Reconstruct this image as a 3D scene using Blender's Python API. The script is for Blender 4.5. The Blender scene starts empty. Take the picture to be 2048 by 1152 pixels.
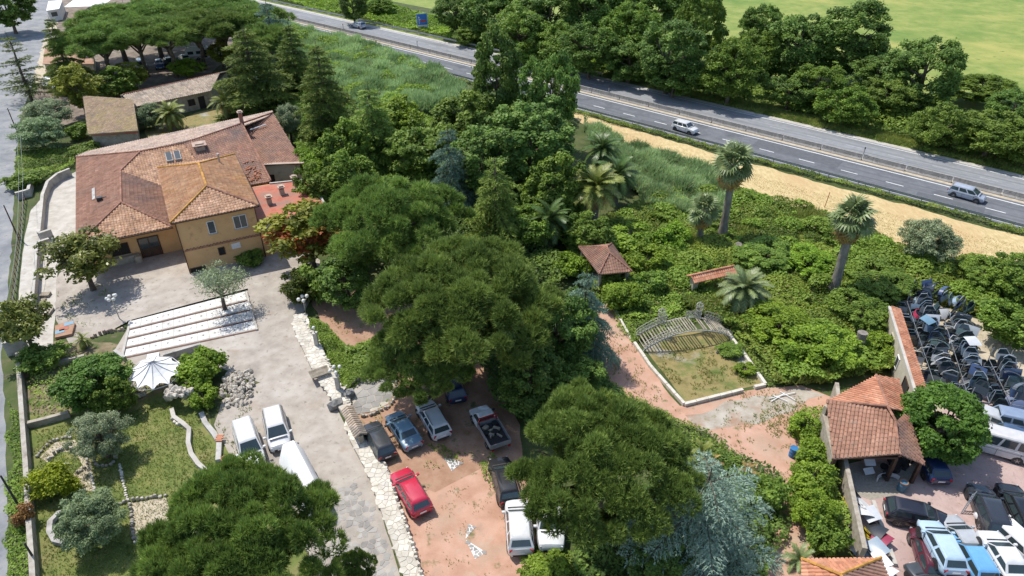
import bpy, bmesh, math, random
import numpy as np
from mathutils import Vector, Matrix

# ---------------------------------------------------------------- camera, sky, sun, exposure
SC = bpy.context.scene
COL = SC.collection
F, VPD, CAMH = 1384.0, 2074.0, 41.0          # focal length and nadir offset in photo pixels (2048 wide), drone height in m
TH = math.atan(F / VPD)
CT, ST = math.cos(TH), math.sin(TH)
cam = bpy.data.cameras.new('camera'); cam_o = bpy.data.objects.new('camera', cam); COL.objects.link(cam_o)
cam.sensor_width = 36; cam.lens = F / 2048 * 36; cam.clip_start = .5; cam.clip_end = 2000
cam_o.location = (0, 0, CAMH); cam_o.rotation_euler = (math.pi / 2 - TH, 0, 0)
SC.camera = cam_o
SUN = Vector((.44, -.36, -1.0)).normalized()   # direction the light travels
W = bpy.data.worlds.new('World'); SC.world = W; W.use_nodes = True
nt = W.node_tree; nt.nodes.clear()
sky = nt.nodes.new('ShaderNodeTexSky'); sky.sky_type = 'NISHITA'; sky.sun_disc = False
sky.sun_elevation = math.asin(-SUN.z); sky.sun_rotation = math.atan2(-SUN.x, -SUN.y)
bg = nt.nodes.new('ShaderNodeBackground'); bg.inputs[1].default_value = .15
wo = nt.nodes.new('ShaderNodeOutputWorld')
nt.links.new(sky.outputs[0], bg.inputs[0]); nt.links.new(bg.outputs[0], wo.inputs[0])
sl = bpy.data.lights.new('sun', 'SUN'); sl.energy = 3.5; sl.angle = math.radians(.53); sl.color = (1, .955, .88)
so = bpy.data.objects.new('sun', sl); COL.objects.link(so); so.location = (-40, 60, 90)
so.rotation_euler = SUN.to_track_quat('-Z', 'Y').to_euler()
SC.view_settings.view_transform = 'Standard'; SC.view_settings.look = 'None'
SC.view_settings.exposure = 0.44; SC.view_settings.gamma = 1.0
SC.view_settings.use_curve_mapping = False

# ---------------------------------------------------------------- survey helpers
def P(px, py, z=0.0):
    """ground survey: photo pixel -> world point on the level z"""
    x = (px - 1024) / F; y = (576 - py) / F
    t = (z - CAMH) / (-ST + y * CT)
    return Vector((x * t, (CT + y * ST) * t, z))
def mpp(p):
    """metres per photo pixel at a world point"""
    return (p[1] * CT - (p[2] - CAMH) * ST) / F
HD = Vector((-.78850231, .6150318, 0)); HN = Vector((.6150318, .78850231, 0))
def hw(p, q, z=0.0):
    """highway frame: p along, q across"""
    q = q + .042 * p - .00009 * p * p
    return HD * p + HN * q + Vector((0, 0, z))
def rnd(a, b): return random.uniform(a, b)
random.seed(7)

# ---------------------------------------------------------------- object helpers
def tag(o, label=None, cat=None, group=None, kind=None):
    if label: o['label'] = label
    if cat: o['category'] = cat
    if group: o['group'] = group
    if kind: o['kind'] = kind
    return o
def thing(name, label, cat, loc=(0, 0, 0), rz=0.0, group=None):
    o = bpy.data.objects.new(name, None); COL.objects.link(o); o.empty_display_size = .2
    o.location = loc; o.rotation_euler = (0, 0, rz)
    return tag(o, label, cat, group)
def link(name, mesh, parent=None, loc=None, rot=None, scale=None, color=None):
    o = bpy.data.objects.new(name, mesh); COL.objects.link(o)
    if parent: o.parent = parent
    if loc is not None: o.location = loc
    if rot is not None: o.rotation_euler = rot
    if scale is not None: o.scale = scale
    if color is not None: o.color = color if len(color) == 4 else (*color, 1)
    return o
def npmesh(name, V, Fc, mat, tint=None, smooth=False):
    """mesh from numpy arrays, faces all of one size"""
    V = np.asarray(V, np.float32); Fc = np.asarray(Fc, np.int32)
    m = bpy.data.meshes.new(name); n, k = Fc.shape
    m.vertices.add(len(V)); m.vertices.foreach_set('co', V.ravel())
    m.loops.add(n * k); m.loops.foreach_set('vertex_index', Fc.ravel())
    m.polygons.add(n); m.polygons.foreach_set('loop_start', np.arange(0, n * k, k, dtype=np.int32))
    m.polygons.foreach_set('loop_total', np.full(n, k, np.int32))
    if smooth: m.polygons.foreach_set('use_smooth', np.ones(n, bool))
    if tint is not None:
        a = m.attributes.new('tint', 'FLOAT', 'POINT'); a.data.foreach_set('value', np.asarray(tint, np.float32))
    m.materials.append(mat); m.update(); m.validate()
    return m
class MB:
    """collects simple shapes, builds ONE mesh"""
    def __init__(s): s.v = []; s.f = []; s.mi = []; s.t = []; s.m = 0; s.tint = .5
    def add(s, vs, fs):
        b = len(s.v); s.v += [tuple(v) for v in vs]; s.t += [s.tint] * len(vs)
        s.f += [tuple(i + b for i in f) for f in fs]; s.mi += [s.m] * len(fs)
    def box(s, c, d, rz=0.0, M=None):
        x, y, z = d[0] / 2, d[1] / 2, d[2] / 2
        vs = [Vector((a * x, b * y, e * z)) for e in (-1, 1) for b in (-1, 1) for a in (-1, 1)]
        R = M if M is not None else Matrix.Rotation(rz, 3, 'Z')
        vs = [R @ v + Vector(c) for v in vs]
        s.add(vs, [(0, 2, 3, 1), (4, 5, 7, 6), (0, 1, 5, 4), (2, 6, 7, 3), (0, 4, 6, 2), (1, 3, 7, 5)])
    def quad(s, a, b, c, d): s.add([a, b, c, d], [(0, 1, 2, 3)])
    def poly(s, pts): s.add(pts, [tuple(range(len(pts)))])
    def prism(s, pts, z0, z1):
        n = len(pts); vs = [(p[0], p[1], z0) for p in pts] + [(p[0], p[1], z1) for p in pts]
        s.add(vs, [tuple(range(n - 1, -1, -1)), tuple(range(n, 2 * n))] + [(i, (i + 1) % n, n + (i + 1) % n, n + i) for i in range(n)])
    def bar(s, a, b, w, h=None):
        a = Vector(a); b = Vector(b); h = h or w; d = b - a; L = d.length
        if L < 1e-5: return
        M = d.to_track_quat('X', 'Z').to_matrix()
        s.box((a + b) / 2, (L, w, h), M=M)
    def tube(s, pts, rad, n=6, cap=True):
        pts = [Vector(p) for p in pts]; k = len(pts)
        if not hasattr(rad, '__len__'): rad = [rad] * k
        vs = []; fs = []; up = Vector((.13, .31, 1)).normalized()
        for i, p in enumerate(pts):
            d = (pts[min(i + 1, k - 1)] - pts[max(i - 1, 0)]).normalized()
            u = d.cross(up)
            if u.length < .05: u = d.cross(Vector((1, 0, 0)))
            u.normalize(); w = d.cross(u)
            for j in range(n):
                a = 2 * math.pi * j / n
                vs.append(p + (u * math.cos(a) + w * math.sin(a)) * rad[i])
        for i in range(k - 1):
            for j in range(n):
                fs.append((i * n + j, i * n + (j + 1) % n, (i + 1) * n + (j + 1) % n, (i + 1) * n + j))
        if cap: fs += [tuple(range(n - 1, -1, -1)), tuple(range((k - 1) * n, k * n))]
        s.add(vs, fs)
    def lathe(s, prof, n=12, c=(0, 0, 0), axis='Z'):
        vs = []; fs = []
        for r, z in prof:
            for j in range(n):
                a = 2 * math.pi * j / n; x, y = r * math.cos(a), r * math.sin(a)
                vs.append((c[0] + x, c[1] + y, c[2] + z) if axis == 'Z' else (c[0] + x, c[1] + z, c[2] + y))
        for i in range(len(prof) - 1):
            for j in range(n):
                q = (i * n + j, i * n + (j + 1) % n, (i + 1) * n + (j + 1) % n, (i + 1) * n + j)
                fs.append(q if axis == 'Z' else q[::-1])
        fs.append(tuple(range(n - 1, -1, -1)) if axis == 'Z' else tuple(range(n)))
        t = tuple(range((len(prof) - 1) * n, len(prof) * n)); fs.append(t if axis == 'Z' else t[::-1])
        s.add(vs, fs)
    def mesh(s, name, mats, smooth=None):
        m = bpy.data.meshes.new(name); m.from_pydata(s.v, [], s.f)
        if not isinstance(mats, (list, tuple)): mats = [mats]
        for x in mats: m.materials.append(x)
        m.polygons.foreach_set('material_index', s.mi)
        a = m.attributes.new('tint', 'FLOAT', 'POINT'); a.data.foreach_set('value', s.t)
        m.update()
        if smooth:
            m.polygons.foreach_set('use_smooth', [True] * len(m.polygons)); m.set_sharp_from_angle(angle=math.radians(smooth))
        return m
    def build(s, name, mats, parent=None, smooth=None, **k): return link(name, s.mesh(name, mats, smooth), parent, **k)

# ---------------------------------------------------------------- materials
def mat(name, cols, scale=2.0, rough=.85, detail=5, bump=0.0, bscale=None, spots=None, tint=0.0, metal=0.0, coord='Object', spec=.3, big=None, stretch=None, streak=None):
    """cols: 2-3 colours mixed by noise; big = (colour, scale, lo, hi) large stains; spots = same, finer; tint = strength of the mesh attribute 'tint'"""
    m = bpy.data.materials.new(name); m.use_nodes = True; N = m.node_tree.nodes; Lk = m.node_tree.links
    b = N['Principled BSDF']; b.inputs['Roughness'].default_value = rough; b.inputs['Metallic'].default_value = metal
    b.inputs['Specular IOR Level'].default_value = spec
    tc = N.new('ShaderNodeTexCoord'); src = tc.outputs[coord]
    if stretch:
        mp = N.new('ShaderNodeMapping'); mp.inputs['Scale'].default_value = stretch; Lk.new(src, mp.inputs[0]); src = mp.outputs[0]
    def noise(sc, dt=detail):
        n = N.new('ShaderNodeTexNoise'); n.inputs['Scale'].default_value = sc; n.inputs['Detail'].default_value = dt
        n.inputs['Roughness'].default_value = .62; Lk.new(src, n.inputs['Vector']); return n
    def streaks(out):
        cc, ang, sc, lo, hi = streak; mp = N.new('ShaderNodeMapping'); mp.vector_type = 'TEXTURE'; mp.inputs['Rotation'].default_value = (0, 0, ang); mp.inputs['Scale'].default_value = sc
        Lk.new(tc.outputs[coord], mp.inputs[0]); n = N.new('ShaderNodeTexNoise'); n.inputs['Scale'].default_value = 1; n.inputs['Detail'].default_value = 4; Lk.new(mp.outputs[0], n.inputs['Vector'])
        mr = N.new('ShaderNodeMapRange'); mr.inputs[1].default_value = lo; mr.inputs[2].default_value = hi; Lk.new(n.outputs['Fac'], mr.inputs[0])
        mx = N.new('ShaderNodeMix'); mx.data_type = 'RGBA'; Lk.new(mr.outputs[0], mx.inputs['Factor']); Lk.new(out, mx.inputs['A']); mx.inputs['B'].default_value = (*cc, 1); return mx.outputs['Result']
    r = N.new('ShaderNodeValToRGB'); e = r.color_ramp.elements
    k = len(cols)
    for i, cc in enumerate(cols):
        ps = .32 + .36 * i / max(1, k - 1)
        if i < 2: e[i].position = ps
        else: e.new(ps)
        e[i].color = (*cc, 1)
    Lk.new(noise(scale).outputs['Fac'], r.inputs['Fac']); out = r.outputs['Color']
    for sp in [x for x in (big, spots) if x]:
        for cc, sc, lo, hi in (sp if isinstance(sp, list) else [sp]):
            n = noise(sc, 4); mr = N.new('ShaderNodeMapRange'); mr.inputs[1].default_value = lo; mr.inputs[2].default_value = hi
            Lk.new(n.outputs['Fac'], mr.inputs[0])
            mx = N.new('ShaderNodeMix'); mx.data_type = 'RGBA'; Lk.new(mr.outputs[0], mx.inputs['Factor'])
            Lk.new(out, mx.inputs['A']); mx.inputs['B'].default_value = (*cc, 1); out = mx.outputs['Result']
    if streak: out = streaks(out)
    if tint:
        at = N.new('ShaderNodeAttribute'); at.attribute_name = 'tint'
        mr = N.new('ShaderNodeMapRange'); mr.inputs[3].default_value = 1 - tint; mr.inputs[4].default_value = 1 + tint
        Lk.new(at.outputs['Fac'], mr.inputs[0])
        mx = N.new('ShaderNodeMix'); mx.data_type = 'RGBA'; mx.blend_type = 'MULTIPLY'; mx.inputs['Factor'].default_value = 1
        Lk.new(out, mx.inputs['A']); Lk.new(mr.outputs[0], mx.inputs['B']); out = mx.outputs['Result']
    Lk.new(out, b.inputs['Base Color'])
    if bump:
        bp = N.new('ShaderNodeBump'); bp.inputs['Strength'].default_value = bump; bp.inputs['Distance'].default_value = .05
        Lk.new(noise(bscale or scale * 6).outputs['Fac'], bp.inputs['Height']); Lk.new(bp.outputs[0], b.inputs['Normal'])
    return m
def leafmat(name, dark, light, trans=.3, rough=.55, dead=None):
    """leaf colour runs dark..light with the attribute 'tint' (per leaf and per clump) and varies a little per tree"""
    m = bpy.data.materials.new(name); m.use_nodes = True; N = m.node_tree.nodes; Lk = m.node_tree.links
    b = N['Principled BSDF']; b.inputs['Roughness'].default_value = rough; b.inputs['Specular IOR Level'].default_value = .25
    at = N.new('ShaderNodeAttribute'); at.attribute_name = 'tint'
    r = N.new('ShaderNodeValToRGB'); e = r.color_ramp.elements
    e[0].color = (*dark, 1); e[1].color = (*light, 1)
    if dead: e[1].position = .93; x = e.new(1.0); x.color = (*dead, 1)
    Lk.new(at.outputs['Fac'], r.inputs['Fac'])
    oi = N.new('ShaderNodeObjectInfo'); hs = N.new('ShaderNodeHueSaturation')
    for sock, lo, hi in (('Hue', .494, .509), ('Value', .86, 1.14)):
        mr = N.new('ShaderNodeMapRange'); mr.inputs[3].default_value = lo; mr.inputs[4].default_value = hi
        Lk.new(oi.outputs['Random'], mr.inputs[0]); Lk.new(mr.outputs[0], hs.inputs[sock])
    Lk.new(r.outputs['Color'], hs.inputs['Color']); Lk.new(hs.outputs[0], b.inputs['Base Color'])
    if trans:
        t = N.new('ShaderNodeBsdfTranslucent'); Lk.new(hs.outputs[0], t.inputs['Color'])
        ms = N.new('ShaderNodeMixShader'); ms.inputs[0].default_value = trans
        Lk.new(b.outputs[0], ms.inputs[1]); Lk.new(t.outputs[0], ms.inputs[2])
        Lk.new(ms.outputs[0], N['Material Output'].inputs['Surface'])
    return m
def plain(name, c, rough=.6, metal=0.0, spec=.5, objcol=False, coat=0.0):
    m = bpy.data.materials.new(name); m.use_nodes = True; N = m.node_tree.nodes; b = N['Principled BSDF']
    b.inputs['Base Color'].default_value = (*c, 1); b.inputs['Roughness'].default_value = rough
    b.inputs['Metallic'].default_value = metal; b.inputs['Specular IOR Level'].default_value = spec; b.inputs['Coat Weight'].default_value = coat
    tc = N.new('ShaderNodeTexCoord'); n = N.new('ShaderNodeTexNoise'); n.inputs['Scale'].default_value = 2.3; n.inputs['Detail'].default_value = 6
    m.node_tree.links.new(tc.outputs['Object'], n.inputs['Vector'])
    mr = N.new('ShaderNodeMapRange'); mr.inputs[3].default_value = .78; mr.inputs[4].default_value = 1.16
    m.node_tree.links.new(n.outputs['Fac'], mr.inputs[0])
    mx = N.new('ShaderNodeMix'); mx.data_type = 'RGBA'; mx.blend_type = 'MULTIPLY'; mx.inputs['Factor'].default_value = 1
    mx.inputs['A'].default_value = (*c, 1); m.node_tree.links.new(mr.outputs[0], mx.inputs['B'])
    if objcol:
        oi = N.new('ShaderNodeObjectInfo'); m.node_tree.links.new(oi.outputs['Color'], mx.inputs['A'])
    m.node_tree.links.new(mx.outputs['Result'], b.inputs['Base Color'])
    return m
M = {}
M['ground'] = mat('ground_soil_grass', [(.035, .05, .012), (.06, .085, .02), (.10, .11, .04)], .35, bump=.6, bscale=4, spots=((.14, .115, .07), .9, .56, .72))
M['meadow'] = mat('meadow', [(.17, .225, .045), (.22, .27, .06), (.29, .31, .085)], .3, bump=.6, bscale=3, big=[((.10, .19, .03), .045, .5, .68), ((.42, .37, .11), .03, .55, .75)], spots=[((.09, .17, .03), .5, .60, .75), ((.34, .30, .11), .9, .62, .75)])
M['verge'] = mat('verge', [(.07, .12, .02), (.13, .18, .035), (.22, .22, .07)], .5, bump=.6, bscale=5)
M['straw'] = mat('straw', [(.42, .32, .15), (.53, .41, .20), (.62, .49, .27)], 1.6, bump=.7, bscale=9, big=((.50, .34, .17), .12, .5, .7), stretch=(1.5, .6, 1))
M['asphalt'] = mat('asphalt', [(.125, .131, .142), (.17, .176, .187)], 1.2, rough=.9, bump=.15, bscale=40, big=[((.09, .094, .102), .25, .5, .7), ((.19, .19, .19), .09, .56, .8)], streak=((.10, .104, .112), 2.478, (26, .55, 1), .48, .7))
M['asphalt_old'] = mat('asphalt_old', [(.215, .222, .23), (.275, .28, .285)], 1.0, rough=.9, bump=.15, bscale=40, big=((.18, .185, .19), .15, .5, .7), streak=((.155, .16, .165), 2.478, (30, .6, 1), .47, .7))
M['lane'] = mat('lane_paving', [(.17, .178, .19), (.235, .24, .245), (.31, .305, .295)], .35, bump=.2, bscale=20, spots=((.13, .135, .14), 1.3, .56, .75))
M['paint'] = mat('road_paint', [(.55, .55, .53), (.78, .78, .75)], 3)
M['paint_worn'] = mat('road_paint_worn', [(.30, .31, .31), (.45, .45, .45)], 3)
M['concrete'] = mat('courtyard_concrete', [(.315, .275, .235), (.385, .34, .29), (.44, .40, .345)], .7, bump=.25, bscale=18, big=[((.255, .225, .195), .22, .52, .75), ((.50, .46, .41), .16, .55, .75), ((.33, .26, .20), .4, .6, .75)], spots=[((.22, .20, .16), 1.9, .6, .72), ((.20, .22, .11), .5, .66, .78)])
M['pale'] = mat('pale_concrete', [(.38, .35, .305), (.47, .44, .39), (.54, .51, .46)], .8, bump=.2, bscale=15, spots=((.34, .31, .26), 1.3, .56, .74))
M['wallgrey'] = mat('rendered_wall', [(.30, .285, .26), (.42, .40, .37), (.50, .48, .44)], .9, bump=.3, spots=((.2, .19, .17), 2.2, .56, .75))
M['whitestone'] = mat('white_flagstone', [(.47, .425, .345), (.58, .54, .46), (.64, .61, .54)], 1.4, bump=.3, tint=.16, spots=((.5, .4, .26), 2.6, .6, .75))
M['mortar'] = mat('mortar', [(.40, .355, .285), (.50, .46, .39)], 3)
M['palerock'] = mat('pale_rock', [(.34, .295, .24), (.50, .45, .375), (.60, .56, .49)], 1.2, bump=.7, coord='Object')
M['greystone'] = mat('grey_flagstone', [(.27, .255, .235), (.36, .34, .31)], 1.4, bump=.3, tint=.25)
M['rubble'] = mat('rubble_stone', [(.24, .21, .175), (.38, .345, .29), (.46, .43, .38)], 1.5, bump=.8, bscale=9, tint=.25)
M['redpave'] = mat('terracotta_paving', [(.40, .225, .15), (.48, .285, .20), (.54, .34, .25)], .6, bump=.25, bscale=10, big=[((.42, .305, .22), .16, .5, .68), ((.30, .195, .135), .3, .6, .76)], spots=[((.17, .16, .07), .8, .60, .70), ((.45, .35, .26), .45, .6, .72)])
M['redsoil'] = mat('red_soil', [(.29, .165, .10), (.37, .22, .145), (.43, .285, .20)], .7, bump=.5, bscale=6, spots=((.13, .13, .05), .7, .58, .7))
M['pinkyard'] = mat('pink_yard', [(.38, .27, .24), (.45, .33, .295), (.50, .375, .335)], .8, bump=.25, bscale=12, big=[((.30, .20, .18), .2, .52, .72), ((.46, .36, .30), .12, .56, .74)], spots=((.27, .2, .17), 2.4, .58, .72))
M['gravel'] = mat('beige_gravel', [(.36, .30, .21), (.47, .40, .29), (.55, .48, .37)], 1.6, bump=.7, bscale=12)
M['lawn'] = mat('lawn', [(.075, .11, .02), (.14, .17, .04), (.24, .225, .08)], .55, bump=.7, bscale=7, big=((.27, .22, .10), .13, .52, .7), spots=((.05, .09, .015), 1.3, .58, .72))
M['bed'] = mat('planting_bed', [(.13, .10, .06), (.20, .16, .09), (.27, .22, .13)], 1.0, bump=.7, spots=((.06, .10, .02), .9, .5, .64))
M['drygrass'] = mat('dry_grass', [(.17, .145, .05), (.28, .22, .09), (.15, .17, .05)], .7, bump=.7, bscale=8, big=[((.36, .35, .31), .25, .56, .68), ((.10, .14, .03), .3, .55, .7)])
M['tile_red'] = mat('roof_tile_red', [(.26, .135, .088), (.335, .18, .12), (.40, .23, .16)], .8, bump=.2, tint=.22, big=[((.25, .15, .11), .22, .5, .8), ((.40, .205, .125), .3, .62, .82)], spots=((.22, .15, .11), 1.6, .58, .76))
M['tile_dark'] = mat('roof_tile_weathered', [(.215, .118, .085), (.285, .158, .11), (.345, .20, .14)], .8, bump=.2, tint=.22, big=[((.17, .12, .105), .3, .48, .7), ((.42, .17, .10), .35, .62, .78)], spots=((.24, .17, .10), 1.8, .58, .72))
M['tile_scale'] = mat('roof_tile_light', [(.32, .18, .105), (.42, .25, .155), (.52, .335, .22)], .9, bump=.2, tint=.3, spots=((.2, .13, .1), 1.2, .54, .74))
M['tile_orange'] = mat('roof_tile_lichen', [(.34, .17, .09), (.42, .23, .12), (.47, .29, .17)], .9, bump=.2, tint=.22, big=[((.43, .22, .055), .35, .56, .80), ((.29, .175, .115), .24, .52, .8)])
M['tile_bright'] = mat('roof_tile_orange', [(.42, .175, .10), (.52, .24, .14), (.58, .31, .20)], .9, bump=.2, tint=.25, spots=((.3, .17, .11), 1.5, .58, .74))
M['tile_pale'] = mat('roof_tile_pale', [(.34, .24, .19), (.44, .33, .26), (.50, .39, .31)], .9, bump=.2, tint=.25, big=((.26, .21, .18), .3, .52, .7))
M['tile_moss'] = mat('roof_tile_moss', [(.31, .215, .14), (.42, .305, .20), (.37, .275, .165)], .8, bump=.3, tint=.25, big=[((.40, .31, .14), .4, .48, .68), ((.25, .20, .17), .5, .58, .72)])
M['tile_grey'] = mat('roof_tile_greytan', [(.31, .24, .18), (.42, .335, .255), (.50, .41, .32)], .9, bump=.2, tint=.3, big=((.25, .22, .19), .4, .5, .7))
M['ridge'] = mat('ridge_tile', [(.25, .12, .08), (.36, .19, .13)], 2, bump=.2, tint=.25)
M['lichen'] = mat('ridge_tile_lichen', [(.42, .21, .05), (.50, .27, .07)], 3, bump=.3, tint=.25)
M['ochre'] = mat('ochre_render', [(.56, .335, .15), (.63, .385, .18), (.67, .42, .205)], .5, bump=.12, spots=((.46, .27, .13), 1.3, .58, .76))
M['stonewall'] = mat('stone_wall', [(.27, .23, .18), (.36, .315, .25), (.43, .385, .32)], 2.2, bump=.8, bscale=6)
M['beigewall'] = mat('beige_wall', [(.42, .37, .28), (.52, .47, .37)], 1.0, bump=.2, spots=((.3, .27, .2), 1.5, .55, .75))
M['brickred'] = mat('red_terrace', [(.36, .115, .075), (.45, .155, .10), (.50, .22, .15)], .8, bump=.2, big=((.30, .17, .13), .4, .45, .62))
M['white'] = mat('white_paint', [(.66, .65, .63), (.78, .77, .75)], 2.5, rough=.6)
M['canvas'] = mat('white_canvas', [(.72, .71, .69), (.80, .79, .77)], 1.5, rough=.8)
M['wood'] = mat('grey_wood', [(.20, .17, .13), (.30, .26, .20), (.38, .34, .28)], 2, bump=.3, tint=.2)
M['darkwood'] = mat('dark_wood', [(.055, .03, .02), (.09, .05, .032)], 2, rough=.6)
M['bark'] = mat('bark', [(.07, .052, .038), (.13, .10, .075), (.19, .155, .12)], 2.5, bump=.9, bscale=9)
M['palmbark'] = mat('palm_bark', [(.13, .11, .09), (.22, .195, .165), (.30, .27, .235)], 2.5, bump=1, bscale=8, stretch=(1, 1, .35))
M['iron'] = mat('weathered_iron', [(.30, .29, .235), (.42, .41, .35), (.50, .49, .42)], 4, rough=.7)
M['steel'] = mat('galvanised_steel', [(.32, .33, .34), (.45, .46, .47)], 3, rough=.45, metal=.6)
M['rust'] = mat('rusty_metal', [(.30, .12, .045), (.42, .20, .08)], 5, rough=.8)
M['rock'] = mat('boulder', [(.10, .10, .10), (.22, .215, .205), (.32, .31, .29)], 1.6, bump=1, bscale=5)
M['tarcol'] = plain('plastic', (.5, .5, .5), .5, objcol=True)
M['glass'] = plain('car_glass', (.035, .052, .056), .05, spec=.8)
M['pane'] = plain('window_pane', (.05, .065, .07), .08, spec=.7)
M['rubber'] = plain('rubber', (.018, .018, .019), .85)
M['alloy'] = plain('alloy', (.42, .43, .44), .35, metal=.7)
M['trim'] = plain('black_trim', (.03, .03, .032), .6)
M['carpaint'] = plain('car_paint', (.5, .5, .5), .32, objcol=True, coat=.6)
M['redlamp'] = plain('tail_lamp', (.36, .015, .02), .25)
M['lamp'] = plain('head_lamp', (.62, .64, .66), .15)
M['globe'] = plain('lamp_globe', (.70, .69, .64), .3)
M['interior'] = plain('dark_interior', (.025, .022, .02), .9)

def interp_poly(poly, step, jit):
    """subdivide a polygon edge and roughen it (world xy)"""
    out = []; n = len(poly)
    for i in range(n):
        a, b = poly[i], poly[(i + 1) % n]; L = math.hypot(b[0] - a[0], b[1] - a[1]); k = max(1, int(L / step))
        for j in range(k):
            t = j / k; out.append((a[0] + (b[0] - a[0]) * t + (rnd(-jit, jit) if j else 0), a[1] + (b[1] - a[1]) * t + (rnd(-jit, jit) if j else 0)))
    return out
def sheet(name, px, z, m, jit=0.0, step=1.2, world=False, kind='structure', label=None):
    pts = [tuple(p) for p in px] if world else [tuple(P(*p)[:2]) for p in px]
    if jit: pts = interp_poly(pts, step, jit)
    b = MB(); b.poly([(x, y, z) for x, y in pts])
    o = b.build(name, m)
    if o.data.polygons[0].normal.z < 0: o.data.flip_normals()
    return tag(o, kind=kind, label=label)
def inside(pts, x, y):
    """even-odd test, numpy arrays x, y"""
    r = np.zeros(x.shape, bool); n = len(pts)
    for i in range(n):
        x1, y1 = pts[i]; x2, y2 = pts[(i + 1) % n]
        if y1 == y2: continue
        c = ((y1 > y) != (y2 > y)) & (x < (x2 - x1) * (y - y1) / (y2 - y1) + x1); r ^= c
    return r
# ---------------------------------------------------------------- ground, roads
sheet('ground', [(-500, -100), (500, -100), (500, 700), (-500, 700)], 0, M['ground'], world=True)
HP = list(range(-60, 300, 12))
def hstrip(name, q0, q1, z, m, p0=-60, p1=290, step=10):
    b = MB(); n = int((p1 - p0) / step)
    for i in range(n):
        a, c = p0 + i * step, p0 + (i + 1) * step
        b.quad(hw(c, q0, z), hw(a, q0, z), hw(a, q1, z), hw(c, q1, z))
    return b.build(name, m)
tag(hstrip('meadow', 138, 420, .004, M['meadow'], -140, 300, 20), kind='structure')
tag(hstrip('verge', 114.4, 134, .004, M['verge']), kind='structure')
tag(hstrip('highway', 97.2, 105.3, .012, M['asphalt']), kind='structure')
tag(hstrip('highway', 107.2, 114.5, .012, M['asphalt_old']), kind='structure')
tag(hstrip('median_strip', 105.2, 107.3, .008, M['gravel']), kind='structure')
tag(hstrip('road_shoulder', 114.3, 115.6, .008, M['pale']), kind='structure')
for nm, q, w, m in (('edge_line', 104.55, .22, 'paint'), ('edge_line', 97.75, .16, 'paint_worn'), ('edge_line', 107.9, .16, 'paint_worn'), ('edge_line', 114.0, .18, 'paint')):
    tag(hstrip(nm, q - w / 2, q + w / 2, .018, M[m]), kind='structure')
b = MB(); c = MB()
for i in range(-6, 40):
    p = -.1 + 6.1 * i
    b.quad(hw(p + 1.15, 100.62, .018), hw(p - 1.15, 100.62, .018), hw(p - 1.15, 100.80, .018), hw(p + 1.15, 100.80, .018))
    p += 2.2
    c.quad(hw(p + 1.15, 110.8, .018), hw(p - 1.15, 110.8, .018), hw(p - 1.15, 110.95, .018), hw(p + 1.15, 110.95, .018))
tag(b.build('lane_dashes', M['paint']), kind='structure'); tag(c.build('lane_dashes', M['paint_worn']), kind='structure')
# resurfacing patches and tar seams on the near carriageway
b = MB()
for p0, p1, q0, q1 in ((1, 9, 98.2, 100.3), (20, 33, 101.2, 104), (46, 52, 98.3, 100.2), (74, 92, 101, 104)):
    b.quad(hw(p1, q0, .016), hw(p0, q0, .016), hw(p0, q1, .016), hw(p1, q1, .016))
tag(b.build('asphalt_patch', mat('asphalt_patch', [(.095, .10, .108), (.125, .13, .138)], 1.5, bump=.15, bscale=40)), kind='structure')

# central barrier: one thing, each concrete element a part
bar = thing('median_barrier', 'grey concrete barrier running along the middle of the highway', 'barrier', hw(-40, 106.3))
prof = [(-.30, 0), (-.28, .12), (-.13, .35), (-.09, .92), (.09, .92), (.13, .35), (.28, .12), (.30, 0)]
m0 = mat('barrier_concrete', [(.27, .25, .225), (.36, .335, .30), (.42, .39, .35)], 1.2, bump=.4, spots=((.17, .155, .135), 2.2, .52, .72))
b = MB(); Lb = 5.85
b.add([(x, y, z) for x in (-Lb / 2, Lb / 2) for y, z in prof], [tuple(range(8)), tuple(range(15, 7, -1))] + [(i, i + 8, i + 9, i + 1) for i in range(7)])
bm_ = b.mesh('barrier_element', m0)
for i in range(42):
    p = -45 + i * 6.0; o = hw(p, 106.3); d = hw(p + 1, 106.3) - o
    e = link('barrier_element', bm_, bar); e.location = o - hw(-40, 106.3); e.rotation_euler = (0, 0, math.atan2(d.y, d.x) + rnd(-.006, .006))
b = MB(); b.tube([(0, 0, .9), (0, 0, 1.75)], .07, 6); pm = b.mesh('delineator', M['steel'])
b = MB(); b.tube([(0, 0, 1.72), (0, 0, 2.0)], .09, 6); pm2 = b.mesh('delineator_cap', M['trim'])
for i, (p, lab) in enumerate(((62.5, 'beside the two tall dark trees'), (18, 'opposite the tall fan palm'), (112, 'opposite the blue road sign'), (137, 'near the silver car'))):
    t = thing('delineator_post', 'slim marker post on the median barrier ' + lab, 'post', hw(p, 106.3), 0, 'marker posts on the median')
    link('post', pm, t); link('cap', pm2, t)
# guard rails
def guardrail(q, p0, p1, label):
    o0 = hw(p0, q); t = thing('guard_rail', label, 'guard rail', o0)
    b = MB(); n = int((p1 - p0) / 4)
    for i in range(n):
        a, c = hw(p0 + 4 * i, q) - o0, hw(p0 + 4 * i + 4, q) - o0
        for z, r in ((.50, .07), (.62, .045), (.74, .07)):
            b.bar(a + Vector((0, 0, z)), c + Vector((0, 0, z)), r * .7, r * 1.6)
    b.build('rail', M['steel'], t)
    c = MB(); c.box((0, 0, .4), (.08, .12, .8)); pmesh = c.mesh('post', M['steel'])
    for i in range(n): link('post', pmesh, t, hw(p0 + 4 * i, q + .12) - o0)
guardrail(96.9, -8, 112, 'galvanised guard rail between the near carriageway and the straw strip')
guardrail(115.9, 70, 200, 'galvanised guard rail on the far side of the highway by the blue sign')

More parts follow.
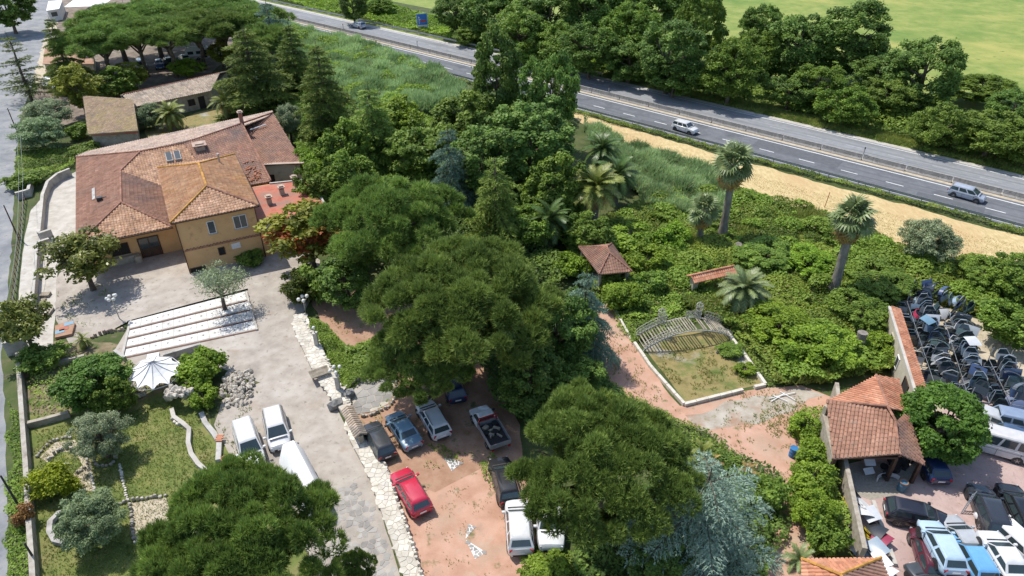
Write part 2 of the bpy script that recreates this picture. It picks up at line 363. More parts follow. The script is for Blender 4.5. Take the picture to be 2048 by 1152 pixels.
# ---------------------------------------------------------------- the estate's surfaces
sheet('straw_field', [(1135, 220), (1235, 250), (1330, 278), (1450, 312), (1560, 343), (1700, 381), (1850, 421), (2048, 473), (2130, 495), (2130, 540), (2048, 520), (1900, 515), (1790, 488), (1690, 445), (1560, 405), (1470, 368), (1420, 340), (1330, 322), (1240, 288), (1160, 245)], .006, M['straw'], .35)
sheet('lane', [(125, -25), (100, 45), (82, 110), (68, 160), (40, 240), (30, 330), (26, 450), (14, 600), (2, 720), (12, 850), (14, 1000), (14, 1152), (10, 1400), (-300, 1400), (-600, 700), (-500, 300), (-300, 60), (-200, -25)], .006, M['lane'], .1)
sheet('lane_apron', [(100, 40), (118, 35), (100, 110), (85, 165), (66, 165), (80, 110)], .009, M['gravel'], .3)
sheet('forecourt', [(350, -8), (90, -8), (80, 60), (84, 150), (60, 215), (130, 250), (420, 150), (520, 60)], .005, mat('forecourt_earth', [(.13, .10, .08), (.20, .155, .12), (.28, .235, .19)], .5, bump=.5, spots=((.08, .09, .04), .6, .55, .7)), .3)
sheet('side_terrace', [(88, 392), (118, 362), (158, 340), (160, 470), (118, 505), (110, 640), (104, 700), (30, 700), (40, 560), (50, 470), (62, 420)], .008, M['pale'], .05)
sheet('lawn', [(58, 830), (250, 815), (330, 780), (420, 830), (470, 930), (560, 990), (700, 1180), (640, 1500), (70, 1500), (72, 1152), (62, 950)], .006, M['lawn'], .3)
sheet('planting_bed', [(40, 700), (120, 680), (240, 690), (345, 760), (330, 800), (200, 830), (58, 850)], .004, M['bed'], .3)
sheet('back_garden', [(290, 260), (430, 215), (500, 235), (440, 255), (300, 300)], .006, M['drygrass'], .4)
upper = [(112, 640), (112, 560), (150, 490), (240, 480), (380, 500), (560, 470), (640, 520), (640, 570), (610, 620), (588, 650), (496, 580), (263, 643), (205, 670), (140, 690)]
lower = [(496, 580), (588, 650), (640, 745), (690, 850), (730, 925), (800, 1152), (830, 1300), (640, 1300), (640, 1152), (560, 1010), (480, 950), (428, 850), (445, 800), (520, 765), (440, 735), (330, 745), (250, 722), (228, 702), (263, 643)]
# the upper court rises gently to the head of the steps
b = MB(); ht = {11: .20, 10: .20}
b.poly([tuple(P(*p)[:2]) + (ht.get(i, .012),) for i, p in enumerate(upper)])
o = tag(b.build('upper_courtyard', M['concrete']), kind='structure')
bm = bmesh.new(); bm.from_mesh(o.data); bmesh.ops.triangulate(bm, faces=bm.faces[:]); bmesh.ops.recalc_face_normals(bm, faces=bm.faces[:])
if sum(f.normal.z for f in bm.faces) < 0: bmesh.ops.reverse_faces(bm, faces=bm.faces[:])
bm.to_mesh(o.data); bm.free()
sheet('lower_courtyard', lower, .010, M['concrete'], .06)
b = MB(); b.add([tuple(P(*p)[:2]) + (z,) for p, z in (((496, 579.5), .20), ((588, 649.5), .0125), ((560, 668), .0125), ((520, 664), .0125))], [(0, 3, 2), (0, 2, 1)]); tag(b.build('courtyard_ramp', M['concrete']), kind='structure')
sheet('weedy_bed', [(612, 630), (640, 640), (700, 700), (770, 735), (800, 765), (720, 770), (690, 800), (650, 730)], .0135, M['verge'], .2)
sheet('car_park', [(600, 560), (700, 560), (900, 640), (1000, 760), (1040, 850), (1060, 1000), (1090, 1152), (1150, 1400), (840, 1400), (838, 1152), (770, 950), (705, 830), (690, 780), (780, 740), (700, 700), (640, 640)], .006, M['redsoil'], .2)
sheet('terracotta_paving', [(770, 935), (870, 985), (985, 925), (1010, 960), (1020, 1010), (1060, 1152), (1100, 1300), (840, 1300), (836, 1140), (800, 1020)], .011, M['redpave'], .12)
sheet('red_path', [(1200, 600), (1228, 610), (1262, 680), (1300, 735), (1360, 812), (1530, 775), (1600, 770), (1665, 795), (1655, 850), (1610, 870), (1610, 960), (1625, 1050), (1625, 1400), (1500, 1400), (1530, 1150), (1560, 1000), (1420, 870), (1250, 790), (1180, 740)], .011, M['redpave'], .2)
sheet('concrete_track', [(1370, 830), (1480, 800), (1600, 775), (1650, 790), (1600, 815), (1480, 850), (1400, 862)], .016, mat('dirty_track', [(.30, .25, .19), (.39, .345, .28), (.46, .42, .355)], .7, bump=.4, spots=[((.34, .22, .15), .5, .5, .66), ((.22, .20, .10), .8, .58, .7)]), .4)
sheet('pond_bed', [(1285, 690), (1370, 805), (1528, 767), (1455, 668), (1380, 660)], .014, M['drygrass'], .05)
sheet('scrap_yard', [(1690, 985), (1672, 935), (1850, 890), (1900, 790), (1990, 770), (2090, 800), (2400, 900), (2200, 1500), (1760, 1500), (1735, 1152)], .010, M['pinkyard'], .1)
sheet('gravel_yard', [(1795, 600), (1850, 600), (1960, 640), (2080, 720), (2250, 800), (2300, 860), (2060, 830), (1990, 800), (1930, 905), (1860, 905)], .006, M['gravel'], .2)
sheet('shed_apron', [(1668, 930), (1850, 920), (1815, 985), (1740, 1000), (1700, 985)], .014, mat('cobbled_apron', [(.28, .255, .20), (.40, .365, .30)], 6, bump=.7), .06)

# ---------------------------------------------------------------- crazy paving: stones cut from a jittered point set
def voronoi(pts_poly, cell, gap, seed):
    """irregular stones filling a convex-ish polygon (world xy)"""
    rg = random.Random(seed)
    xs = [p[0] for p in pts_poly]; ys = [p[1] for p in pts_poly]
    S = []
    x0, y0 = min(xs) - cell, min(ys) - cell
    nx, ny = int((max(xs) - x0) / cell) + 2, int((max(ys) - y0) / cell) + 2
    for i in range(nx):
        for j in range(ny):
            S.append((x0 + (i + rg.uniform(.08, .92)) * cell, y0 + (j + rg.uniform(.08, .92)) * cell))
    ins = inside(pts_poly, np.array([s[0] for s in S]), np.array([s[1] for s in S]))
    A = np.array(S); out = []
    for k, s in enumerate(S):
        if not ins[k]: continue
        d = np.hypot(A[:, 0] - s[0], A[:, 1] - s[1]); nb = np.argsort(d)[1:14]
        poly = [(s[0] - cell * 1.3, s[1] - cell * 1.3), (s[0] + cell * 1.3, s[1] - cell * 1.3), (s[0] + cell * 1.3, s[1] + cell * 1.3), (s[0] - cell * 1.3, s[1] + cell * 1.3)]
        for n in nb:
            nxv, nyv = A[n, 0] - s[0], A[n, 1] - s[1]; L = math.hypot(nxv, nyv)
            h = (A[n, 0] ** 2 + A[n, 1] ** 2 - s[0] ** 2 - s[1] ** 2) / 2 - gap / 2 * L
            q = []
            for i in range(len(poly)):
                a, b_ = poly[i], poly[(i + 1) % len(poly)]
                da, db = a[0] * nxv + a[1] * nyv - h, b_[0] * nxv + b_[1] * nyv - h
                if da <= 0: q.append(a)
                if (da < 0) != (db < 0) and abs(da - db) > 1e-12:
                    t = da / (da - db); q.append((a[0] + (b_[0] - a[0]) * t, a[1] + (b_[1] - a[1]) * t))
            poly = q
            if len(poly) < 3: break
        if len(poly) >= 3: out.append(poly)
    return out
def stones(parent, polys, z0, z1, m, name='stone', joined=False, tmat=None):
    big = sorted(polys, key=lambda q: -len(q))
    b = MB()
    for q in polys:
        if not joined: b = MB()
        b.tint = random.random(); b.prism(q, z0, z1 + rnd(-.008, .012))
        if not joined: b.build(name, m, parent)
    if joined: return tag(b.build(name, m, parent), kind='stuff')
# raised flagstone walkway (a low broad wall) from the house to the foot of the picture
WL = [P(*p) for p in ((585, 655), (592, 636), (612, 632), (652, 715), (700, 812), (730, 868), (776, 950), (840, 1152), (856, 1215), (824, 1215), (806, 1152), (738, 955), (700, 885), (690, 838), (655, 790), (622, 738))]
b = MB(); b.prism([p[:2] for p in WL], 0, .42)
walk = tag(b.build('raised_walkway', M['mortar']), 'long raised walkway of white crazy paving beside the courtyard', 'walkway')
core = [tuple(p[:2]) for p in WL]
polys = voronoi(core, .42, .03, 3)
polys.sort(key=lambda q: min(v[1] for v in q))
stones(walk, polys[:290], .42, .445, M['whitestone'])
if polys[290:]: stones(walk, polys[290:], .42, .445, M['whitestone'], 'stone_row', True)
# border of rough white stones on the car park side
def rough_row(name, pts, size, m, z=0.0, h=.3, jit=.06, closed=False, parent=None, label=None, cat=None, group=None, rows=1):
    """a dry row of uneven stones following world points"""
    b = MB(); n = len(pts) - (0 if closed else 1)
    for i in range(n):
        a, c = Vector(pts[i]), Vector(pts[(i + 1) % len(pts)]); L = (c - a).length; k = max(1, int(L / size))
        ang = math.atan2(c.y - a.y, c.x - a.x)
        for j in range(k):
            for r_ in range(rows):
                o = a.lerp(c, (j + .5) / k) + Vector((rnd(-jit, jit), rnd(-jit, jit), 0))
                s1, s2, s3 = size * rnd(.7, 1.25), size * rnd(.55, 1.05), h / rows * rnd(.6, 1.3)
                b.tint = random.random()
                vs = []
                for zz, sc in ((0, 1), (s3 * .75, 1.02), (s3, .72)):
                    for aa in range(6):
                        t = aa * math.pi / 3 + ang + rnd(-.15, .15)
                        vs.append((o.x + s1 * .56 * sc * math.cos(t) * rnd(.85, 1.1), o.y + s2 * .56 * sc * math.sin(t) * rnd(.85, 1.1), z + h * r_ / rows + zz))
                b.add(vs, [(r * 6 + q, r * 6 + (q + 1) % 6, r * 6 + 6 + (q + 1) % 6, r * 6 + 6 + q) for r in (0, 1) for q in range(6)] + [(12, 13, 14, 15, 16, 17)])
    if label:
        parent = thing(name, label, cat, pts[0], 0, group); o = b.build('stones', m, parent); o.location = -Vector(pts[0])
    else: o = b.build(name, m, parent)
    o['kind'] = 'stuff'
    return o
def gp(*px): return [P(*p) for p in px]
rough_row('stone_border', gp((606, 640), (650, 716), (700, 815)), .3, M['whitestone'], .2, .32, parent=None, label='row of white stones beside the weedy bed at the top of the raised walkway', cat='stone border')
rough_row('stone_border', gp((728, 868), (778, 950), (845, 1160), (860, 1215)), .27, M['whitestone'], .0, .56, label='row of white stones between the raised walkway and the red car park', cat='stone border')
# flagstone part of the lower court
fl = tag(MB.build((lambda b: (b.prism([tuple(P(*p)[:2]) for p in ((660, 985), (705, 965), (745, 1010), (798, 1152), (815, 1210), (690, 1210), (640, 1080))], .0, .022), b)[1])(MB()), 'flagstone_paving', M['concrete']), kind='structure')
polys = voronoi([tuple(P(*p)[:2]) for p in ((662, 985), (705, 967), (743, 1010), (796, 1152), (812, 1205), (692, 1205), (642, 1080))], .44, .06, 5)
polys = [q for q in polys if random.random() < .8]
stones(fl, polys[:300], .02, .036, M['greystone'])
# ---------------------------------------------------------------- foliage generators (numpy)
def unit(a): return a / np.maximum(np.linalg.norm(a, axis=1, keepdims=True), 1e-9)
def cards(C, Nrm, size, asp, rg, spread=.7, droop=0.0):
    """one small rhombic leaf per centre; returns verts, quads"""
    n = len(C); Nn = unit(Nrm + rg.normal(0, spread, (n, 3)))
    T = unit(np.cross(Nn, rg.normal(0, 1, (n, 3)))); T[:, 2] -= droop; T = unit(T); B = np.cross(Nn, T)
    s = (size * rg.uniform(.65, 1.3, n))[:, None]
    V = np.stack([C + T * s, C + B * s * asp, C - T * s, C - B * s * asp], 1).reshape(-1, 3)
    return V, np.arange(4 * n).reshape(-1, 4)
def tufts(C, D, length, width, k, rg, spread=.8):
    """k thin blades fanning from each centre"""
    n = len(C); C = np.repeat(C, k, 0); D = unit(np.repeat(D, k, 0) + rg.normal(0, spread, (n * k, 3)))
    S = unit(np.cross(D, rg.normal(0, 1, (n * k, 3)))); L = (length * rg.uniform(.7, 1.25, n * k))[:, None]
    V = np.stack([C + S * width, C - S * width, C + D * L], 1).reshape(-1, 3)
    return V, np.arange(3 * n * k).reshape(-1, 3)
def sphere_pts(n, rg, zmin=-1.0):
    z = rg.uniform(zmin, 1, n); a = rg.uniform(0, 2 * np.pi, n); r = np.sqrt(1 - z * z)
    return np.stack([r * np.cos(a), r * np.sin(a), z], 1)
def clump_leaves(cl, rad, per, rg, leaf, asp, spread, zmin=-.5, squash=.8, ct=None, center=None):
    """leaves on the shells of many clumps"""
    C = []; Nn = []; T = []
    for i, (c, r) in enumerate(zip(cl, rad)):
        m = max(8, int(per * (r / np.mean(rad)) ** 2)); d = sphere_pts(m, rg, zmin)
        rr = r * np.clip(rg.normal(.85, .22, m), .3, 1.6)[:, None] * (1 + .25 * np.sin(d[:, :1] * 5 + i) * np.cos(d[:, 1:2] * 4 + 2 * i))
        C.append(c + d * rr * np.array([1, 1, squash])); Nn.append(d * .8 + np.array([-.25, .2, .75]))
        t0 = ct[i] if ct is not None else rg.uniform(.2, .8)
        T.append(np.clip(t0 + rg.normal(0, .16, m), 0, .92) if t0 < 1.5 else np.where(rg.uniform(0, 1, m) < .75, 1.0, .5))
    C = np.concatenate(C); Nn = np.concatenate(Nn); T = np.concatenate(T)
    V, Q = cards(C, Nn, leaf, asp, rg, spread)
    return V, Q, np.repeat(T, 4)
def trunk_mesh(name, H, r, limbs, R, rg, m, fork=.45, lean=.0, n=7):
    """tapered trunk with limbs reaching into the crown"""
    b = MB(); l = Vector((rg.uniform(-1, 1), rg.uniform(-1, 1), 0)) * lean
    pts = [Vector((0, 0, -.2))] + [Vector((rg.normal(0, .06), rg.normal(0, .06), H * t)) + l * t * t for t in (.15, .35, fork, .75, 1.0)]
    b.tube(pts, [r * 1.35, r * 1.05, r * .9, r * .78, r * .45, r * .12], n)
    for i in range(limbs):
        a = 2 * math.pi * (i + rg.uniform(0, .8)) / max(1, limbs); s = pts[3] if i % 2 == 0 else pts[3].lerp(pts[4], rg.uniform(.1, .9))
        e = Vector((math.cos(a) * R * rg.uniform(.55, .8), math.sin(a) * R * rg.uniform(.55, .8), H * rg.uniform(.82, 1.0)))
        mid = s.lerp(e, .5) + Vector((0, 0, -H * .05)); b.tube([s, mid, e], [r * .5, r * .33, r * .1], 5)
    return b.mesh(name, m, smooth=60)
class Kind: pass
KINDS = {}
def kind(name, crown, trunk, R, zc, H, lab): # R crown radius, zc height of the crown's middle, H top
    KINDS.setdefault(name, []).append((crown, trunk, R, zc, H)); 
M['pine'] = leafmat('pine_needles', (0.0984, 0.163, 0.0331), (0.348, 0.461, 0.104), 0.25)
M['pine_far'] = leafmat('pine_needles_grove', (0.102, 0.169, 0.0392), (0.337, 0.446, 0.108), 0.25)
M['cedar'] = leafmat('cedar_needles', (0.0701, 0.118, 0.0269), (0.301, 0.371, 0.0746), 0.25)
M['deodar'] = leafmat('deodar_needles', (0.0951, 0.172, 0.0269), (0.381, 0.478, 0.0972), 0.25)
M['blue'] = leafmat('blue_cedar_needles', (0.15, 0.234, 0.166), (0.42, 0.541, 0.418), .2)
M['bluegreen'] = leafmat('bluegreen_cedar_needles', (0.102, 0.186, 0.126), (0.305, 0.42, 0.3), 0.2)
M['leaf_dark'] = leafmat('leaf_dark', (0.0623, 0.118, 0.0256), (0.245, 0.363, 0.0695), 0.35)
M['leaf_mid'] = leafmat('leaf_mid', (0.0821, 0.148, 0.0225), (0.309, 0.43, 0.0702), 0.38)
M['leaf_bright'] = leafmat('leaf_bright', (0.111, 0.192, 0.0203), (0.371, 0.517, 0.0563), 0.38)
M['leaf_yellow'] = leafmat('leaf_yellow', (0.0853, 0.115, 0.0172), (0.414, 0.425, 0.0575), 0.35, dead=(.52, .17, .05))
M['magnolia'] = leafmat('magnolia_leaf', (0.053, 0.0715, 0.0172), (0.273, 0.286, 0.0572), 0.25, rough=.35, dead=(.22, .12, .05))
M['olive'] = leafmat('olive_leaf', (0.158, 0.203, 0.0975), (0.444, 0.499, 0.286), 0.28)
M['olive_dark'] = leafmat('olive_leaf_dark', (0.111, 0.168, 0.078), (0.356, 0.448, 0.221), 0.28)
M['bramble'] = leafmat('bramble_leaf', (0.0893, 0.155, 0.0236), (0.372, 0.49, 0.0785), 0.35, dead=(.32, .24, .10))
M['reed'] = leafmat('reed_blade', (0.182, 0.273, 0.105), (0.501, 0.628, 0.301), 0.3, dead=(.42, .36, .2))
M['grassblade'] = leafmat('grass_blade', (0.117, 0.17, 0.03), (0.339, 0.37, 0.09), 0.3, dead=(.40, .33, .14))
M['weeds'] = leafmat('weed_blade', (0.107, 0.18, 0.0247), (0.297, 0.414, 0.0615), 0.35)
M['frond'] = leafmat('palm_frond', (0.0761, 0.113, 0.0228), (0.32, 0.341, 0.0828), 0.2, rough=.4, dead=(.33, .22, .06))
M['frond_green'] = leafmat('palm_frond_grey', (.085, .125, .04), (.33, .39, .17), .2, rough=.4)
M['frond_dark'] = leafmat('palm_frond_dark', (.035, .075, .018), (.14, .21, .06), .2, rough=.4)
M['frond_dead'] = leafmat('palm_frond_dry', (0.233, 0.15, 0.055), (0.509, 0.34, 0.12), 0.2)

def make_pine(seed, R, thick, H, nc, per, blade, m):
    rg = np.random.default_rng(seed); cl = []; rad = []
    ph = rg.uniform(0, 6.28, 4)
    for i in range(nc):
        u = math.sqrt((i + .5) / nc); a = i * 2.39996 + rg.normal(0, .18)
        lob = 1 + .13 * math.sin(3 * a + ph[0]) + .10 * math.sin(5 * a + ph[1]) + rg.normal(0, .03)
        if rg.uniform() < .025: continue
        r = R * u * lob * .90; z = thick * (max(0, 1 - u * u)) ** .62
        z += .55 * math.sin(r * 1.7 + ph[2]) * math.cos(a * 3 + ph[3]) * thick / 3.5 + rg.normal(0, .22)
        cl.append((r * math.cos(a), r * math.sin(a), H - thick + z)); rad.append(rg.uniform(.6, 1.4) * R / math.sqrt(nc) * 1.05)
    for i in range(nc // 2):                                   # lower skirt
        a = rg.uniform(0, 6.28); r = R * rg.uniform(.15, .92)
        cl.append((r * math.cos(a), r * math.sin(a), H - thick - rg.uniform(-.1, .28) * thick)); rad.append(rg.uniform(.6, 1.0) * R / math.sqrt(nc))
    C = []; D = []; T = []
    for i, (c, r) in enumerate(zip(cl, rad)):
        k = int(per * rg.uniform(.8, 1.2)); d = sphere_pts(k, rg, -.35)
        bump = 1 + .22 * np.sin(d[:, :1] * 7 + i) * np.sin(d[:, 1:2] * 7 + 2.1 * i)
        C.append(np.array(c) + d * r * rg.uniform(.72, 1.03, k)[:, None] * bump * np.array([1, 1, .85])); D.append(d * .9 + np.array([0, 0, .75]))
        T.append(np.clip(rg.uniform(.25, .75) + rg.normal(0, .2, k), 0, 1))
    C = np.concatenate(C); D = np.concatenate(D); T = np.concatenate(T)
    V, Q = tufts(C, D, blade, blade * .085, 6, rg, .6)
    cr = npmesh('crown', V, Q, m, np.repeat(T, 18))
    b = MB(); r0 = .055 * R
    b.tube([(0, 0, -.3), (0, 0, H * .2), (rg.normal(0, .2), rg.normal(0, .2), H * .42), (0, 0, H * .6)], [r0 * 1.3, r0, r0 * .9, r0 * .7], 8)
    for i in range(7):
        a = i * .9 + rg.uniform(0, .5); q = R * rg.uniform(.35, .75)
        b.tube([(0, 0, H * rg.uniform(.38, .58)), (q * .45 * math.cos(a), q * .45 * math.sin(a), H * .66), (q * math.cos(a), q * math.sin(a), H - thick * .75)], [r0 * .5, r0 * .36, r0 * .12], 6)
    return cr, b.mesh('trunk', M['bark'], smooth=60)
for s_, (R, th, H, nc, per, bl) in enumerate([(8.0, 3.6, 11.0, 120, 205, .48), (8.0, 3.2, 11.0, 110, 215, .48), (6.6, 3.4, 9.5, 90, 195, .44)]):
    c, t = make_pine(11 + s_, R, th, H, nc, per, bl, M['pine']); kind('pine', c, t, R, H - th * .5, H, '')
for s_ in range(3):
    c, t = make_pine(31 + s_, 5.0, 2.4, 10.0, 46, 170, .55, M['pine_far']); kind('grove_pine', c, t, 5.0, 8.8, 10.0, '')

def make_broad(seed, R, H, zb, nc, per, leaf, m, fill=.55, leafasp=.62, spread=.75, name='crown', irr=1.0, rust=0.0):
    """rounded irregular broadleaf crown between zb and H"""
    rg = np.random.default_rng(seed); hz = (H - zb) / 2; zc = zb + hz; cl = []; rad = []; ph = rg.uniform(0, 6.28, 4)
    while len(cl) < nc:
        d = sphere_pts(1, rg)[0]; f = rg.uniform(fill, 1.0) ** .6
        a = math.atan2(d[1], d[0]); lob = 1 + irr * (.16 * math.sin(2 * a + ph[0]) + .13 * math.sin(3 * a + ph[1] + 2 * d[2]) + .12 * math.sin(4 * d[2] + ph[2]))
        cr = rg.uniform(.55, 1.35) * R * 1.75 / math.sqrt(nc)
        p = d * f * lob * np.array([R - cr * .6, R - cr * .6, hz - cr * .5])
        if p[2] < -hz * .95: continue
        cl.append(p + np.array([0, 0, zc])); rad.append(cr)
    V, Q, T = clump_leaves(cl, rad, per, rg, leaf, leafasp, spread, ct=[rg.uniform(.2, .8) if not (rust and c_[2] < zc + 1.2 and c_[2] > zc - 1.6 and rg.uniform() < rust) else 2.0 for c_ in cl])
    cr = npmesh(name, V, Q, m, T)
    return cr, trunk_mesh('trunk', H * .8, .05 * R + .05, 6, R, rg, M['bark'], lean=.3), R, zc, H
for nm, m, args in (
    ('wood_dark', 'leaf_dark', [(1, 5.0, 11, 1.0), (2, 5.0, 10, .6), (3, 5.0, 12, 1.2)]),
    ('wood_mid', 'leaf_mid', [(4, 5.0, 10, .6), (5, 5.0, 9, .4), (6, 5.0, 11, .8)])):
    for s_, R, H, zb in args:
        kind(nm, *make_broad(s_, R, H, zb, 150, 180, .175, M[m], irr=.8), '')
kind('oak', *make_broad(21, 5.0, 13, 2.0, 150, 150, .22, M['leaf_dark']), '')
kind('oak', *make_broad(22, 5.0, 12, 1.5, 150, 150, .22, M['leaf_dark']), '')
kind('green', *make_broad(23, 4.0, 9, 1.0, 130, 140, .20, M['leaf_mid']), '')
kind('green', *make_broad(24, 4.0, 8, .7, 130, 140, .20, M['leaf_mid']), '')
kind('bright', *make_broad(25, 3.5, 6.5, .4, 110, 140, .18, M['leaf_bright']), '')
kind('yellow', *make_broad(26, 3.0, 8.5, 1.5, 90, 90, .18, M['leaf_yellow'], .3, rust=.75), '')
kind('yellow', *make_broad(27, 2.6, 7.0, 1.0, 90, 90, .17, M['leaf_yellow'], .3), '')
kind('magnolia', *make_broad(28, 2.9, 6.2, 2.0, 80, 70, .18, M['magnolia'], .2, .5), '')
kind('magnolia', *make_broad(29, 2.7, 6.0, 2.0, 80, 70, .18, M['magnolia'], .2, .5), '')
kind('olive', *make_broad(30, 2.6, 4.8, .6, 120, 210, .10, M['olive'], .35, .38, .9, irr=.5), '')
kind('olive', *make_broad(31, 2.6, 4.6, .5, 120, 210, .10, M['olive_dark'], .35, .38, .9, irr=.5), '')
kind('thin_olive', *make_broad(32, 2.6, 5.4, 1.4, 26, 150, .11, M['olive'], .35, .34, .9), '')
kind('bush', *make_broad(33, 1.6, 2.6, .0, 60, 120, .12, M['leaf_bright'], .4), '')
kind('bush', *make_broad(34, 1.6, 2.4, .0, 60, 120, .12, M['leaf_bright'], .4), '')
kind('dark_bush', *make_broad(35, 1.6, 2.4, .0, 60, 120, .12, M['leaf_mid'], .4), '')
kind('lime_bush', *make_broad(36, 1.6, 2.8, .0, 26, 260, .11, leafmat('lime_leaf', (.17, .22, .012), (.44, .50, .03), .35), .6), '')
kind('round_bush', *make_broad(37, 1.8, 3.2, .0, 44, 300, .09, leafmat('privet_leaf', (.03, .05, .006), (.13, .17, .015), .2), .75), '')
kind('dead_bush', *make_broad(38, 1.2, 2.4, .0, 22, 90, .12, leafmat('dead_leaf', (.16, .07, .02), (.34, .17, .06), .2), .3), '')
kind('laurel', *make_broad(39, 3.0, 5.6, .3, 130, 240, .13, leafmat('laurel_leaf', (.045, .09, .012), (.15, .26, .036), .3), .65, irr=.25), '')

def make_cedar(seed, H, R, levels, m, droop, spray, lvl0=.06, dens=1.0, tip=.1, per=5, sub=.42, k=5, pw=.75):
    """conical conifer: whorls of arching branches, each with feathery side sprays that hang a little"""
    rg = np.random.default_rng(seed); C = []; D = []; T = []; b = MB()
    b.tube([(0, 0, -.3), (0, 0, H * .4), (rg.normal(0, .12), rg.normal(0, .12), H * .8), (0, 0, H)], [R * .05, R * .038, R * .02, .02], 7)
    for l in range(levels):
        t = lvl0 + (1 - lvl0) * (l + rg.uniform(-.25, .25)) / levels; z0 = H * t
        L = R * ((1 - t) ** pw) * rg.uniform(.85, 1.12) + tip; nb = max(4, int(per + 3 * (1 - t)))
        for j in range(nb):
            a = 2 * math.pi * (j + rg.uniform(-.3, .3)) / nb + l * 1.1; Lb = L * rg.uniform(.6, 1.2); t0 = rg.uniform(.3, .7)
            ca, sa = math.cos(a), math.sin(a); dr = droop * rg.uniform(.75, 1.3); z1 = z0 + rg.normal(0, .15)
            pz = lambda s: z1 + Lb * (.20 * s - dr * s * s)
            b.tube([(0, 0, z1), (ca * Lb * .5, sa * Lb * .5, pz(.5)), (ca * Lb, sa * Lb, pz(1))], [.045 * R * .5 * (1 - t) + .02, .03, .01], 4, False)
            ns = max(4, int(Lb / .26 * dens))
            for q in range(ns):
                s0 = .10 + .90 * (q + rg.uniform(-.3, .3)) / ns; s0 = min(1, max(.05, s0))
                for sg in (-1, 1):
                    ls = Lb * sub * (math.sin(math.pi * min(.97, .12 + .80 * s0)) ** .8) * rg.uniform(.6, 1.25) * (.55 + .45 * (1 - s0)) + .12
                    n = max(2, int(ls / .15)); u = (np.arange(n) + rg.uniform(.2, .8)) / n; an = a + sg * rg.uniform(.65, 1.05)
                    x = ca * Lb * s0 + np.cos(an) * ls * u; y = sa * Lb * s0 + np.sin(an) * ls * u; z = pz(s0) - dr * .9 * ls * u * u + rg.normal(0, .03, n)
                    C.append(np.stack([x, y, z], 1)); D.append(np.tile([math.cos(an), math.sin(an), -dr * .8], (n, 1)))
                    T.append(np.clip(t0 + .25 * (s0 - .5) + .2 * (u - .5) + rg.normal(0, .12, n), 0, 1))
    C = np.concatenate(C); D = np.concatenate(D); T = np.concatenate(T)
    V, Q = tufts(C, D, spray, spray * .12, k, rg, .5)
    return npmesh('crown', V, Q, m, np.repeat(T, 3 * k)), b.mesh('trunk', M['bark'], smooth=60), R, H * .45, H
kind('cedar', *make_cedar(1, 14, 5.2, 15, M['cedar'], .34, .42, .05, .9), '')
kind('cedar', *make_cedar(2, 15, 4.4, 17, M['cedar'], .34, .42, .05, .9), '')
kind('deodar', *make_cedar(3, 13, 4.8, 12, M['deodar'], .42, .42, .06, .9), '')
kind('deodar', *make_cedar(4, 12, 4.8, 11, M['deodar'], .42, .42, .08, .9), '')
kind('bare_cedar', *make_cedar(5, 12, 4.4, 9, M['cedar'], .12, .32, .12, .45, sub=.3), '')
kind('blue_cedar', *make_cedar(6, 7.0, 5.6, 7, M['blue'], .26, .25, .14, 1.1, .6, 5, .36, pw=.5), '')
kind('blue_cedar', *make_cedar(7, 10, 4.6, 10, M['bluegreen'], .46, .34, .08, .9, .4, 5), '')

def tree(name, kd, px, py, wpx, label, cat='tree', zc=None, hs=None, var=None, group=None, z=0.0, pick=[0]):
    """px, py: the crown's middle in the survey picture, wpx its width there"""
    opts = KINDS[kd]; pick[0] += 1
    cr, tr, R, kz, H = opts[(pick[0] if var is None else var) % len(opts)]
    zz = kz if zc is None else zc
    for _ in range(6):
        p = P(px, py, z + zz); sR = wpx / 2 * mpp(p) / R; sZ = sR if hs is None else hs * sR
        zz = kz * sZ if zc is None else zc
    if zc is not None: sZ = zc / kz
    t = thing(name, label, cat, (p.x, p.y, z), rnd(0, 6.28), group)
    link('crown', cr, t, scale=(sR, sR, sZ)); link('trunk', tr, t, scale=(sR, sR, sZ))
    return t
def cover(name, poly, dens, hfun, m, leaf, label, cat, seed, asp=.6, blades=False, lmean=.5, jitter=.2, bl=.5, world=False, spread=.6, keep=0.0):
    """uncountable ground cover: leaves or blades over an uneven surface"""
    rg = np.random.default_rng(seed); pts = [tuple(p) for p in poly] if world else [tuple(P(*p)[:2]) for p in poly]
    pts = interp_poly(pts, 1.0, .35)
    xs = np.array(pts); lo = xs.min(0); hi = xs.max(0); A = (hi - lo).prod(); n = int(A * dens)
    x = rg.uniform(lo[0], hi[0], n); y = rg.uniform(lo[1], hi[1], n); k = inside(pts, x, y); x, y = x[k], y[k]; n = len(x)
    if keep:
        kk = hfun(x, y)[1] > keep; x, y = x[kk], y[kk]; n = len(x)
    h, tn = hfun(x, y); z = h * (1 - jitter * rg.uniform(0, 1, n) ** 1.5)
    e = .12; hx = (hfun(x + e, y)[0] - h) / e; hy = (hfun(x, y + e)[0] - h) / e
    Nn = unit(np.stack([-hx, -hy, np.ones(n)], 1)); C = np.stack([x, y, z], 1)
    T = np.clip(tn + rg.normal(0, .15, n), 0, .92); dd = rg.uniform(0, 1, n) < .03; T[dd] = 1
    if blades:
        C[:, 2] = np.maximum(0, z - bl * .8); V, Q = tufts(C, Nn * .6 + np.array([.25, -.1, .8]), bl, bl * .09, 4, rg, spread); T = np.repeat(T, 12)
    else:
        V, Q = cards(C, Nn + np.array([0, 0, .3]), leaf, asp, rg, .65); T = np.repeat(T, 4)
    o = link(name, npmesh(name, V, Q, m, T)); tag(o, label, cat, kind='stuff'); return o
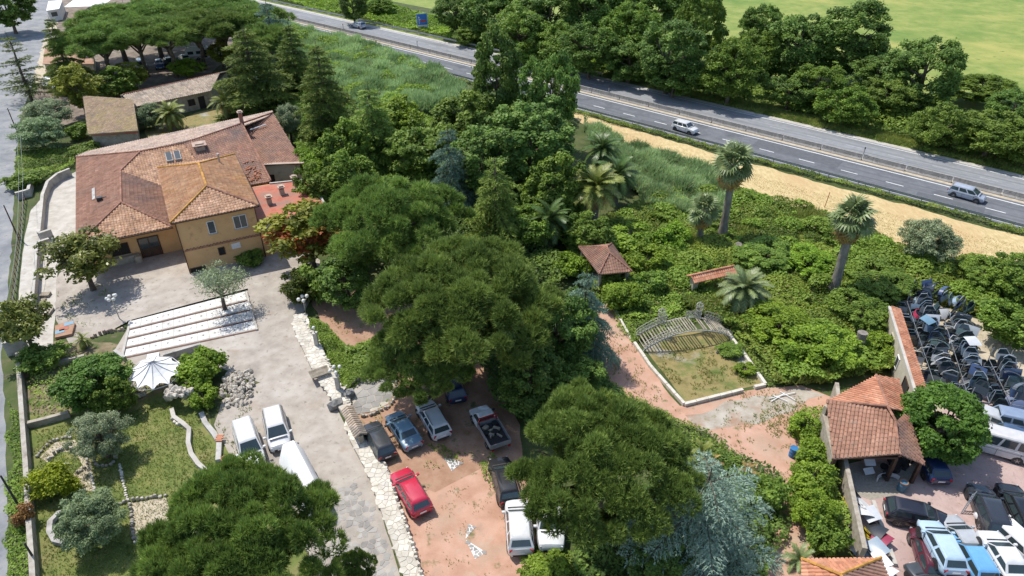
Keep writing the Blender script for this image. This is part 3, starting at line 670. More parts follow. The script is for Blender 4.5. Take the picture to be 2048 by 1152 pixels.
def lumps(seed, h0, h1, cell):
    """heights of a thicket: overlapping rounded mounds of many sizes; also a colour value per mound"""
    def f(x, y):
        h = np.zeros_like(x); tn = np.full_like(x, .25)
        for lv, (cs, hk) in enumerate(((cell, 1.0), (cell * .45, .62), (cell * .2, .34))):
            gx = np.floor(x / cs); gy = np.floor(y / cs)
            for ox in (-1, 0, 1):
                for oy in (-1, 0, 1):
                    cx, cy = gx + ox, gy + oy; r = lambda k: np.modf(np.abs(np.sin(cx * 127.1 + cy * 311.7 + k * 74.7 + seed * 13.3 + lv * 5.1) * 43758.5453))[0]
                    px, py = (cx + r(1)) * cs, (cy + r(2)) * cs; rad = cs * (.55 + .4 * r(3)); d2 = ((x - px) ** 2 + (y - py) ** 2) / rad ** 2
                    hh = hk * (.35 + .65 * r(4)) * np.sqrt(np.clip(1 - d2, 0, 1)); up = hh > h
                    h = np.where(up, hh, h); tn = np.where(up, .08 + .72 * r(5), tn)
        return h0 + (h1 - h0) * h, tn
    return f
# ---------------------------------------------------------------- individual trees
tree('umbrella_pine', 'pine', 780, 425, 300, 'broad umbrella pine nearest the house, its crown touching the yellow-green tree', zc=8.6, var=2)
tree('umbrella_pine', 'pine', 925, 580, 400, 'largest umbrella pine in the middle, its dense crown over the dark cars', zc=9.4, var=0)
tree('umbrella_pine', 'pine', 850, 700, 250, 'low umbrella pine in front of the largest one, above the dark blue hatchback', zc=5.4, var=1)
tree('umbrella_pine', 'pine', 1204, 900, 385, 'round umbrella pine beside the two white cars and the pickup', zc=8.6, var=1)
tree('umbrella_pine', 'pine', 470, 1065, 410, 'umbrella pine at the bottom, over the white box truck and the lawn', zc=8.6, var=0)
tree('umbrella_pine', 'pine', 705, 1135, 90, 'small young pine at the foot of the courtyard flagstones', zc=2.6, var=2)
GL = 'umbrella pine of the grove, '
for (x, y, w, lab) in ((200, 72, 165, 'first from the lane'), (268, 60, 150, 'second from the lane along its front'), (328, 62, 150, 'above the parked white van'), (388, 48, 150, 'above the blue car'), (440, 44, 150, 'above the caravan'), (500, 36, 140, 'closest to the highway'), (225, 34, 160, 'at the back near the white roofs'), (300, 28, 160, 'at the back behind the white van'), (380, 18, 160, 'at the back behind the caravan'), (455, 14, 140, 'at the back beside the dark car on the highway'), (345, -4, 150, 'farthest back above the white marquee'), (530, 75, 110, 'between the broad cedar and the highway')):
    tree('umbrella_pine', 'grove_pine', x, y, w, GL + lab, zc=8.8, group='pines of the grove')
for (kd, x, y, w, zc, lab, var) in (
    ('cedar', 505, 150, 200, 6.5, 'broad dark cedar behind the main house roof, left of the pair', 0),
    ('cedar', 590, 130, 120, 6.0, 'slim dark cedar between the broad cedar and the pointed one', 1),
    ('cedar', 648, 200, 150, 7.0, 'tall pointed dark cedar whose tip rises over the reeds', 1),
    ('deodar', 745, 262, 175, 5.6, 'yellowish cedar with drooping tips right of the pointed cedar', 0),
    ('deodar', 990, 420, 180, 5.2, 'bright green weeping cedar between the big pine and the palms', 1),
    ('cedar', 125, 115, 110, 6.0, 'dark cedar at the corner of the lane and the pine grove', 0),
    ('bare_cedar', 40, 140, 130, 5.4, 'thin bare-branched cedar hanging over the lane', 0),
    ('blue_cedar', 900, 350, 130, 5.5, 'blue-green weeping cedar behind the umbrella pine nearest the house', 1),
    ('blue_cedar', 1168, 640, 150, 4.6, 'blue-green cedar beside the red path and white table', 1),
    ('blue_cedar', 1398, 1045, 340, 4.2, 'large silver-blue cedar at the bottom right of centre', 0),
    ('blue_cedar', 545, 80, 130, 6.4, 'blue-grey cedar behind the broad dark cedar', 1)):
    tree('cedar_tree', kd, x, y, w, lab, zc=zc, var=var)
for (kd, x, y, w, zc, lab) in (
    ('oak', 992, 160, 115, 9.5, 'tall dark tree standing out against the highway, left of two'),
    ('oak', 1100, 190, 105, 8.8, 'tall dark tree standing out against the highway, right of two'),
    ('oak', 1060, 290, 190, 6.6, 'big dark broadleaf tree below the two tall ones'),
    ('green', 925, 255, 150, 5.0, 'green broadleaf tree between the reeds and the two tall dark trees'),
    ('oak', 965, 330, 150, 5.6, 'dark broadleaf tree above the bright weeping cedar'),
    ('green', 1110, 380, 130, 4.6, 'dark green tree left of the big yellowish palm'),
    ('green', 850, 300, 130, 4.6, 'green tree above the blue-green weeping cedar'),
    ('green', 690, 300, 110, 4.4, 'green tree right of the long wing of the house'),
    ('bright', 620, 330, 80, 2.6, 'bright green shrub at the corner of the east wing'),
    ('green', 640, 380, 100, 3.4, 'leafy tree beside the red flat roof'),
    ('bright', 790, 235, 110, 3.4, 'bright green tree right of the pointed cedar'),
    ('yellow', 614, 462, 175, 4.8, 'tall yellow-green and rust-red tree in front of the red flat roof'),
    ('magnolia', 160, 512, 150, 4.2, 'glossy dark magnolia on the courtyard in front of the house'),
    ('magnolia', 38, 640, 120, 4.0, 'glossy magnolia beside the lane wall'),
    ('yellow', 155, 175, 80, 4.6, 'yellow-green tree beside the mossy roof'),
    ('olive', 78, 265, 105, 2.8, 'round grey-green olive beside the lane'),
    ('olive', 95, 225, 90, 2.8, 'grey-green olive behind the round one beside the lane'),
    ('thin_olive', 435, 565, 115, 3.4, 'thin olive tree growing at the head of the white steps'),
    ('olive', 198, 870, 110, 2.4, 'grey-green olive standing in a small stone ring on the lawn'),
    ('olive', 178, 1040, 135, 2.2, 'spreading olive inside the curved stone wall at the bottom left'),
    ('olive', 1860, 480, 115, 3.0, 'lone round olive at the edge of the straw strip'),
    ('laurel', 1888, 848, 170, 3.2, 'round leafy tree in the scrap yard beside the minibus'),
    ('olive', 575, 240, 60, 3.4, 'small grey-green olive at the back corner of the house'),
    ('olive', 300, 230, 60, 2.2, 'small olive between the mossy roof and the palm'),
    ('olive', 345, 190, 50, 2.2, 'small olive touching the eave of the long low building'),
    ('green', 225, 165, 90, 2.8, 'dark green bushy tree behind the mossy roof'),
    ('yellow', 262, 150, 60, 2.8, 'brownish-green young tree in front of the parked white van'),
    ('bright', 372, 135, 60, 2.0, 'bright bush in front of the blue car'),
    ('yellow', 440, 105, 60, 3.0, 'yellowish tree beside the caravan'),
    ('green', 2030, 560, 110, 2.6, 'green tree at the right edge below the straw strip'),
    ('green', 1975, 550, 100, 1.6, 'pale green bush between the olive and the right edge'),
    ('dark_bush', 50, 360, 70, 1.0, 'green bush at the end of the lane wall'),
    ('dark_bush', 155, 262, 46, 1.2, 'dark shrub between the lane olives and the mossy roof'),
    ('dark_bush', 175, 300, 60, .9, 'bush at the back corner of the house by the mossy building'),
    ('laurel', 185, 765, 140, 2.2, 'large dark green shrub left of the white canopy'),
    ('green', 225, 790, 80, 1.8, 'bright green bush in front of the large dark shrub'),
    ('dark_bush', 82, 715, 90, 1.0, 'dark hedge bush below the magnolia beside the lane'),
    ('lime_bush', 102, 965, 85, 1.2, 'yellow-lime bush against the garden wall'),
    ('dead_bush', 48, 1030, 46, .9, 'brown dead bush hanging over the garden wall'),
    ('bush', 400, 735, 95, 1.4, 'leafy bush growing from the rocks right of the white canopy'),
    ('bush', 405, 795, 60, .9, 'small bush below the rock grotto'),
    ('round_bush', 600, 572, 80, 1.8, 'clipped round bush at the edge of the courtyard'),
    ('dark_bush', 640, 560, 90, 2.0, 'dark bush behind the clipped round one'),
    ('dark_bush', 500, 515, 60, .7, 'low shrub against the ochre wall'),
    ('dark_bush', 745, 705, 90, .6, 'low leafy mound in the weedy bed'),
    ('bush', 1095, 1142, 90, .7, 'green bush at the bottom in front of the white cars'),
    ('bush', 1610, 855, 60, 1.0, 'green bush beside the shed wall near the blue barrel'),
    ('bush', 1625, 905, 70, 1.2, 'bright bush along the outside of the scrap yard wall, below the barrel'),
    ('bush', 1625, 965, 90, 1.3, 'bright bush along the outside of the scrap yard wall, in its middle'),
    ('bright', 1630, 1025, 95, 1.6, 'yellow-green bush along the outside of the scrap yard wall, near the lower roof'),
    ('dark_bush', 1650, 1075, 80, 1.3, 'dark bush just above the lower tiled roof'),
    ('dark_bush', 1530, 985, 90, 1.2, 'dark bush beside the path above the silver-blue cedar'),
    ('bush', 1290, 520, 90, 1.4, 'bright bush right of the tiled gazebo'),
    ('bush', 1345, 470, 70, 1.6, 'bright bush left of the short fan palm'),
    ('bush', 1260, 480, 100, 1.4, 'leafy bush behind the tiled gazebo'),
    ('bush', 1245, 590, 80, 1.4, 'green bush in front of the tiled gazebo beside the path'),
    ('dark_bush', 1300, 565, 70, 1.2, 'dark bush between the gazebo and the tiled gateway'),
    ('bush', 1145, 530, 70, 1.4, 'bright bush left of the tiled gazebo'),
    ('bright', 1560, 650, 130, 1.6, 'large bright bush right of the pond'),
    ('bright', 1640, 690, 140, 1.8, 'tall mound of bright leaves beside the palm stumps'),
    ('green', 1530, 510, 110, 1.6, 'green bush behind the big grey-green palm'),
    ('bright', 1615, 520, 100, 1.4, 'bright bush left of the leaning fan palm'),
    ('green', 1760, 560, 130, 1.6, 'green thicket bush right of the leaning fan palm'),
    ('bright', 1765, 690, 80, 1.2, 'bright bush against the tile-capped wall'),
    ('green', 1720, 620, 110, 1.8, 'dark green bush above the palm stump'),
    ('dark_bush', 1462, 700, 52, .4, 'bush growing inside the dry pond under the footbridge'),
    ('bush', 1490, 738, 44, .35, 'low leafy clump on the right of the dry pond'),
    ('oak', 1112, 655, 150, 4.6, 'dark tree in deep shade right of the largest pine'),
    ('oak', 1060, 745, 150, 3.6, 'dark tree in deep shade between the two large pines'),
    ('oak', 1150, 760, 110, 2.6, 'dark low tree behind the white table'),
    ('oak', 690, 560, 120, 3.2, 'dark tree added for shade between the clipped bush and the big pine'),  # added dark crown, put here to shade the gap left of the pine
    ('oak', 12, 14, 100, 6.0, 'dark tree hanging over the lane in the top left corner'),
    ('oak', 1330, 1120, 130, 2.6, 'dark bush in the shade between the round pine and the silver-blue cedar'),
    ('green', 1180, 470, 100, 2.6, 'dark bush below the big yellowing palm'),
    ('green', 1060, 450, 110, 3.0, 'dark bush left of the half-hidden dark palm'),
    ('green', 700, 360, 120, 4.0, 'dark tree behind the umbrella pine nearest the house'),
    ('green', 2035, 650, 120, 2.4, 'dark green tree at the right edge above the rows of car doors')):
    nm = {'oak': 'broadleaf_tree', 'green': 'broadleaf_tree', 'bright': 'broadleaf_tree', 'yellow': 'broadleaf_tree', 'magnolia': 'magnolia_tree', 'olive': 'olive_tree', 'thin_olive': 'olive_tree', 'laurel': 'laurel_tree'}.get(kd, 'bush')
    low = zc < 1.7 or 'bush' in lab or 'shrub' in lab or 'mound' in lab
    if low and 'olive' not in lab: nm = 'bush'
    tree(nm, kd, x, y, w, lab, 'bush' if nm == 'bush' else 'tree', zc=zc, var=0 if 'rust' in lab else (1 if kd == 'yellow' else None))
# the wood along the far side of the highway
for i, (kd, x, y, w, zc, lab) in enumerate((
    ('wood_dark', 705, 6, 62, 5, 'small dark tree above the silver car on the highway'),
    ('wood_dark', 912, 24, 80, 5.5, 'dark ivy-clad tree right behind the blue road sign'),
    ('wood_dark', 975, 30, 110, 6, 'very dark tree in the wood, next but one to the blue sign'),
    ('wood_mid', 1040, 62, 130, 6, 'green tree of the wood above the left tall dark tree'),
    ('wood_mid', 935, 72, 60, 2.0, 'ivy mound at the roadside between the blue sign and the dark tree'),
    ('wood_dark', 1100, 30, 130, 7, 'dark tree at the back of the wood above the tall pair'),
    ('wood_mid', 1130, 92, 110, 5, 'green tree of the wood above the right tall dark tree'),
    ('wood_dark', 1180, 95, 120, 6, 'dark tree of the wood where its shade begins on the road'),
    ('wood_dark', 1190, 25, 140, 8, 'tall tree at the back of the wood, left of its highest part'),
    ('wood_mid', 1260, 75, 140, 7, 'light green tree in the middle of the wood'),
    ('wood_dark', 1300, 25, 140, 8, 'tall dark tree at the back of the wood, in its middle'),
    ('wood_dark', 1260, 118, 115, 4.5, 'dark tree of the wood casting shade on the far lane'),
    ('wood_dark', 1340, 110, 140, 7, 'dark tree of the wood beyond the white car'),
    ('wood_dark', 1350, 150, 105, 4.0, 'low dark tree at the roadside beyond the white car'),
    ('wood_mid', 1400, 50, 120, 8, 'green tree of the wood at the corner of the meadow'),
    ('wood_mid', 1465, 140, 130, 6, 'yellowish-green tree at the roadside right of the white car'),
    ('wood_dark', 1425, 155, 95, 3.8, 'dark low tree left of the yellowish-green roadside tree'),
    ('wood_dark', 1520, 55, 90, 5, 'separate round tree at the edge of the meadow'),
    ('wood_mid', 1510, 110, 110, 5, 'green tree between the yellowish roadside tree and the meadow'),
    ('wood_dark', 1580, 182, 90, 3.2, 'round dark bushy tree standing right at the road edge'),
    ('wood_dark', 1600, 95, 150, 6.5, 'dark tree forming the left half of the big clump at the meadow'),
    ('wood_dark', 1700, 80, 170, 7.5, 'tall dark tree forming the right half of the big clump at the meadow'),
    ('wood_mid', 1640, 170, 110, 4, 'green tree below the big clump at the meadow'),
    ('wood_mid', 1690, 210, 110, 3.4, 'low green tree between the road and the big clump'),
    ('wood_dark', 1755, 150, 110, 4, 'dark tree on the right flank of the big clump'),
    ('wood_mid', 1770, 195, 110, 3.4, 'light bushy tree between the two big clumps'),
    ('wood_dark', 1850, 150, 160, 6.5, 'big round dark tree standing before the meadow on the right'),
    ('wood_mid', 1960, 175, 140, 2.6, 'low hedge tree right of the big round dark tree'),
    ('wood_dark', 2030, 215, 120, 3.6, 'dark tree at the right edge of the picture behind the hedge'),
    ('wood_mid', 1885, 250, 125, 3.6, 'bright-leaved tree at the roadside, left of the last pair'),
    ('wood_mid', 1985, 268, 145, 3.6, 'bright-leaved tree at the roadside in the right corner'),
    ('wood_mid', 2065, 285, 120, 3.6, 'bright-leaved tree cut by the right edge of the picture'),
    ('wood_mid', 1060, 110, 80, 2.4, 'ivy-covered mound at the roadside left of the tall pair'),
    ('wood_mid', 760, 12, 60, 2.2, 'ivy mound right of the small dark tree'),
    ('wood_dark', 1230, 0, 160, 9, 'dark tree at the very back of the wood on its left'),
    ('wood_dark', 1040, -5, 140, 9, 'dark tree at the very back behind the blue sign'),
    ('wood_dark', 1370, 0, 120, 9, 'dark tree at the very back next to the meadow corner'))):
    tree('broadleaf_tree', kd, x, y, w, lab, zc=zc, group='wood along the highway')

# ---------------------------------------------------------------- palms: every frond is a part
def frond_mesh(seed, L, arch, m, n=34, name='frond', lw=.010):
    rg = np.random.default_rng(seed); b = MB(); pts = []
    for i in range(9):
        s = i / 8; pts.append(Vector((L * s * (1 - .18 * arch * s), 0, L * (.42 * s - arch * s * s))))
    b.tint = .9; b.tube(pts, [.016 - .014 * i / 8 for i in range(9)], 4, False)
    for i in range(n):
        s = .12 + .88 * i / n; k = min(7, int(s * 8)); f = s * 8 - k; p = pts[k].lerp(pts[k + 1], f); d = (pts[k + 1] - pts[k]).normalized()
        ll = L * .15 * math.sin(math.pi * min(1, .16 + .84 * s) * .93) + .1
        for sg in (-1, 1):
            b.tint = float(np.clip(rg.normal(.5, .2), 0, .9)); o = d * .75 + Vector((0, sg * .8, .28 - .35 * s)); o.normalize()
            e = p + o * ll * rg.uniform(.85, 1.1) + Vector((0, 0, -.06 * ll)); w = d * lw * 2
            b.add([p - w, p + w, e], [(0, 1, 2)] if sg > 0 else [(1, 0, 2)])
    return b.mesh(name, m)
def palm(px, py, H, L, label, gr='frond', nf=52, dead=10, z=0.0, lean=(0, 0), trunk_r=.38, drop=1.0, low=-.75):
    p = P(px, py, z + H); t = thing('palm_tree', label, 'palm', (p.x - lean[0], p.y - lean[1], z))
    b = MB(); n = 7
    b.tube([(lean[0] * (i / n) ** 2, lean[1] * (i / n) ** 2, H * i / n - (.2 if i == 0 else 0)) for i in range(n + 1)], [trunk_r * (1.15 if i == 0 else .95 + .12 * (i % 2)) for i in range(n)] + [trunk_r * 1.25], 9)
    b.build('trunk', M['palmbark'], t, smooth=70)
    fr = [frond_mesh(50 + i, 1.0, a, M[gr]) for i, a in enumerate((.55, .75, .95))]; df = frond_mesh(60, 1.0, .9, M['frond_dead'], 18)
    for i in range(nf):
        u = i / nf; el = math.pi / 2 * (1 - 1.55 * u ** .8) ; a = i * 2.39996 + rnd(-.2, .2); isd = i >= nf - dead
        o = link('frond', df if isd else fr[min(2, int(u * 3))], t, (lean[0], lean[1], H - .05 * u), None, [L * rnd(.88, 1.08) * (.8 if isd else 1)] * 3)
        el = max(low, el * .9 - .25)
        o.rotation_euler = Matrix.Rotation(a, 4, 'Z').to_3x3().to_4x4().to_euler()
        o.rotation_euler = (Matrix.Rotation(a, 3, 'Z') @ Matrix.Rotation(-el, 3, 'Y') @ Matrix.Rotation(rnd(-.5, .5), 3, 'X')).to_euler()
    return t
palm(340, 228, 2.6, 2.9, 'date palm between the mossy roof and the main house', nf=48, dead=6)
palm(448, 205, 2.8, 2.8, 'yellowing palm half hidden under the broad dark cedar', nf=34, dead=10)
palm(1192, 378, 5.2, 3.6, 'big date palm with yellow hanging fronds in the middle of the garden', nf=78, dead=34, trunk_r=.5, low=-1.15)
palm(1205, 300, 5.0, 3.4, 'green date palm behind the big yellowing one', 'frond_dark', nf=48, dead=3)
palm(1235, 350, 4.2, 3.2, 'dark palm right of the big yellowing one', 'frond_dark', nf=44, dead=4)
palm(1100, 440, 3.8, 3.2, 'dark palm half hidden left of the big yellowing one', 'frond_dark', nf=44, dead=6)
palm(1490, 580, 2.2, 2.9, 'round grey-green palm beside the tiled gateway', 'frond_green', nf=62, dead=0, trunk_r=.45)
palm(810, 300, 3.6, 2.6, 'pale palm among the trees above the umbrella pine', nf=30, dead=2)
palm(1600, 1120, .5, 1.3, 'small young palm left of the lower tiled roof', 'frond_green', nf=24, dead=0, trunk_r=.16)
palm(1405, 905, 1.6, 1.2, 'small palm at the right edge of the round pine', nf=24, dead=5, trunk_r=.16)
palm(165, 680, .9, 1.0, 'spiky young palm beside the tiled slab in the garden', nf=22, dead=0, trunk_r=.14)
def fan_mesh(seed, m):
    """one fan leaf: stalk and a split blade"""
    rg = np.random.default_rng(seed); b = MB(); b.tint = .8; b.tube([(0, 0, 0), (.3, 0, .06), (.55, 0, .04)], [.03, .022, .018], 4, False)
    c = Vector((.5, 0, .04)); n = 15
    for i in range(n):
        a = math.radians(-115 + 230 * i / (n - 1)); r = .62 * (1 - .18 * abs(i - 7) / 7) * rg.uniform(.92, 1.06); b.tint = float(np.clip(rg.normal(.5, .22), 0, .9))
        d = Vector((math.cos(a), math.sin(a), 0)); s = Vector((-math.sin(a), math.cos(a), 0)) * .05
        mid = c + d * r * .6 + Vector((0, 0, .03)); tip = c + d * r + Vector((0, 0, -.16))
        b.add([c, mid - s, tip, mid + s], [(0, 1, 2, 3)])
    return b.mesh('fan_leaf', m)
FANS = [fan_mesh(i, M['frond_green']) for i in range(3)]; FAND = fan_mesh(9, M['frond_dead'])
def fan_palm(base, top, H, r, L, label, nf=30):
    b0 = P(*base); p = P(top[0], top[1], H); ln = p - b0; t = thing('fan_palm', label, 'palm', (b0.x, b0.y, 0))
    b = MB(); n = 10
    b.tube([(ln.x * (i / n) ** 1.3, ln.y * (i / n) ** 1.3, H * i / n - (.2 if i == 0 else 0)) for i in range(n + 1)], [r * (1.5 - .5 * min(1, i / 3)) * (1 + .07 * (i % 2)) for i in range(n)] + [r * 1.05], 10)
    b.build('trunk', M['palmbark'], t, smooth=70)
    b = MB(); b.tube([(ln.x * .93, ln.y * .93, H * .86), (ln.x, ln.y, H + .1)], [r * 1.0, r * 1.6], 9); b.build('leaf_base', M['palmbark'], t, smooth=60)
    for i in range(nf + 22):
        u = i / nf; dead = i >= nf; el = 1.35 - 2.0 * u if not dead else rnd(-1.45, -1.1)
        o = link('fan_leaf', FAND if dead else FANS[i % 3], t, (ln.x, ln.y, H + .25 - .5 * min(1, u)), None, [L * rnd(.85, 1.1)] * 3)
        o.rotation_euler = (Matrix.Rotation(i * 2.39996, 3, 'Z') @ Matrix.Rotation(-el, 3, 'Y') @ Matrix.Rotation(rnd(-.9, .9), 3, 'X')).to_euler()
fan_palm((1443, 478), (1468, 330), 9.4, .40, 2.5, 'tallest fan palm with a thick grey trunk at the straw strip')
fan_palm((1397, 488), (1408, 420), 4.4, .34, 2.0, 'short fan palm left of the tallest one', 26)
fan_palm((1664, 590), (1706, 438), 8.8, .42, 2.3, 'leaning fan palm with a thick trunk right of the pond')
for (bx, tx, H, r, lab) in (((1712, 712), (1726, 665), 2.6, .42, 'headless palm trunk standing left of the white box'), ((1600, 728), (1610, 700), 1.6, .34, 'short broken palm stump overgrown by leaves'), ((1472, 505), (1478, 488), 1.3, .35, 'low grey palm stump behind the round palm')):
    b0 = P(*bx); t1 = P(tx[0], tx[1], H) - b0; b = MB()
    b.tube([(t1.x * i / 5, t1.y * i / 5, H * i / 5 - (.1 if i == 0 else 0)) for i in range(6)], [r * (1 + .12 * (i % 2)) for i in range(6)], 9)
    tag(b.build('palm_stump', M['palmbark'], loc=b0, smooth=60), lab, 'palm stump')
for (x, y, lab) in ((1425, 925, 'small dry palm at the edge of the round pine above the blue cedar'), (1495, 942, 'small dry palm beside the path above the silver-blue cedar')):
    t = palm(x, y, 1.5, .9, lab, 'frond_dead', nf=18, dead=8, trunk_r=.18, low=-1.2)

# ---------------------------------------------------------------- uncountable cover
br = [(1120, 470), (1255, 430), (1330, 400), (1440, 380), (1510, 392), (1600, 420), (1690, 455), (1790, 495), (1900, 525), (2060, 535), (2060, 700), (1960, 640), (1850, 600), (1800, 590), (1780, 640), (1785, 745), (1640, 775), (1545, 772), (1470, 668), (1400, 640), (1330, 590), (1240, 560), (1220, 600), (1150, 560)]
cover('bramble_thicket', br, 80, lumps(1, .15, 1.55, 4.2), M['bramble'], .15, 'tangle of bright green brambles filling the overgrown garden', 'brambles', 1)
cover('bramble_thicket', [(1250, 420), (1330, 395), (1440, 440), (1440, 470), (1340, 460)], 80, lumps(2, .3, 1.6, 3), M['bramble'], .15, 'brambles between the reeds and the short fan palm', 'brambles', 2)
cover('undergrowth', [(430, 215), (520, 205), (580, 160), (690, 235), (900, 250), (930, 205), (1150, 235), (1120, 330), (1170, 430), (1150, 520), (1040, 470), (900, 400), (700, 420), (660, 400), (610, 330), (560, 240)], 46, lumps(3, .3, 3.0, 5), M['leaf_mid'], .22, 'dark green undergrowth between the trees behind the house', 'undergrowth', 3)
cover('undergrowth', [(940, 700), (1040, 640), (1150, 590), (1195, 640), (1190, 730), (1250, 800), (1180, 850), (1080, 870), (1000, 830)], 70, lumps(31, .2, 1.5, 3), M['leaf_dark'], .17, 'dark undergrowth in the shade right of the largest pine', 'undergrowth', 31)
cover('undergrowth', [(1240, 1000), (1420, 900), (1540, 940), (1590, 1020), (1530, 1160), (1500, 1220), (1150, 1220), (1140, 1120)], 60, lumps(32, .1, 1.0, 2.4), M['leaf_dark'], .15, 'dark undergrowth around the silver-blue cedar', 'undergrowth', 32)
cover('undergrowth', [(1130, 540), (1225, 560), (1260, 640), (1330, 640), (1420, 600), (1420, 560), (1300, 500), (1180, 470)], 70, lumps(33, .1, 1.0, 2.4), M['bramble'], .14, 'leafy undergrowth around the tiled gazebo', 'undergrowth', 33)
cover('reed_bed', [(560, 60), (640, 80), (760, 110), (870, 150), (935, 190), (900, 240), (800, 250), (720, 250), (690, 190), (620, 150)], 36, lumps(4, 1.0, 3.6, 3.5), M['reed'], .3, 'pale green reeds along the near side of the highway, above the cedars', 'reeds', 4, blades=True, bl=1.3, jitter=.5, spread=.38)
cover('reed_bed', [(1165, 250), (1240, 292), (1330, 326), (1430, 350), (1445, 395), (1440, 440), (1370, 440), (1290, 420), (1255, 370), (1200, 330)], 55, lumps(5, .5, 2.6, 3), M['reed'], .3, 'pale green reeds between the big palm and the straw strip', 'reeds', 5, blades=True, bl=1.1, jitter=.5, spread=.38)
cover('ivy_bank', [tuple(hw(p, q)[:2]) for p, q in ((60, 117.5), (100, 117), (160, 116.8), (230, 117), (230, 135), (150, 132), (100, 130), (60, 126))], 19, lumps(6, .1, 1.7, 5), M['leaf_bright'], .30, 'ivy and scrub on the far bank of the highway', 'scrub', 6, world=True)
cover('hedge_scrub', [tuple(hw(p, q)[:2]) for p, q in ((-60, 121), (-20, 120.5), (20, 119), (60, 118), (60, 128), (40, 138), (20, 136), (-10, 139), (-60, 140))], 18, lumps(7, .2, 2.2, 6), M['leaf_mid'], .26, 'scrub under the trees along the meadow', 'scrub', 7, world=True)
cover('verge_grass', [tuple(hw(p, q)[:2]) for p, q in ((-50, 115.8), (0, 115.7), (60, 115.7), (60, 118.5), (20, 120), (-20, 121.5), (-50, 121.5))], 30, lumps(8, .1, .5, 3), M['grassblade'], .2, 'dry grass verge on the far side of the highway', 'grass', 8, world=True, blades=True, bl=.5)
cover('verge_weeds', [tuple(hw(p, q)[:2]) for p, q in ((-20, 95.4), (20, 95.2), (60, 95.1), (95, 95.4), (95, 96.7), (-20, 96.7))], 70, lumps(9, .15, .8, 2), M['bramble'], .13, 'green weeds growing along the guard rail of the near carriageway', 'weeds', 9, world=True)
cover('lawn_grass', [(66, 860), (250, 835), (330, 800), (400, 840), (450, 930), (470, 980), (340, 1030), (300, 1200), (84, 1200), (74, 1000)], 60, lumps(10, .03, .16, 2), M['grassblade'], .1, 'rough lawn grass in the lower garden', 'grass', 10, blades=True, bl=.16)
cover('roadside_weeds', [(14, 800), (44, 830), (52, 960), (58, 1152), (60, 1250), (18, 1250), (16, 1000)], 90, lumps(11, .05, .35, 1.6), M['weeds'], .1, 'green weeds between the lane and the garden wall', 'weeds', 11)
cover('weeds', [(616, 640), (640, 648), (700, 706), (765, 738), (790, 765), (720, 765), (690, 790), (655, 725)], 190, lumps(12, .1, .75, 1.6), M['weeds'], .1, 'lush weeds in the bed beside the raised walkway', 'weeds', 12)
cover('weeds', [(955, 930), (985, 905), (1015, 955), (1010, 1010), (990, 985)], 60, lumps(13, .02, .3, 1.2), M['weeds'], .09, 'weeds beside the half-hidden dark car', 'weeds', 13)
cover('weeds', [(1030, 1100), (1130, 1095), (1170, 1152), (1040, 1160)], 120, lumps(14, .1, .6, 1.5), M['weeds'], .1, 'weeds at the bottom behind the white cars', 'weeds', 14)
cover('weeds', [(850, 890), (900, 900), (950, 935), (900, 925)], 60, lumps(15, .02, .25, 1.2), M['weeds'], .09, 'weeds behind the silver estate car', 'weeds', 15)
cover('weeds', [(1500, 830), (1600, 800), (1640, 840), (1600, 870), (1560, 880)], 26, lumps(16, .02, .25, 1.2), M['grassblade'], .09, 'sparse dry grass on the red path by the shed', 'grass', 16, blades=True, bl=.25)
cover('pond_weeds', [(1300, 715), (1370, 800), (1520, 765), (1470, 700), (1400, 690)], 40, lumps(17, .02, .25, 1.0), M['grassblade'], .1, 'dry grass on the bed of the empty pond', 'grass', 17, blades=True, bl=.2, keep=.5)
cover('wall_shrubs', [(1585, 840), (1640, 830), (1668, 930), (1690, 1110), (1640, 1110), (1590, 1010), (1600, 930)], 120, lumps(18, .3, 1.5, 2.4), M['bramble'], .12, 'leafy shrubs along the outside of the scrap yard wall', 'shrubs', 18)
cover('lane_scrub', [(36, 300), (150, 300), (150, 335), (90, 365), (30, 390)], 70, lumps(19, .1, .9, 2.5), M['bramble'], .14, 'scrub between the lane and the back of the house', 'scrub', 19)
cover('bed_plants', [(60, 740), (120, 700), (250, 720), (330, 770), (250, 810), (70, 840)], 28, lumps(20, .05, .6, 2), M['bramble'], .11, 'weeds in the planting bed left of the white canopy', 'weeds', 20)
cover('straw_stubble', [(1150, 232), (1330, 294), (1560, 364), (1850, 444), (2060, 497), (2060, 515), (1900, 505), (1790, 480), (1690, 436), (1560, 396), (1430, 335), (1330, 316), (1240, 280)], 22, lumps(21, .02, .12, 2), leafmat('straw_blade', (.38, .29, .13), (.62, .50, .28), .1), .1, 'cut straw lying on the dry strip', 'straw', 21, blades=True, bl=.14)

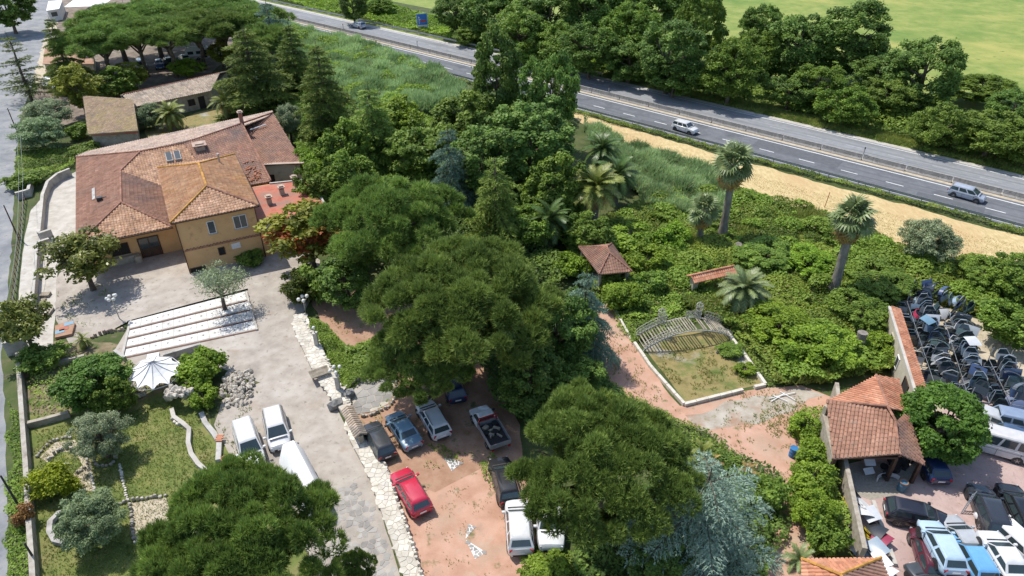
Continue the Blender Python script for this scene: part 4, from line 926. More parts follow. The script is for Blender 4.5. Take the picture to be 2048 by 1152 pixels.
P_ = 'sparse weeds '
cover('path_weeds', [(1200, 600), (1262, 680), (1360, 812), (1530, 775), (1660, 800), (1610, 870), (1610, 960), (1560, 1000), (1420, 870), (1250, 790), (1180, 740)], 22, lumps(41, .02, .22, 1.1), M['grassblade'], .1, 'dry weeds growing through the red path', 'weeds', 41, blades=True, bl=.2, keep=.55)
cover('path_weeds', [(1545, 960), (1625, 960), (1640, 1140), (1520, 1140)], 26, lumps(42, .02, .25, 1.1), M['weeds'], .08, 'weeds on the red path beside the silver-blue cedar', 'weeds', 42, keep=.58)
cover('paving_weeds', [(770, 935), (870, 985), (985, 925), (1020, 1010), (1060, 1152), (845, 1152), (800, 1020)], 26, lumps(43, .02, .16, .9), M['grassblade'], .07, 'weeds in the joints of the terracotta car park', 'weeds', 43, blades=True, bl=.14, keep=.66)
cover('soil_weeds', [(640, 610), (740, 640), (830, 740), (900, 800), (960, 900), (870, 940), (790, 930), (720, 860), (790, 760), (700, 690)], 26, lumps(44, .02, .25, 1.0), M['weeds'], .08, 'weeds on the bare red soil around the parked cars', 'weeds', 44, keep=.66)
cover('court_weeds', [(120, 560), (200, 560), (250, 620), (150, 680), (112, 640)], 30, lumps(45, .02, .2, 1.2), M['grassblade'], .08, 'grass growing on the courtyard around the magnolia', 'grass', 45, blades=True, bl=.18, keep=.6)
cover('court_weeds', [(440, 735), (520, 765), (445, 800), (430, 850), (470, 930), (560, 1000), (520, 900), (480, 840), (530, 790)], 40, lumps(46, .02, .2, 1.0), M['grassblade'], .08, 'grass along the garden side of the lower courtyard', 'grass', 46, blades=True, bl=.18, keep=.5)
cover('pond_margin', [(1455, 665), (1490, 715), (1535, 775), (1600, 770), (1560, 700), (1500, 640)], 60, lumps(47, .05, .6, 1.6), M['bramble'], .11, 'weeds along the upper right kerb of the dry pond', 'weeds', 47)
cover('ground_cover', [(1140, 540), (1205, 600), (1262, 690), (1400, 640), (1330, 590), (1240, 560)], 60, lumps(48, .05, .5, 1.8), M['weeds'], .12, 'weeds between the red path and the footbridge', 'weeds', 48)

cover('tall_grass', br, 26, lumps(51, .3, 1.5, 3.2), M['grassblade'], .2, 'tall dry grass growing through the brambles', 'grass', 51, blades=True, bl=.8, keep=.52, spread=.45)
cover('nettles', br, 60, lumps(52, .3, 1.9, 2.6), M['weeds'], .17, 'bright nettles and vines over the brambles', 'weeds', 52, keep=.56)
cover('dark_scrub', br, 50, lumps(53, .3, 2.3, 3.0), M['leaf_mid'], .2, 'darker shrubs scattered through the brambles', 'scrub', 53, keep=.62)

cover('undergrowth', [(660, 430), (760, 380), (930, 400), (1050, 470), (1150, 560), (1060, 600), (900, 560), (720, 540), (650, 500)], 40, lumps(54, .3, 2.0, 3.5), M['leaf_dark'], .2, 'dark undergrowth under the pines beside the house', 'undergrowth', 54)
cover('weeds', [(1185, 745), (1250, 785), (1340, 828), (1420, 868), (1470, 905), (1520, 950), (1430, 940), (1360, 900), (1280, 850), (1190, 800)], 70, lumps(55, .05, .5, 1.4), M['bramble'], .11, 'weeds between the round pine and the red path', 'weeds', 55)
cover('reed_undergrowth', [(560, 70), (760, 120), (920, 190), (800, 255), (690, 230), (620, 160)], 18, lumps(56, 1.0, 3.4, 4), M['leaf_bright'], .2, 'leafy plants growing among the reeds by the highway', 'undergrowth', 56, keep=.42)
# ---------------------------------------------------------------- buildings
def plane_fit(vs):
    A = np.array([[v[0], v[1], 1] for v in vs]); z = np.array([v[2] for v in vs]); return np.linalg.lstsq(A, z, rcond=None)[0]
def tiles(parent, vs, m, w=.30, course=.42, lift=.05, name='roof_tiles', thick=.10, base=True, slab_mat=None, drop=0.0):
    """a pitched roof face: a slab plus real barrel tiles in courses; vs are world points"""
    vs = [Vector(v) for v in vs]; a, b_, c_ = plane_fit(vs); g = Vector((a, b_)); G = g.length
    if G < .01: g = Vector((0, 1)); dn = Vector((0, -1))
    else: dn = -g / G
    ct = Vector((-dn.y, dn.x)); poly = [(v.x, v.y) for v in vs]
    zf = lambda x, y: a * x + b_ * y + c_ - drop
    if base:
        mb = MB(); n = len(vs); top = [(v.x, v.y, zf(v.x, v.y)) for v in vs]; bot = [(x, y, z - thick) for x, y, z in top]
        area = sum(poly[i][0] * poly[(i + 1) % n][1] - poly[(i + 1) % n][0] * poly[i][1] for i in range(n))
        if area < 0: top.reverse(); bot.reverse()
        mb.add(top + bot, [tuple(range(n)), tuple(range(2 * n - 1, n - 1, -1))] + [(i, n + i, n + (i + 1) % n, (i + 1) % n) for i in range(n)])
        mb.build('roof_slab', slab_mat or m, parent)
    S = [x * ct.x + y * ct.y for x, y in poly]; Tq = [x * dn.x + y * dn.y for x, y in poly]
    k0, k1 = int(math.floor(min(S) / w)), int(math.ceil(max(S) / w)); mb = MB(); cs = math.sqrt(1 + G * G)
    for k in range(k0, k1 + 1):
        s = (k + .5) * w + rnd(-.008, .008); xs = []
        for i in range(len(poly)):
            s1, s2 = S[i], S[(i + 1) % len(poly)]
            if (s1 > s) != (s2 > s): f = (s - s1) / (s2 - s1); xs.append(Tq[i] + (Tq[(i + 1) % len(poly)] - Tq[i]) * f)
        xs.sort()
        for q in range(0, len(xs) - 1, 2):
            t0, t1 = xs[q], xs[q + 1]; n = max(1, int(round((t1 - t0) * cs / course)))
            for j in range(n):
                u0 = t0 + (t1 - t0) * j / n; u1 = t0 + (t1 - t0) * (j + 1) / n + .03; r0, r1 = w * .34, w * .42
                mb.tint = min(1, max(0, random.gauss(.5, .24))); pts = []
                for u, r, lz in ((u0, r0, 0.0), (u1, r1, .028)):
                    for an in (0, 60, 120, 180):
                        o = s + r * math.cos(math.radians(an)) + rnd(-.004, .004); x, y = ct.x * o + dn.x * u, ct.y * o + dn.y * u
                        pts.append((x, y, zf(x, y) + lz + lift * 1.35 * math.sin(math.radians(an))))
                mb.add(pts, [(0, 1, 5, 4), (1, 2, 6, 5), (2, 3, 7, 6), (4, 5, 6, 7)])
    o = mb.build(name, m, parent); o['kind'] = 'stuff'; return o
def ridge(parent, a, b_, m, r=.13, name='ridge_tiles', n=6):
    a, b_ = Vector(a), Vector(b_); L = (b_ - a).length; k = max(1, int(L / .42)); mb = MB()
    for j in range(k):
        mb.tint = random.random(); p, q = a.lerp(b_, j / k), a.lerp(b_, (j + 1.06) / k); d = Vector((0, 0, .02))
        mb.tube([p + d, q + d], [r * .9, r * 1.08], 6)
    o = mb.build(name, m, parent, smooth=50); o['kind'] = 'stuff'; return o
def wall_box(parent, pts, z0, z1, m, name='wall'):
    mb = MB(); n = len(pts); ar = sum(pts[i][0] * pts[(i + 1) % n][1] - pts[(i + 1) % n][0] * pts[i][1] for i in range(n))
    mb.prism(pts if ar > 0 else pts[::-1], z0, z1); return mb.build(name, m, parent)
def opening(parent, c, ang, w, h, m_frame, m_pane, name='window', panes=2, proud=.03, fr=.07, sill=True, bars=0):
    """a framed opening on a wall: c = bottom centre on the wall face, ang = direction along the wall; outward is to the right of it"""
    u = Vector((math.cos(ang), math.sin(ang), 0)); o = Vector((u.y, -u.x, 0)); c = Vector(c); Z = Vector((0, 0, 1))
    Mx = Matrix(((u.x, o.x, 0), (u.y, o.y, 0), (0, 0, 1)))
    mb = MB(); bx = lambda uu, oo, zz, d: mb.box(c + u * uu + o * oo + Z * zz, d, M=Mx)
    for sg in (-1, 1): bx(sg * (w / 2 - fr / 2), proud, h / 2, (fr, .12, h))
    bx(0, proud, h - fr / 2, (w - 2 * fr, .12, fr)); bx(0, proud, fr / 2, (w - 2 * fr, .12, fr))
    for i in range(1, panes): bx(-w / 2 + w * i / panes, proud, h / 2, (fr * .8, .10, h - 2 * fr))
    f = mb.build(name, m_frame, parent)
    pw = (w - 2 * fr) / panes
    for i in range(panes):
        mb = MB(); mb.box(c + u * (-w / 2 + fr + pw * (i + .5)) + o * .025 + Z * (h / 2), (pw - fr * .3, .03, h - 2 * fr), M=Mx); mb.build('pane', m_pane, f)
    if sill: mb = MB(); mb.box(c + o * .06 + Z * -.05, (w + .16, .22, .07), M=Mx); mb.build('sill', M['beigewall'], f)
    return f
# --- the main house, in its own frame: i along the front, j towards the back
HA = math.radians(27.36); HO = Vector((-35.58, 63.65, 0)); HU = Vector((math.cos(HA), math.sin(HA), 0)); HV = Vector((-HU.y, HU.x, 0))
def Q(i, j, z=0.0): return HO + HU * i + HV * j + Vector((0, 0, z))
house = thing('house', 'large ochre house with sprawling red tiled roofs above the courtyard', 'house', Q(0, 0))
HI = Matrix.Translation(-Q(0, 0))
class Rel:  # parts are built in world coordinates, then hung under the house
    pass
def under(root, f):
    """run f, then hang every new parentless object under root, keeping its place"""
    before = set(bpy.data.objects); f(); loc = root.location.copy()
    for o in list(bpy.data.objects):
        if o not in before and o.parent is None and o is not root: o.parent = root; o.location = o.location - loc
def q2(pts): return [tuple(Q(*p)[:2]) for p in pts]
def build_house():
    N = None; ZE, ZR = 6.6, 7.97; W, D = 8.96, 15.88
    # walls
    wall_box(N, q2([(.45, .45), (8.55, .45), (8.55, 15.4), (.45, 15.4)]), 0, 6.5, M['ochre'], 'tower_wall')
    wall_box(N, q2([(-9.1, 6.5), (.44, 6.5), (.44, 24.5), (-9.1, 31.5)]), 0, 3.62, M['ochre'], 'wing_wall')
    wall_box(N, q2([(-9.09, 24.9), (11.9, 24.51), (11.9, 35.6), (-7.9, 33.8)]), 0, 3.5, M['stonewall'], 'rear_wall')
    wall_box(N, q2([(8.56, 12.9), (11.8, 12.9), (11.8, 24.5), (8.56, 24.5)]), 0, 3.6, M['ochre'], 'wing_wall')
    wall_box(N, q2([(11.91, 17.9), (16.7, 16.4), (16.7, 35.6), (11.91, 35.6)]), 0, 3.6, M['beigewall'], 'east_wall')
    ter = [(8.57, .2), (16.6, 2.7), (16.7, 10.9), (11.9, 12.0), (8.57, 12.3)]
    wall_box(N, q2(ter), 0, 3.5, M['ochre'], 'terrace_wall')
    mb = MB(); mb.poly([Q(i, j, 3.52) for i, j in [(8.6, .45), (16.45, 2.85), (16.5, 10.75), (11.8, 11.85), (8.6, 12.1)]]); mb.build('flat_roof', M['brickred'])
    mb = MB()
    for a, b_ in zip(ter[:3], ter[1:4]): mb.bar(Q(*a, 3.58), Q(*b_, 3.58), .22, .18)
    mb.build('parapet', M['pale'])
    # tower roof (hipped)
    A = (W / 2, W / 2); B = (W / 2, D - W / 2)
    tiles(N, [Q(0, 0, ZE), Q(W, 0, ZE), Q(*A, ZR)], M['tile_scale'], w=.32, course=.40)
    tiles(N, [Q(0, D, ZE), Q(0, 0, ZE), Q(*A, ZR), Q(*B, ZR)], M['tile_orange'])
    tiles(N, [Q(W, 0, ZE), Q(W, D, ZE), Q(*B, ZR), Q(*A, ZR)], M['tile_orange'])
    tiles(N, [Q(W, D, ZE), Q(0, D, ZE), Q(*B, ZR)], M['tile_scale'])
    for a, b_, m in ((Q(0, 0, ZE), Q(*A, ZR), 'lichen'), (Q(W, 0, ZE), Q(*A, ZR), 'ridge'), (Q(*A, ZR), Q(*B, ZR), 'lichen'), (Q(0, D, ZE), Q(*B, ZR), 'lichen'), (Q(W, D, ZE), Q(*B, ZR), 'lichen')): ridge(N, a + Vector((0, 0, .05)), b_ + Vector((0, 0, .05)), M[m])
    mb = MB(); mb.bar(Q(-.02, -.05, 6.52), Q(W, -.05, 6.52), .14, .12); mb.bar(Q(W + .05, 0, 6.52), Q(W + .05, D, 6.52), .14, .12); mb.build('gutter', M['darkwood'])
    # low front wing and the rear block
    z0, z1 = 3.75, 5.15; up = Vector((0, 0, .06))
    hip = Q(-4.6, 11.0, z1); rb = Q(-4.3, 20.5, 5.2); rm = Q(-1.6, 24.0, 6.0); rr = Q(3.6, 24.3, 6.0); rt = Q(11.65, 27.0, 6.5)
    tiles(N, [Q(-9.6, 5.15, z0), Q(-.02, 5.15, z0), hip], M['tile_scale'], w=.32, course=.40)
    tiles(N, [Q(-9.7, 32.0, z0), Q(-9.6, 5.15, z0), hip, rb, rm], M['tile_red'])
    tiles(N, [Q(-.02, 5.15, 3.8), Q(-.02, 15.9, 4.15), rb, hip], M['tile_dark'])
    tiles(N, [Q(-.02, 15.9, 4.1), Q(6.0, 16.6, 4.25), rr, rm, rb], M['tile_scale'], w=.32, course=.40)
    tiles(N, [Q(5.2, 17.0, 4.75), Q(9.1, 12.3, 3.7), Q(12.15, 12.3, 3.7), rt, rr], M['tile_dark'])
    tiles(N, [Q(-9.7, 32.0, z0), rm, rr, rt, Q(16.8, 32.8, 5.3), Q(17.45, 37.2, 3.9), Q(-8.25, 34.6, 3.75)], M['tile_pale'])
    tiles(N, [Q(12.17, 18.0, 3.7), Q(17.1, 16.0, 3.7), Q(16.85, 32.8, 5.25), Q(12.2, 29.1, 5.25)], M['tile_dark'])
    mb = MB(); mb.bar(Q(12.1, 17.95, 3.84), Q(17.2, 15.95, 3.84), .55, .1); mb.build('eave_strip', M['tile_pale'])
    for a, b_ in ((Q(-9.6, 5.15, z0), hip), (Q(-.1, 5.15, z0), hip), (hip, rb), (rb, rm), (rm, rr), (rr, rt), (Q(-9.7, 32.0, z0), rm), (rt, Q(16.8, 32.8, 5.35)), (Q(12.16, 12.3, 3.75), rt)):
        ridge(N, a + up, b_ + up, M['ridge'], .12)
    mb = MB(); mb.bar(Q(-9.6, 5.05, 3.64), Q(0, 5.05, 3.64), .14, .12); mb.build('gutter', M['darkwood'])
    # chimneys and roof fittings
    def chim(i, j, z, s, h, m):
        mb = MB(); mb.box(Q(i, j, z + h / 2), (s, s, h), HA); c = mb.build('chimney', m)
        mb = MB(); mb.box(Q(i, j, z + h + .25), (s * 1.5, s * 1.5, .1), HA)
        for a in (-1, 1):
            for b_ in (-1, 1): mb.box(Q(i + a * s * .38, j + b_ * s * .38, z + h + .1), (s * .22, s * .22, .2), HA)
        mb.box(Q(i, j, z + h + .38), (s * .9, s * .9, .16), HA)
        o = mb.build('chimney_cap', M['tile_pale']); o.parent = c
    chim(10.8, 6.3, 3.5, .55, .75, M['beigewall']); chim(12.7, 8.3, 3.5, .55, .75, M['beigewall']); chim(14.7, 10.3, 3.5, .55, .85, M['beigewall'])
    chim(11.7, 27.4, 6.2, .5, 1.6, M['brickred']); chim(5.4, 22.3, 5.3, 1.15, .8, M['stonewall'])
    Rx = Matrix.Rotation(HA, 3, 'Z') @ Matrix.Rotation(.24, 3, 'X')
    for i in (0, 1):
        mb = MB(); mb.box(Q(1.5 + i * 1.0, 21.5, 5.55), (.8, 1.9, .34), M=Rx); s = mb.build('skylight', M['wallgrey'])
        mb = MB(); mb.box(Q(1.5 + i * 1.0, 21.5, 5.74), (.62, 1.7, .03), M=Rx); mb.build('pane', M['pane'], s)
    mb = MB(); mb.tube([Q(6.8, 12.4, 7.0), Q(6.8, 12.4, 8.3)], .10, 8); mb.tube([Q(6.8, 12.4, 8.25), Q(6.8, 12.4, 8.4)], .16, 8); mb.build('flue_pipe', M['steel'], smooth=50)
    mb = MB(); mb.box(Q(-6.9, 14.2, 4.75), (.6, .5, .5), HA); mb.box(Q(-6.6, 13.9, 5.0), (.9, .12, .08), HA); mb.build('roof_vent', M['trim'])
    mb = MB(); mb.box(Q(-7.6, 16.9, 4.42), (.35, 3.4, .05), M=Matrix.Rotation(HA, 3, 'Z') @ Matrix.Rotation(-.27, 3, 'Y')); mb.build('metal_flashing', M['wallgrey'])
    mb = MB(); mb.tube([Q(12.6, 27.6, 5.25), Q(15.0, 28.6, 5.3)], .08, 6); mb.build('pipe', M['canvas'])
    mb = MB()
    for k in range(34): x, y = 9.5 + rnd(0, 1.7), 15.6 + rnd(-2.6, 2.2); mb.tint = random.random(); zz = 3.7 + (y - 12.3) * .19 + .12; mb.tube([Q(x, y, zz), Q(x + .3, y + rnd(-.2, .2), zz + .06)], .1, 5)
    mb.build('loose_tiles', M['tile_bright'])['kind'] = 'stuff'
    for i in (.42, 8.5): mb = MB(); mb.tube([Q(i, .30, 0), Q(i, .30, 6.3), Q(i, .0, 6.5)], .05, 6); mb.build('downpipe', M['darkwood'])
    # windows and doors of the front
    F0 = HA
    opening(N, Q(3.77, .45, 4.25), F0, .8, 1.5, M['white'], M['pane'], panes=1)
    opening(N, Q(6.75, .45, 4.2), F0, 1.4, 1.55, M['white'], M['pane'], panes=2)
    opening(N, Q(4.14, .45, 1.45), F0, .7, .95, M['darkwood'], M['interior'], panes=1, sill=False)
    opening(N, Q(1.3, .45, .05), F0, 1.6, .6, M['darkwood'], M['interior'], 'vent_opening', 1, sill=False)
    opening(N, Q(9.6, .5, .95), F0 + .30, .8, 1.2, M['white'], M['pane'], panes=1)
    mb = MB(); mb.box(Q(5.72, .40, 2.2), (.95, .06, .65), HA); mb.build('plaque', M['white'])
    mb = MB(); n = 46
    for k in range(n): mb.tint = random.random(); mb.box(Q(.55 + 7.9 * k / n + .09, .41, 2.90 + .09 * (k % 2)), (.16, .09, .13), HA)
    mb.bar(Q(.45, .43, 2.80), Q(8.55, .43, 2.80), .06, .06); mb.build('string_course', M['ridge'])
    d = opening(N, Q(-2.9, 6.5, .02), F0, 2.2, 2.5, M['darkwood'], M['pane'], 'door', 2, sill=False, fr=.12)
    for sg in (-1, 1):
        mb = MB(); mb.box(Q(-2.9 + sg * .53, 6.44, .6), (.85, .06, 1.0), HA); mb.build('door_panel', M['darkwood'], d)
    opening(N, Q(-5.9, 6.5, .98), F0, 1.9, 1.4, M['darkwood'], M['interior'], 'window', 2)
    mb = MB(); mb.box(Q(-6.3, 6.25, .42), (4.2, .5, .84), HA); mb.box(Q(-4.4, 5.9, .38), (.7, .7, .76), HA); mb.build('stone_plinth', M['stonewall'])
    opening(N, Q(12.75, 17.6, .02), F0 - .30, 1.2, 2.3, M['darkwood'], M['interior'], 'door', 1, sill=False)
    opening(N, Q(8.56, 4.2, 4.6), F0 + math.pi / 2, .9, 1.1, M['white'], M['pane'], panes=1)
under(house, build_house)

# --- back buildings
mossy = thing('outbuilding', 'square outbuilding with a mossy brown roof behind the house', 'building', P(225, 270))
def bm_():
    e = 3.2; c = [P(176, 268, 3.0), P(276, 262, 3.0), P(266, 198, 3.9), P(166, 192, 3.9)]
    tiles(None, c, M['tile_moss'])
    w = [(c[0] + (c[2] - c[0]) * .05), (c[1] + (c[3] - c[1]) * .05), (c[2] + (c[0] - c[2]) * .04), (c[3] + (c[1] - c[3]) * .04)]
    wall_box(None, [tuple(v[:2]) for v in w], 0, 2.9, M['stonewall'])
    mb = MB(); mb.bar(c[0] + Vector((.2, .25, -.3)), c[1] + Vector((-.2, .25, -.3)), .12, .3); mb.build('fascia', M['brickred'])
under(mossy, bm_)
longb = thing('outbuilding', 'long low building with a grey-tan tiled roof beside the pine grove', 'building', P(350, 205))
def bl_():
    A_, B_, C_, D_ = P(262, 216, 2.9), P(422, 181, 2.9), P(440, 146, 4.0), P(246, 189, 4.0)
    tiles(None, [A_, B_, C_, D_], M['tile_grey'], w=.34)
    E_ = D_ + (D_ - A_) * .8; E_.z = 2.9; G_ = C_ + (C_ - B_) * .8; G_.z = 2.9
    tiles(None, [G_, E_, D_, C_], M['tile_grey'], w=.34); ridge(None, C_, D_, M['ridge'])
    w = [A_.lerp(D_, .12), B_.lerp(C_, .12).lerp(A_, .02), G_.lerp(C_, .12).lerp(E_, .02), E_.lerp(D_, .12)]
    wall_box(None, [tuple(v[:2]) for v in w], 0, 2.85, M['stonewall'])
    ang = math.atan2(B_.y - A_.y, B_.x - A_.x); f = lambda t: (w[0].lerp(w[1], t)).xy.to_3d()
    opening(None, f(.72) + Vector((0, 0, .9)), ang, 1.2, 1.1, M['darkwood'], M['interior'], panes=2)
    opening(None, f(.85) + Vector((0, 0, .03)), ang, 1.1, 2.1, M['darkwood'], M['interior'], 'door', 1, sill=False)
under(longb, bl_)
# white tent-like roofs at the very top left and a low brown shed
wt = thing('marquee', 'white marquee roof at the top left corner behind the pines', 'tent', P(160, 15))
def wt_():
    a, b_, c, d = P(128, 14, 3.2), P(205, 12, 3.2), P(240, -14, 3.2), P(165, -14, 3.2)
    mb = MB(); r = (a + b_ + c + d) / 4; r.z = 4.4
    for p, q in ((a, b_), (b_, c), (c, d), (d, a)): mb.add([p, q, r], [(0, 1, 2)])
    mb.build('canopy', M['canvas'])
    for p in (a, b_, c, d): mb = MB(); mb.tube([(p.x, p.y, 0), (p.x, p.y, 3.2)], .06, 6); mb.build('post', M['steel'])
under(wt, wt_)
kb = thing('kiosk', 'small white cabin beside the lane at the top left', 'cabin', P(104, 30))
def kb_():
    c = [P(94, 22, 2.6), P(118, 18, 2.6), P(124, 2, 2.6), P(98, 4, 2.6)]
    wall_box(None, [tuple(v[:2]) for v in c], 0, 2.6, M['white']); mb = MB(); mb.prism([tuple((c[i] + (c[i] - c[(i + 2) % 4]) * .04)[:2]) for i in range(4)], 2.6, 2.75); mb.build('roof', M['canvas'])
    mb = MB(); mb.box(c[0].lerp(c[1], .5) - Vector((0, .03, 1.0)), (1.4, .06, 1.0), math.atan2(c[1].y - c[0].y, c[1].x - c[0].x)); mb.build('window', M['pane'])
under(kb, kb_)
sh = thing('shed', 'low shed with a flat brown roof under the left end of the pine grove', 'shed', P(150, 115))
def sh_():
    c = [P(85, 128, 2.4), P(188, 128, 2.4), P(186, 98, 2.4), P(90, 96, 2.4)]
    wall_box(None, [tuple(v.lerp(c[(i + 2) % 4], .03)[:2]) for i, v in enumerate(c)], 0, 2.3, M['beigewall']); mb = MB(); mb.prism([tuple(v[:2]) for v in c], 2.3, 2.42); mb.build('roof', M['redsoil'])
    mb = MB(); mb.box((c[0].lerp(c[1], .6)).xy.to_3d() + Vector((0, .12, 1.0)), (1.2, .1, 2.0), 0); mb.build('door', M['darkwood'])
under(sh, sh_)

# --- gazebo
gz = thing('gazebo', 'small gazebo with a brown hipped tile roof among the brambles', 'gazebo', P(1212, 555))
def gz_():
    e = 2.5; c = [P(1198, 549, e), P(1264, 543, e), P(1224, 487, e + .05), P(1157, 494, e + .05)]; t0, t1 = P(1219, 506, 3.7), P(1214, 494, 3.7)
    tiles(None, [c[0], c[1], t0], M['tile_dark'], w=.26, course=.36); tiles(None, [c[3], c[0], t0, t1], M['tile_dark'], w=.26, course=.36)
    tiles(None, [c[1], c[2], t1, t0], M['tile_dark'], w=.26, course=.36); tiles(None, [c[2], c[3], t1], M['tile_dark'], w=.26, course=.36)
    for a, b_ in ((c[0], t0), (c[1], t0), (c[2], t1), (c[3], t1), (t0, t1)): ridge(None, a + Vector((0, 0, .05)), b_ + Vector((0, 0, .05)), M['ridge'], .09)
    m = sum(c, Vector()) / 4
    for p in c: q = p.lerp(m, .16); mb = MB(); mb.box((q.x, q.y, e / 2 - .03), (.28, .28, e - .1), .7); mb.build('post', M['stonewall'])
    mb = MB(); mb.box((m.x, m.y, .45), (2.6, 2.6, .9), .7); mb.build('stone_base', M['stonewall'])
under(gz, gz_)
# --- tiled gateway
gw = thing('gateway', 'stone gateway with a small red tiled roof beside the round palm', 'gateway', P(1412, 590))
def gw_():
    a, b_ = P(1384, 588), P(1452, 572); u = (b_ - a).normalized(); n = Vector((u.y, -u.x, 0)); L = (b_ - a).length; ang = math.atan2(u.y, u.x); zt = 1.9
    for t in (.0, 1.0): mb = MB(); mb.box(a.lerp(b_, t) + Vector((0, 0, zt / 2)), (.6, .6, zt), ang); mb.build('pillar', M['beigewall'])
    mb = MB(); k = 10                                   # arch between the pillars
    for i in range(k):
        t0, t1 = i / k, (i + 1) / k; x0, x1 = .3 + (L - .6) * t0, .3 + (L - .6) * t1; h = lambda t: zt - .55 + .45 * math.sin(math.pi * t)
        for sg in (-1, 1): mb.quad(*[a + u * x + n * sg * .25 + Vector((0, 0, z)) for x, z in ((x0, h(t0)), (x1, h(t1)), (x1, zt), (x0, zt))])
        mb.quad(*[a + u * x + n * s * .25 + Vector((0, 0, z)) for x, z, s in ((x0, h(t0), -1), (x1, h(t1), -1), (x1, h(t1), 1), (x0, h(t0), 1))])
    mb.build('arch', M['beigewall'])
    e = .75; f = lambda x, o, z: a + u * x + n * o + Vector((0, 0, z))
    tiles(None, [f(-.5, e, zt + .05), f(L + .5, e, zt + .05), f(L + .5, 0, zt + .5), f(-.5, 0, zt + .5)], M['tile_bright'], w=.25, course=.36)
    tiles(None, [f(L + .5, -e, zt + .05), f(-.5, -e, zt + .05), f(-.5, 0, zt + .5), f(L + .5, 0, zt + .5)], M['tile_bright'], w=.25, course=.36)
    ridge(None, f(-.5, 0, zt + .55), f(L + .5, 0, zt + .55), M['tile_bright'], .1)
under(gw, gw_)
# --- workshop in the scrap yard
ws = thing('workshop', 'open-fronted workshop with an orange-red tiled roof in the scrap yard', 'workshop', P(1740, 930))
def ws_():
    A_, B_, C_ = P(1652, 803, 3.6), P(1774, 813, 4.2), P(1752, 751, 4.0); D_, E_ = P(1798, 757, 3.2), P(1814, 824, 3.3)
    f0, f1, f2 = P(1668, 914, 2.7), P(1799, 914, 2.7), P(1852, 927, 2.5)
    Bx = P(1790, 842, 3.9)
    tiles(None, [f0, f1, Bx, B_, A_], M['tile_red'], w=.27, course=.38); tiles(None, [A_, B_, C_], M['tile_bright'], w=.27, course=.38)
    tiles(None, [B_, E_, D_, C_], M['tile_bright'], w=.27, course=.38); tiles(None, [f1, f2, E_, Bx], M['tile_dark'], w=.27, course=.38)
    for a, b_ in ((A_, B_), (B_, C_), (B_, Bx), (Bx, f1)): ridge(None, a + Vector((0, 0, .06)), b_ + Vector((0, 0, .06)), M['ridge'], .1)
    g = lambda p: (p.x, p.y)
    back = [A_.lerp(f0, .05), C_.lerp(B_, .1), D_.lerp(B_, .1), E_.lerp(Bx, .12)]
    mb = MB()
    for a, b_, h in ((back[0], back[1], 3.3), (back[1], back[2], 3.0), (back[2], back[3], 2.9)): mb.bar((a.x, a.y, h / 2), (b_.x, b_.y, h / 2), .3, h)
    mb.build('wall', M['beigewall'])
    mb = MB(); a, b_ = A_.lerp(f0, .02), f0.lerp(A_, .03); mb.bar((a.x + .15, a.y, 1.25), (b_.x + .15, b_.y, 1.25), .35, 2.5); mb.build('side_wall', M['stonewall'])
    for p in (f0.lerp(f1, .04), f1.lerp(f0, .02), f2.lerp(Bx, .08)): mb = MB(); mb.box((p.x, p.y + .15, 1.22), (.24, .24, 2.45)); mb.build('post', M['darkwood'])
    mb = MB(); p, q = f0.lerp(f1, .02), f2.lerp(f1, .05); mb.bar((p.x, p.y + .15, 2.5), (f1.x, f1.y + .15, 2.5), .2, .16); mb.build('beam', M['darkwood'])
under(ws, ws_)
# tile-capped wall of the scrap yard
tw = thing('boundary_wall', 'tall wall capped with orange tiles between the brambles and the car doors', 'wall', P(1800, 760))
def tw_():
    zt = 3.0; a, b_ = P(1784, 615, zt), P(1838, 790, zt); u = (b_ - a).normalized(); n = Vector((u.y, -u.x, 0)); n = n if n.x > 0 else -n; u.z = 0
    mb = MB(); mb.bar((a.x, a.y, 1.45), (b_.x, b_.y, 1.45), .35, 2.9); mb.build('wall', M['beigewall'])
    tiles(None, [a - n * .12 + Vector((0, 0, .16)), b_ - n * .12 + Vector((0, 0, .16)), b_ + n * .75 + Vector((0, 0, -.06)), a + n * .75 + Vector((0, 0, -.06))], M['tile_bright'], w=.26, course=.34)
    mb = MB(); mb.bar(a - n * .22 + Vector((0, 0, .04)), b_ - n * .22 + Vector((0, 0, .04)), .26, .16); mb.build('coping', M['pale'])
    ang = math.atan2(u.y, u.x)
    for t, w, h, z, m in ((.28, 1.1, 1.3, .9, 'beigewall'), (.52, .8, 1.2, .9, 'white'), (.80, 1.5, 2.2, .05, 'darkwood')):
        o = a.lerp(b_, t); opening(None, Vector((o.x, o.y, z)) - n * .175, ang, w, h, M[m], M['interior'], 'window' if z > .5 else 'doorway', 1, sill=False)
under(tw, tw_)
lw = tag(MB.build((lambda b: (b.bar(tuple(P(1662, 800)[:2]) + (1.0,), tuple(P(1676, 935)[:2]) + (1.0,), .3, 2.0), b.bar(tuple(P(1674, 930)[:2]) + (.9,), tuple(P(1715, 1130)[:2]) + (.9,), .32, 1.8), b)[2])(MB()), 'boundary_wall', M['stonewall']), 'stone boundary wall behind the pile of car panels', 'wall')
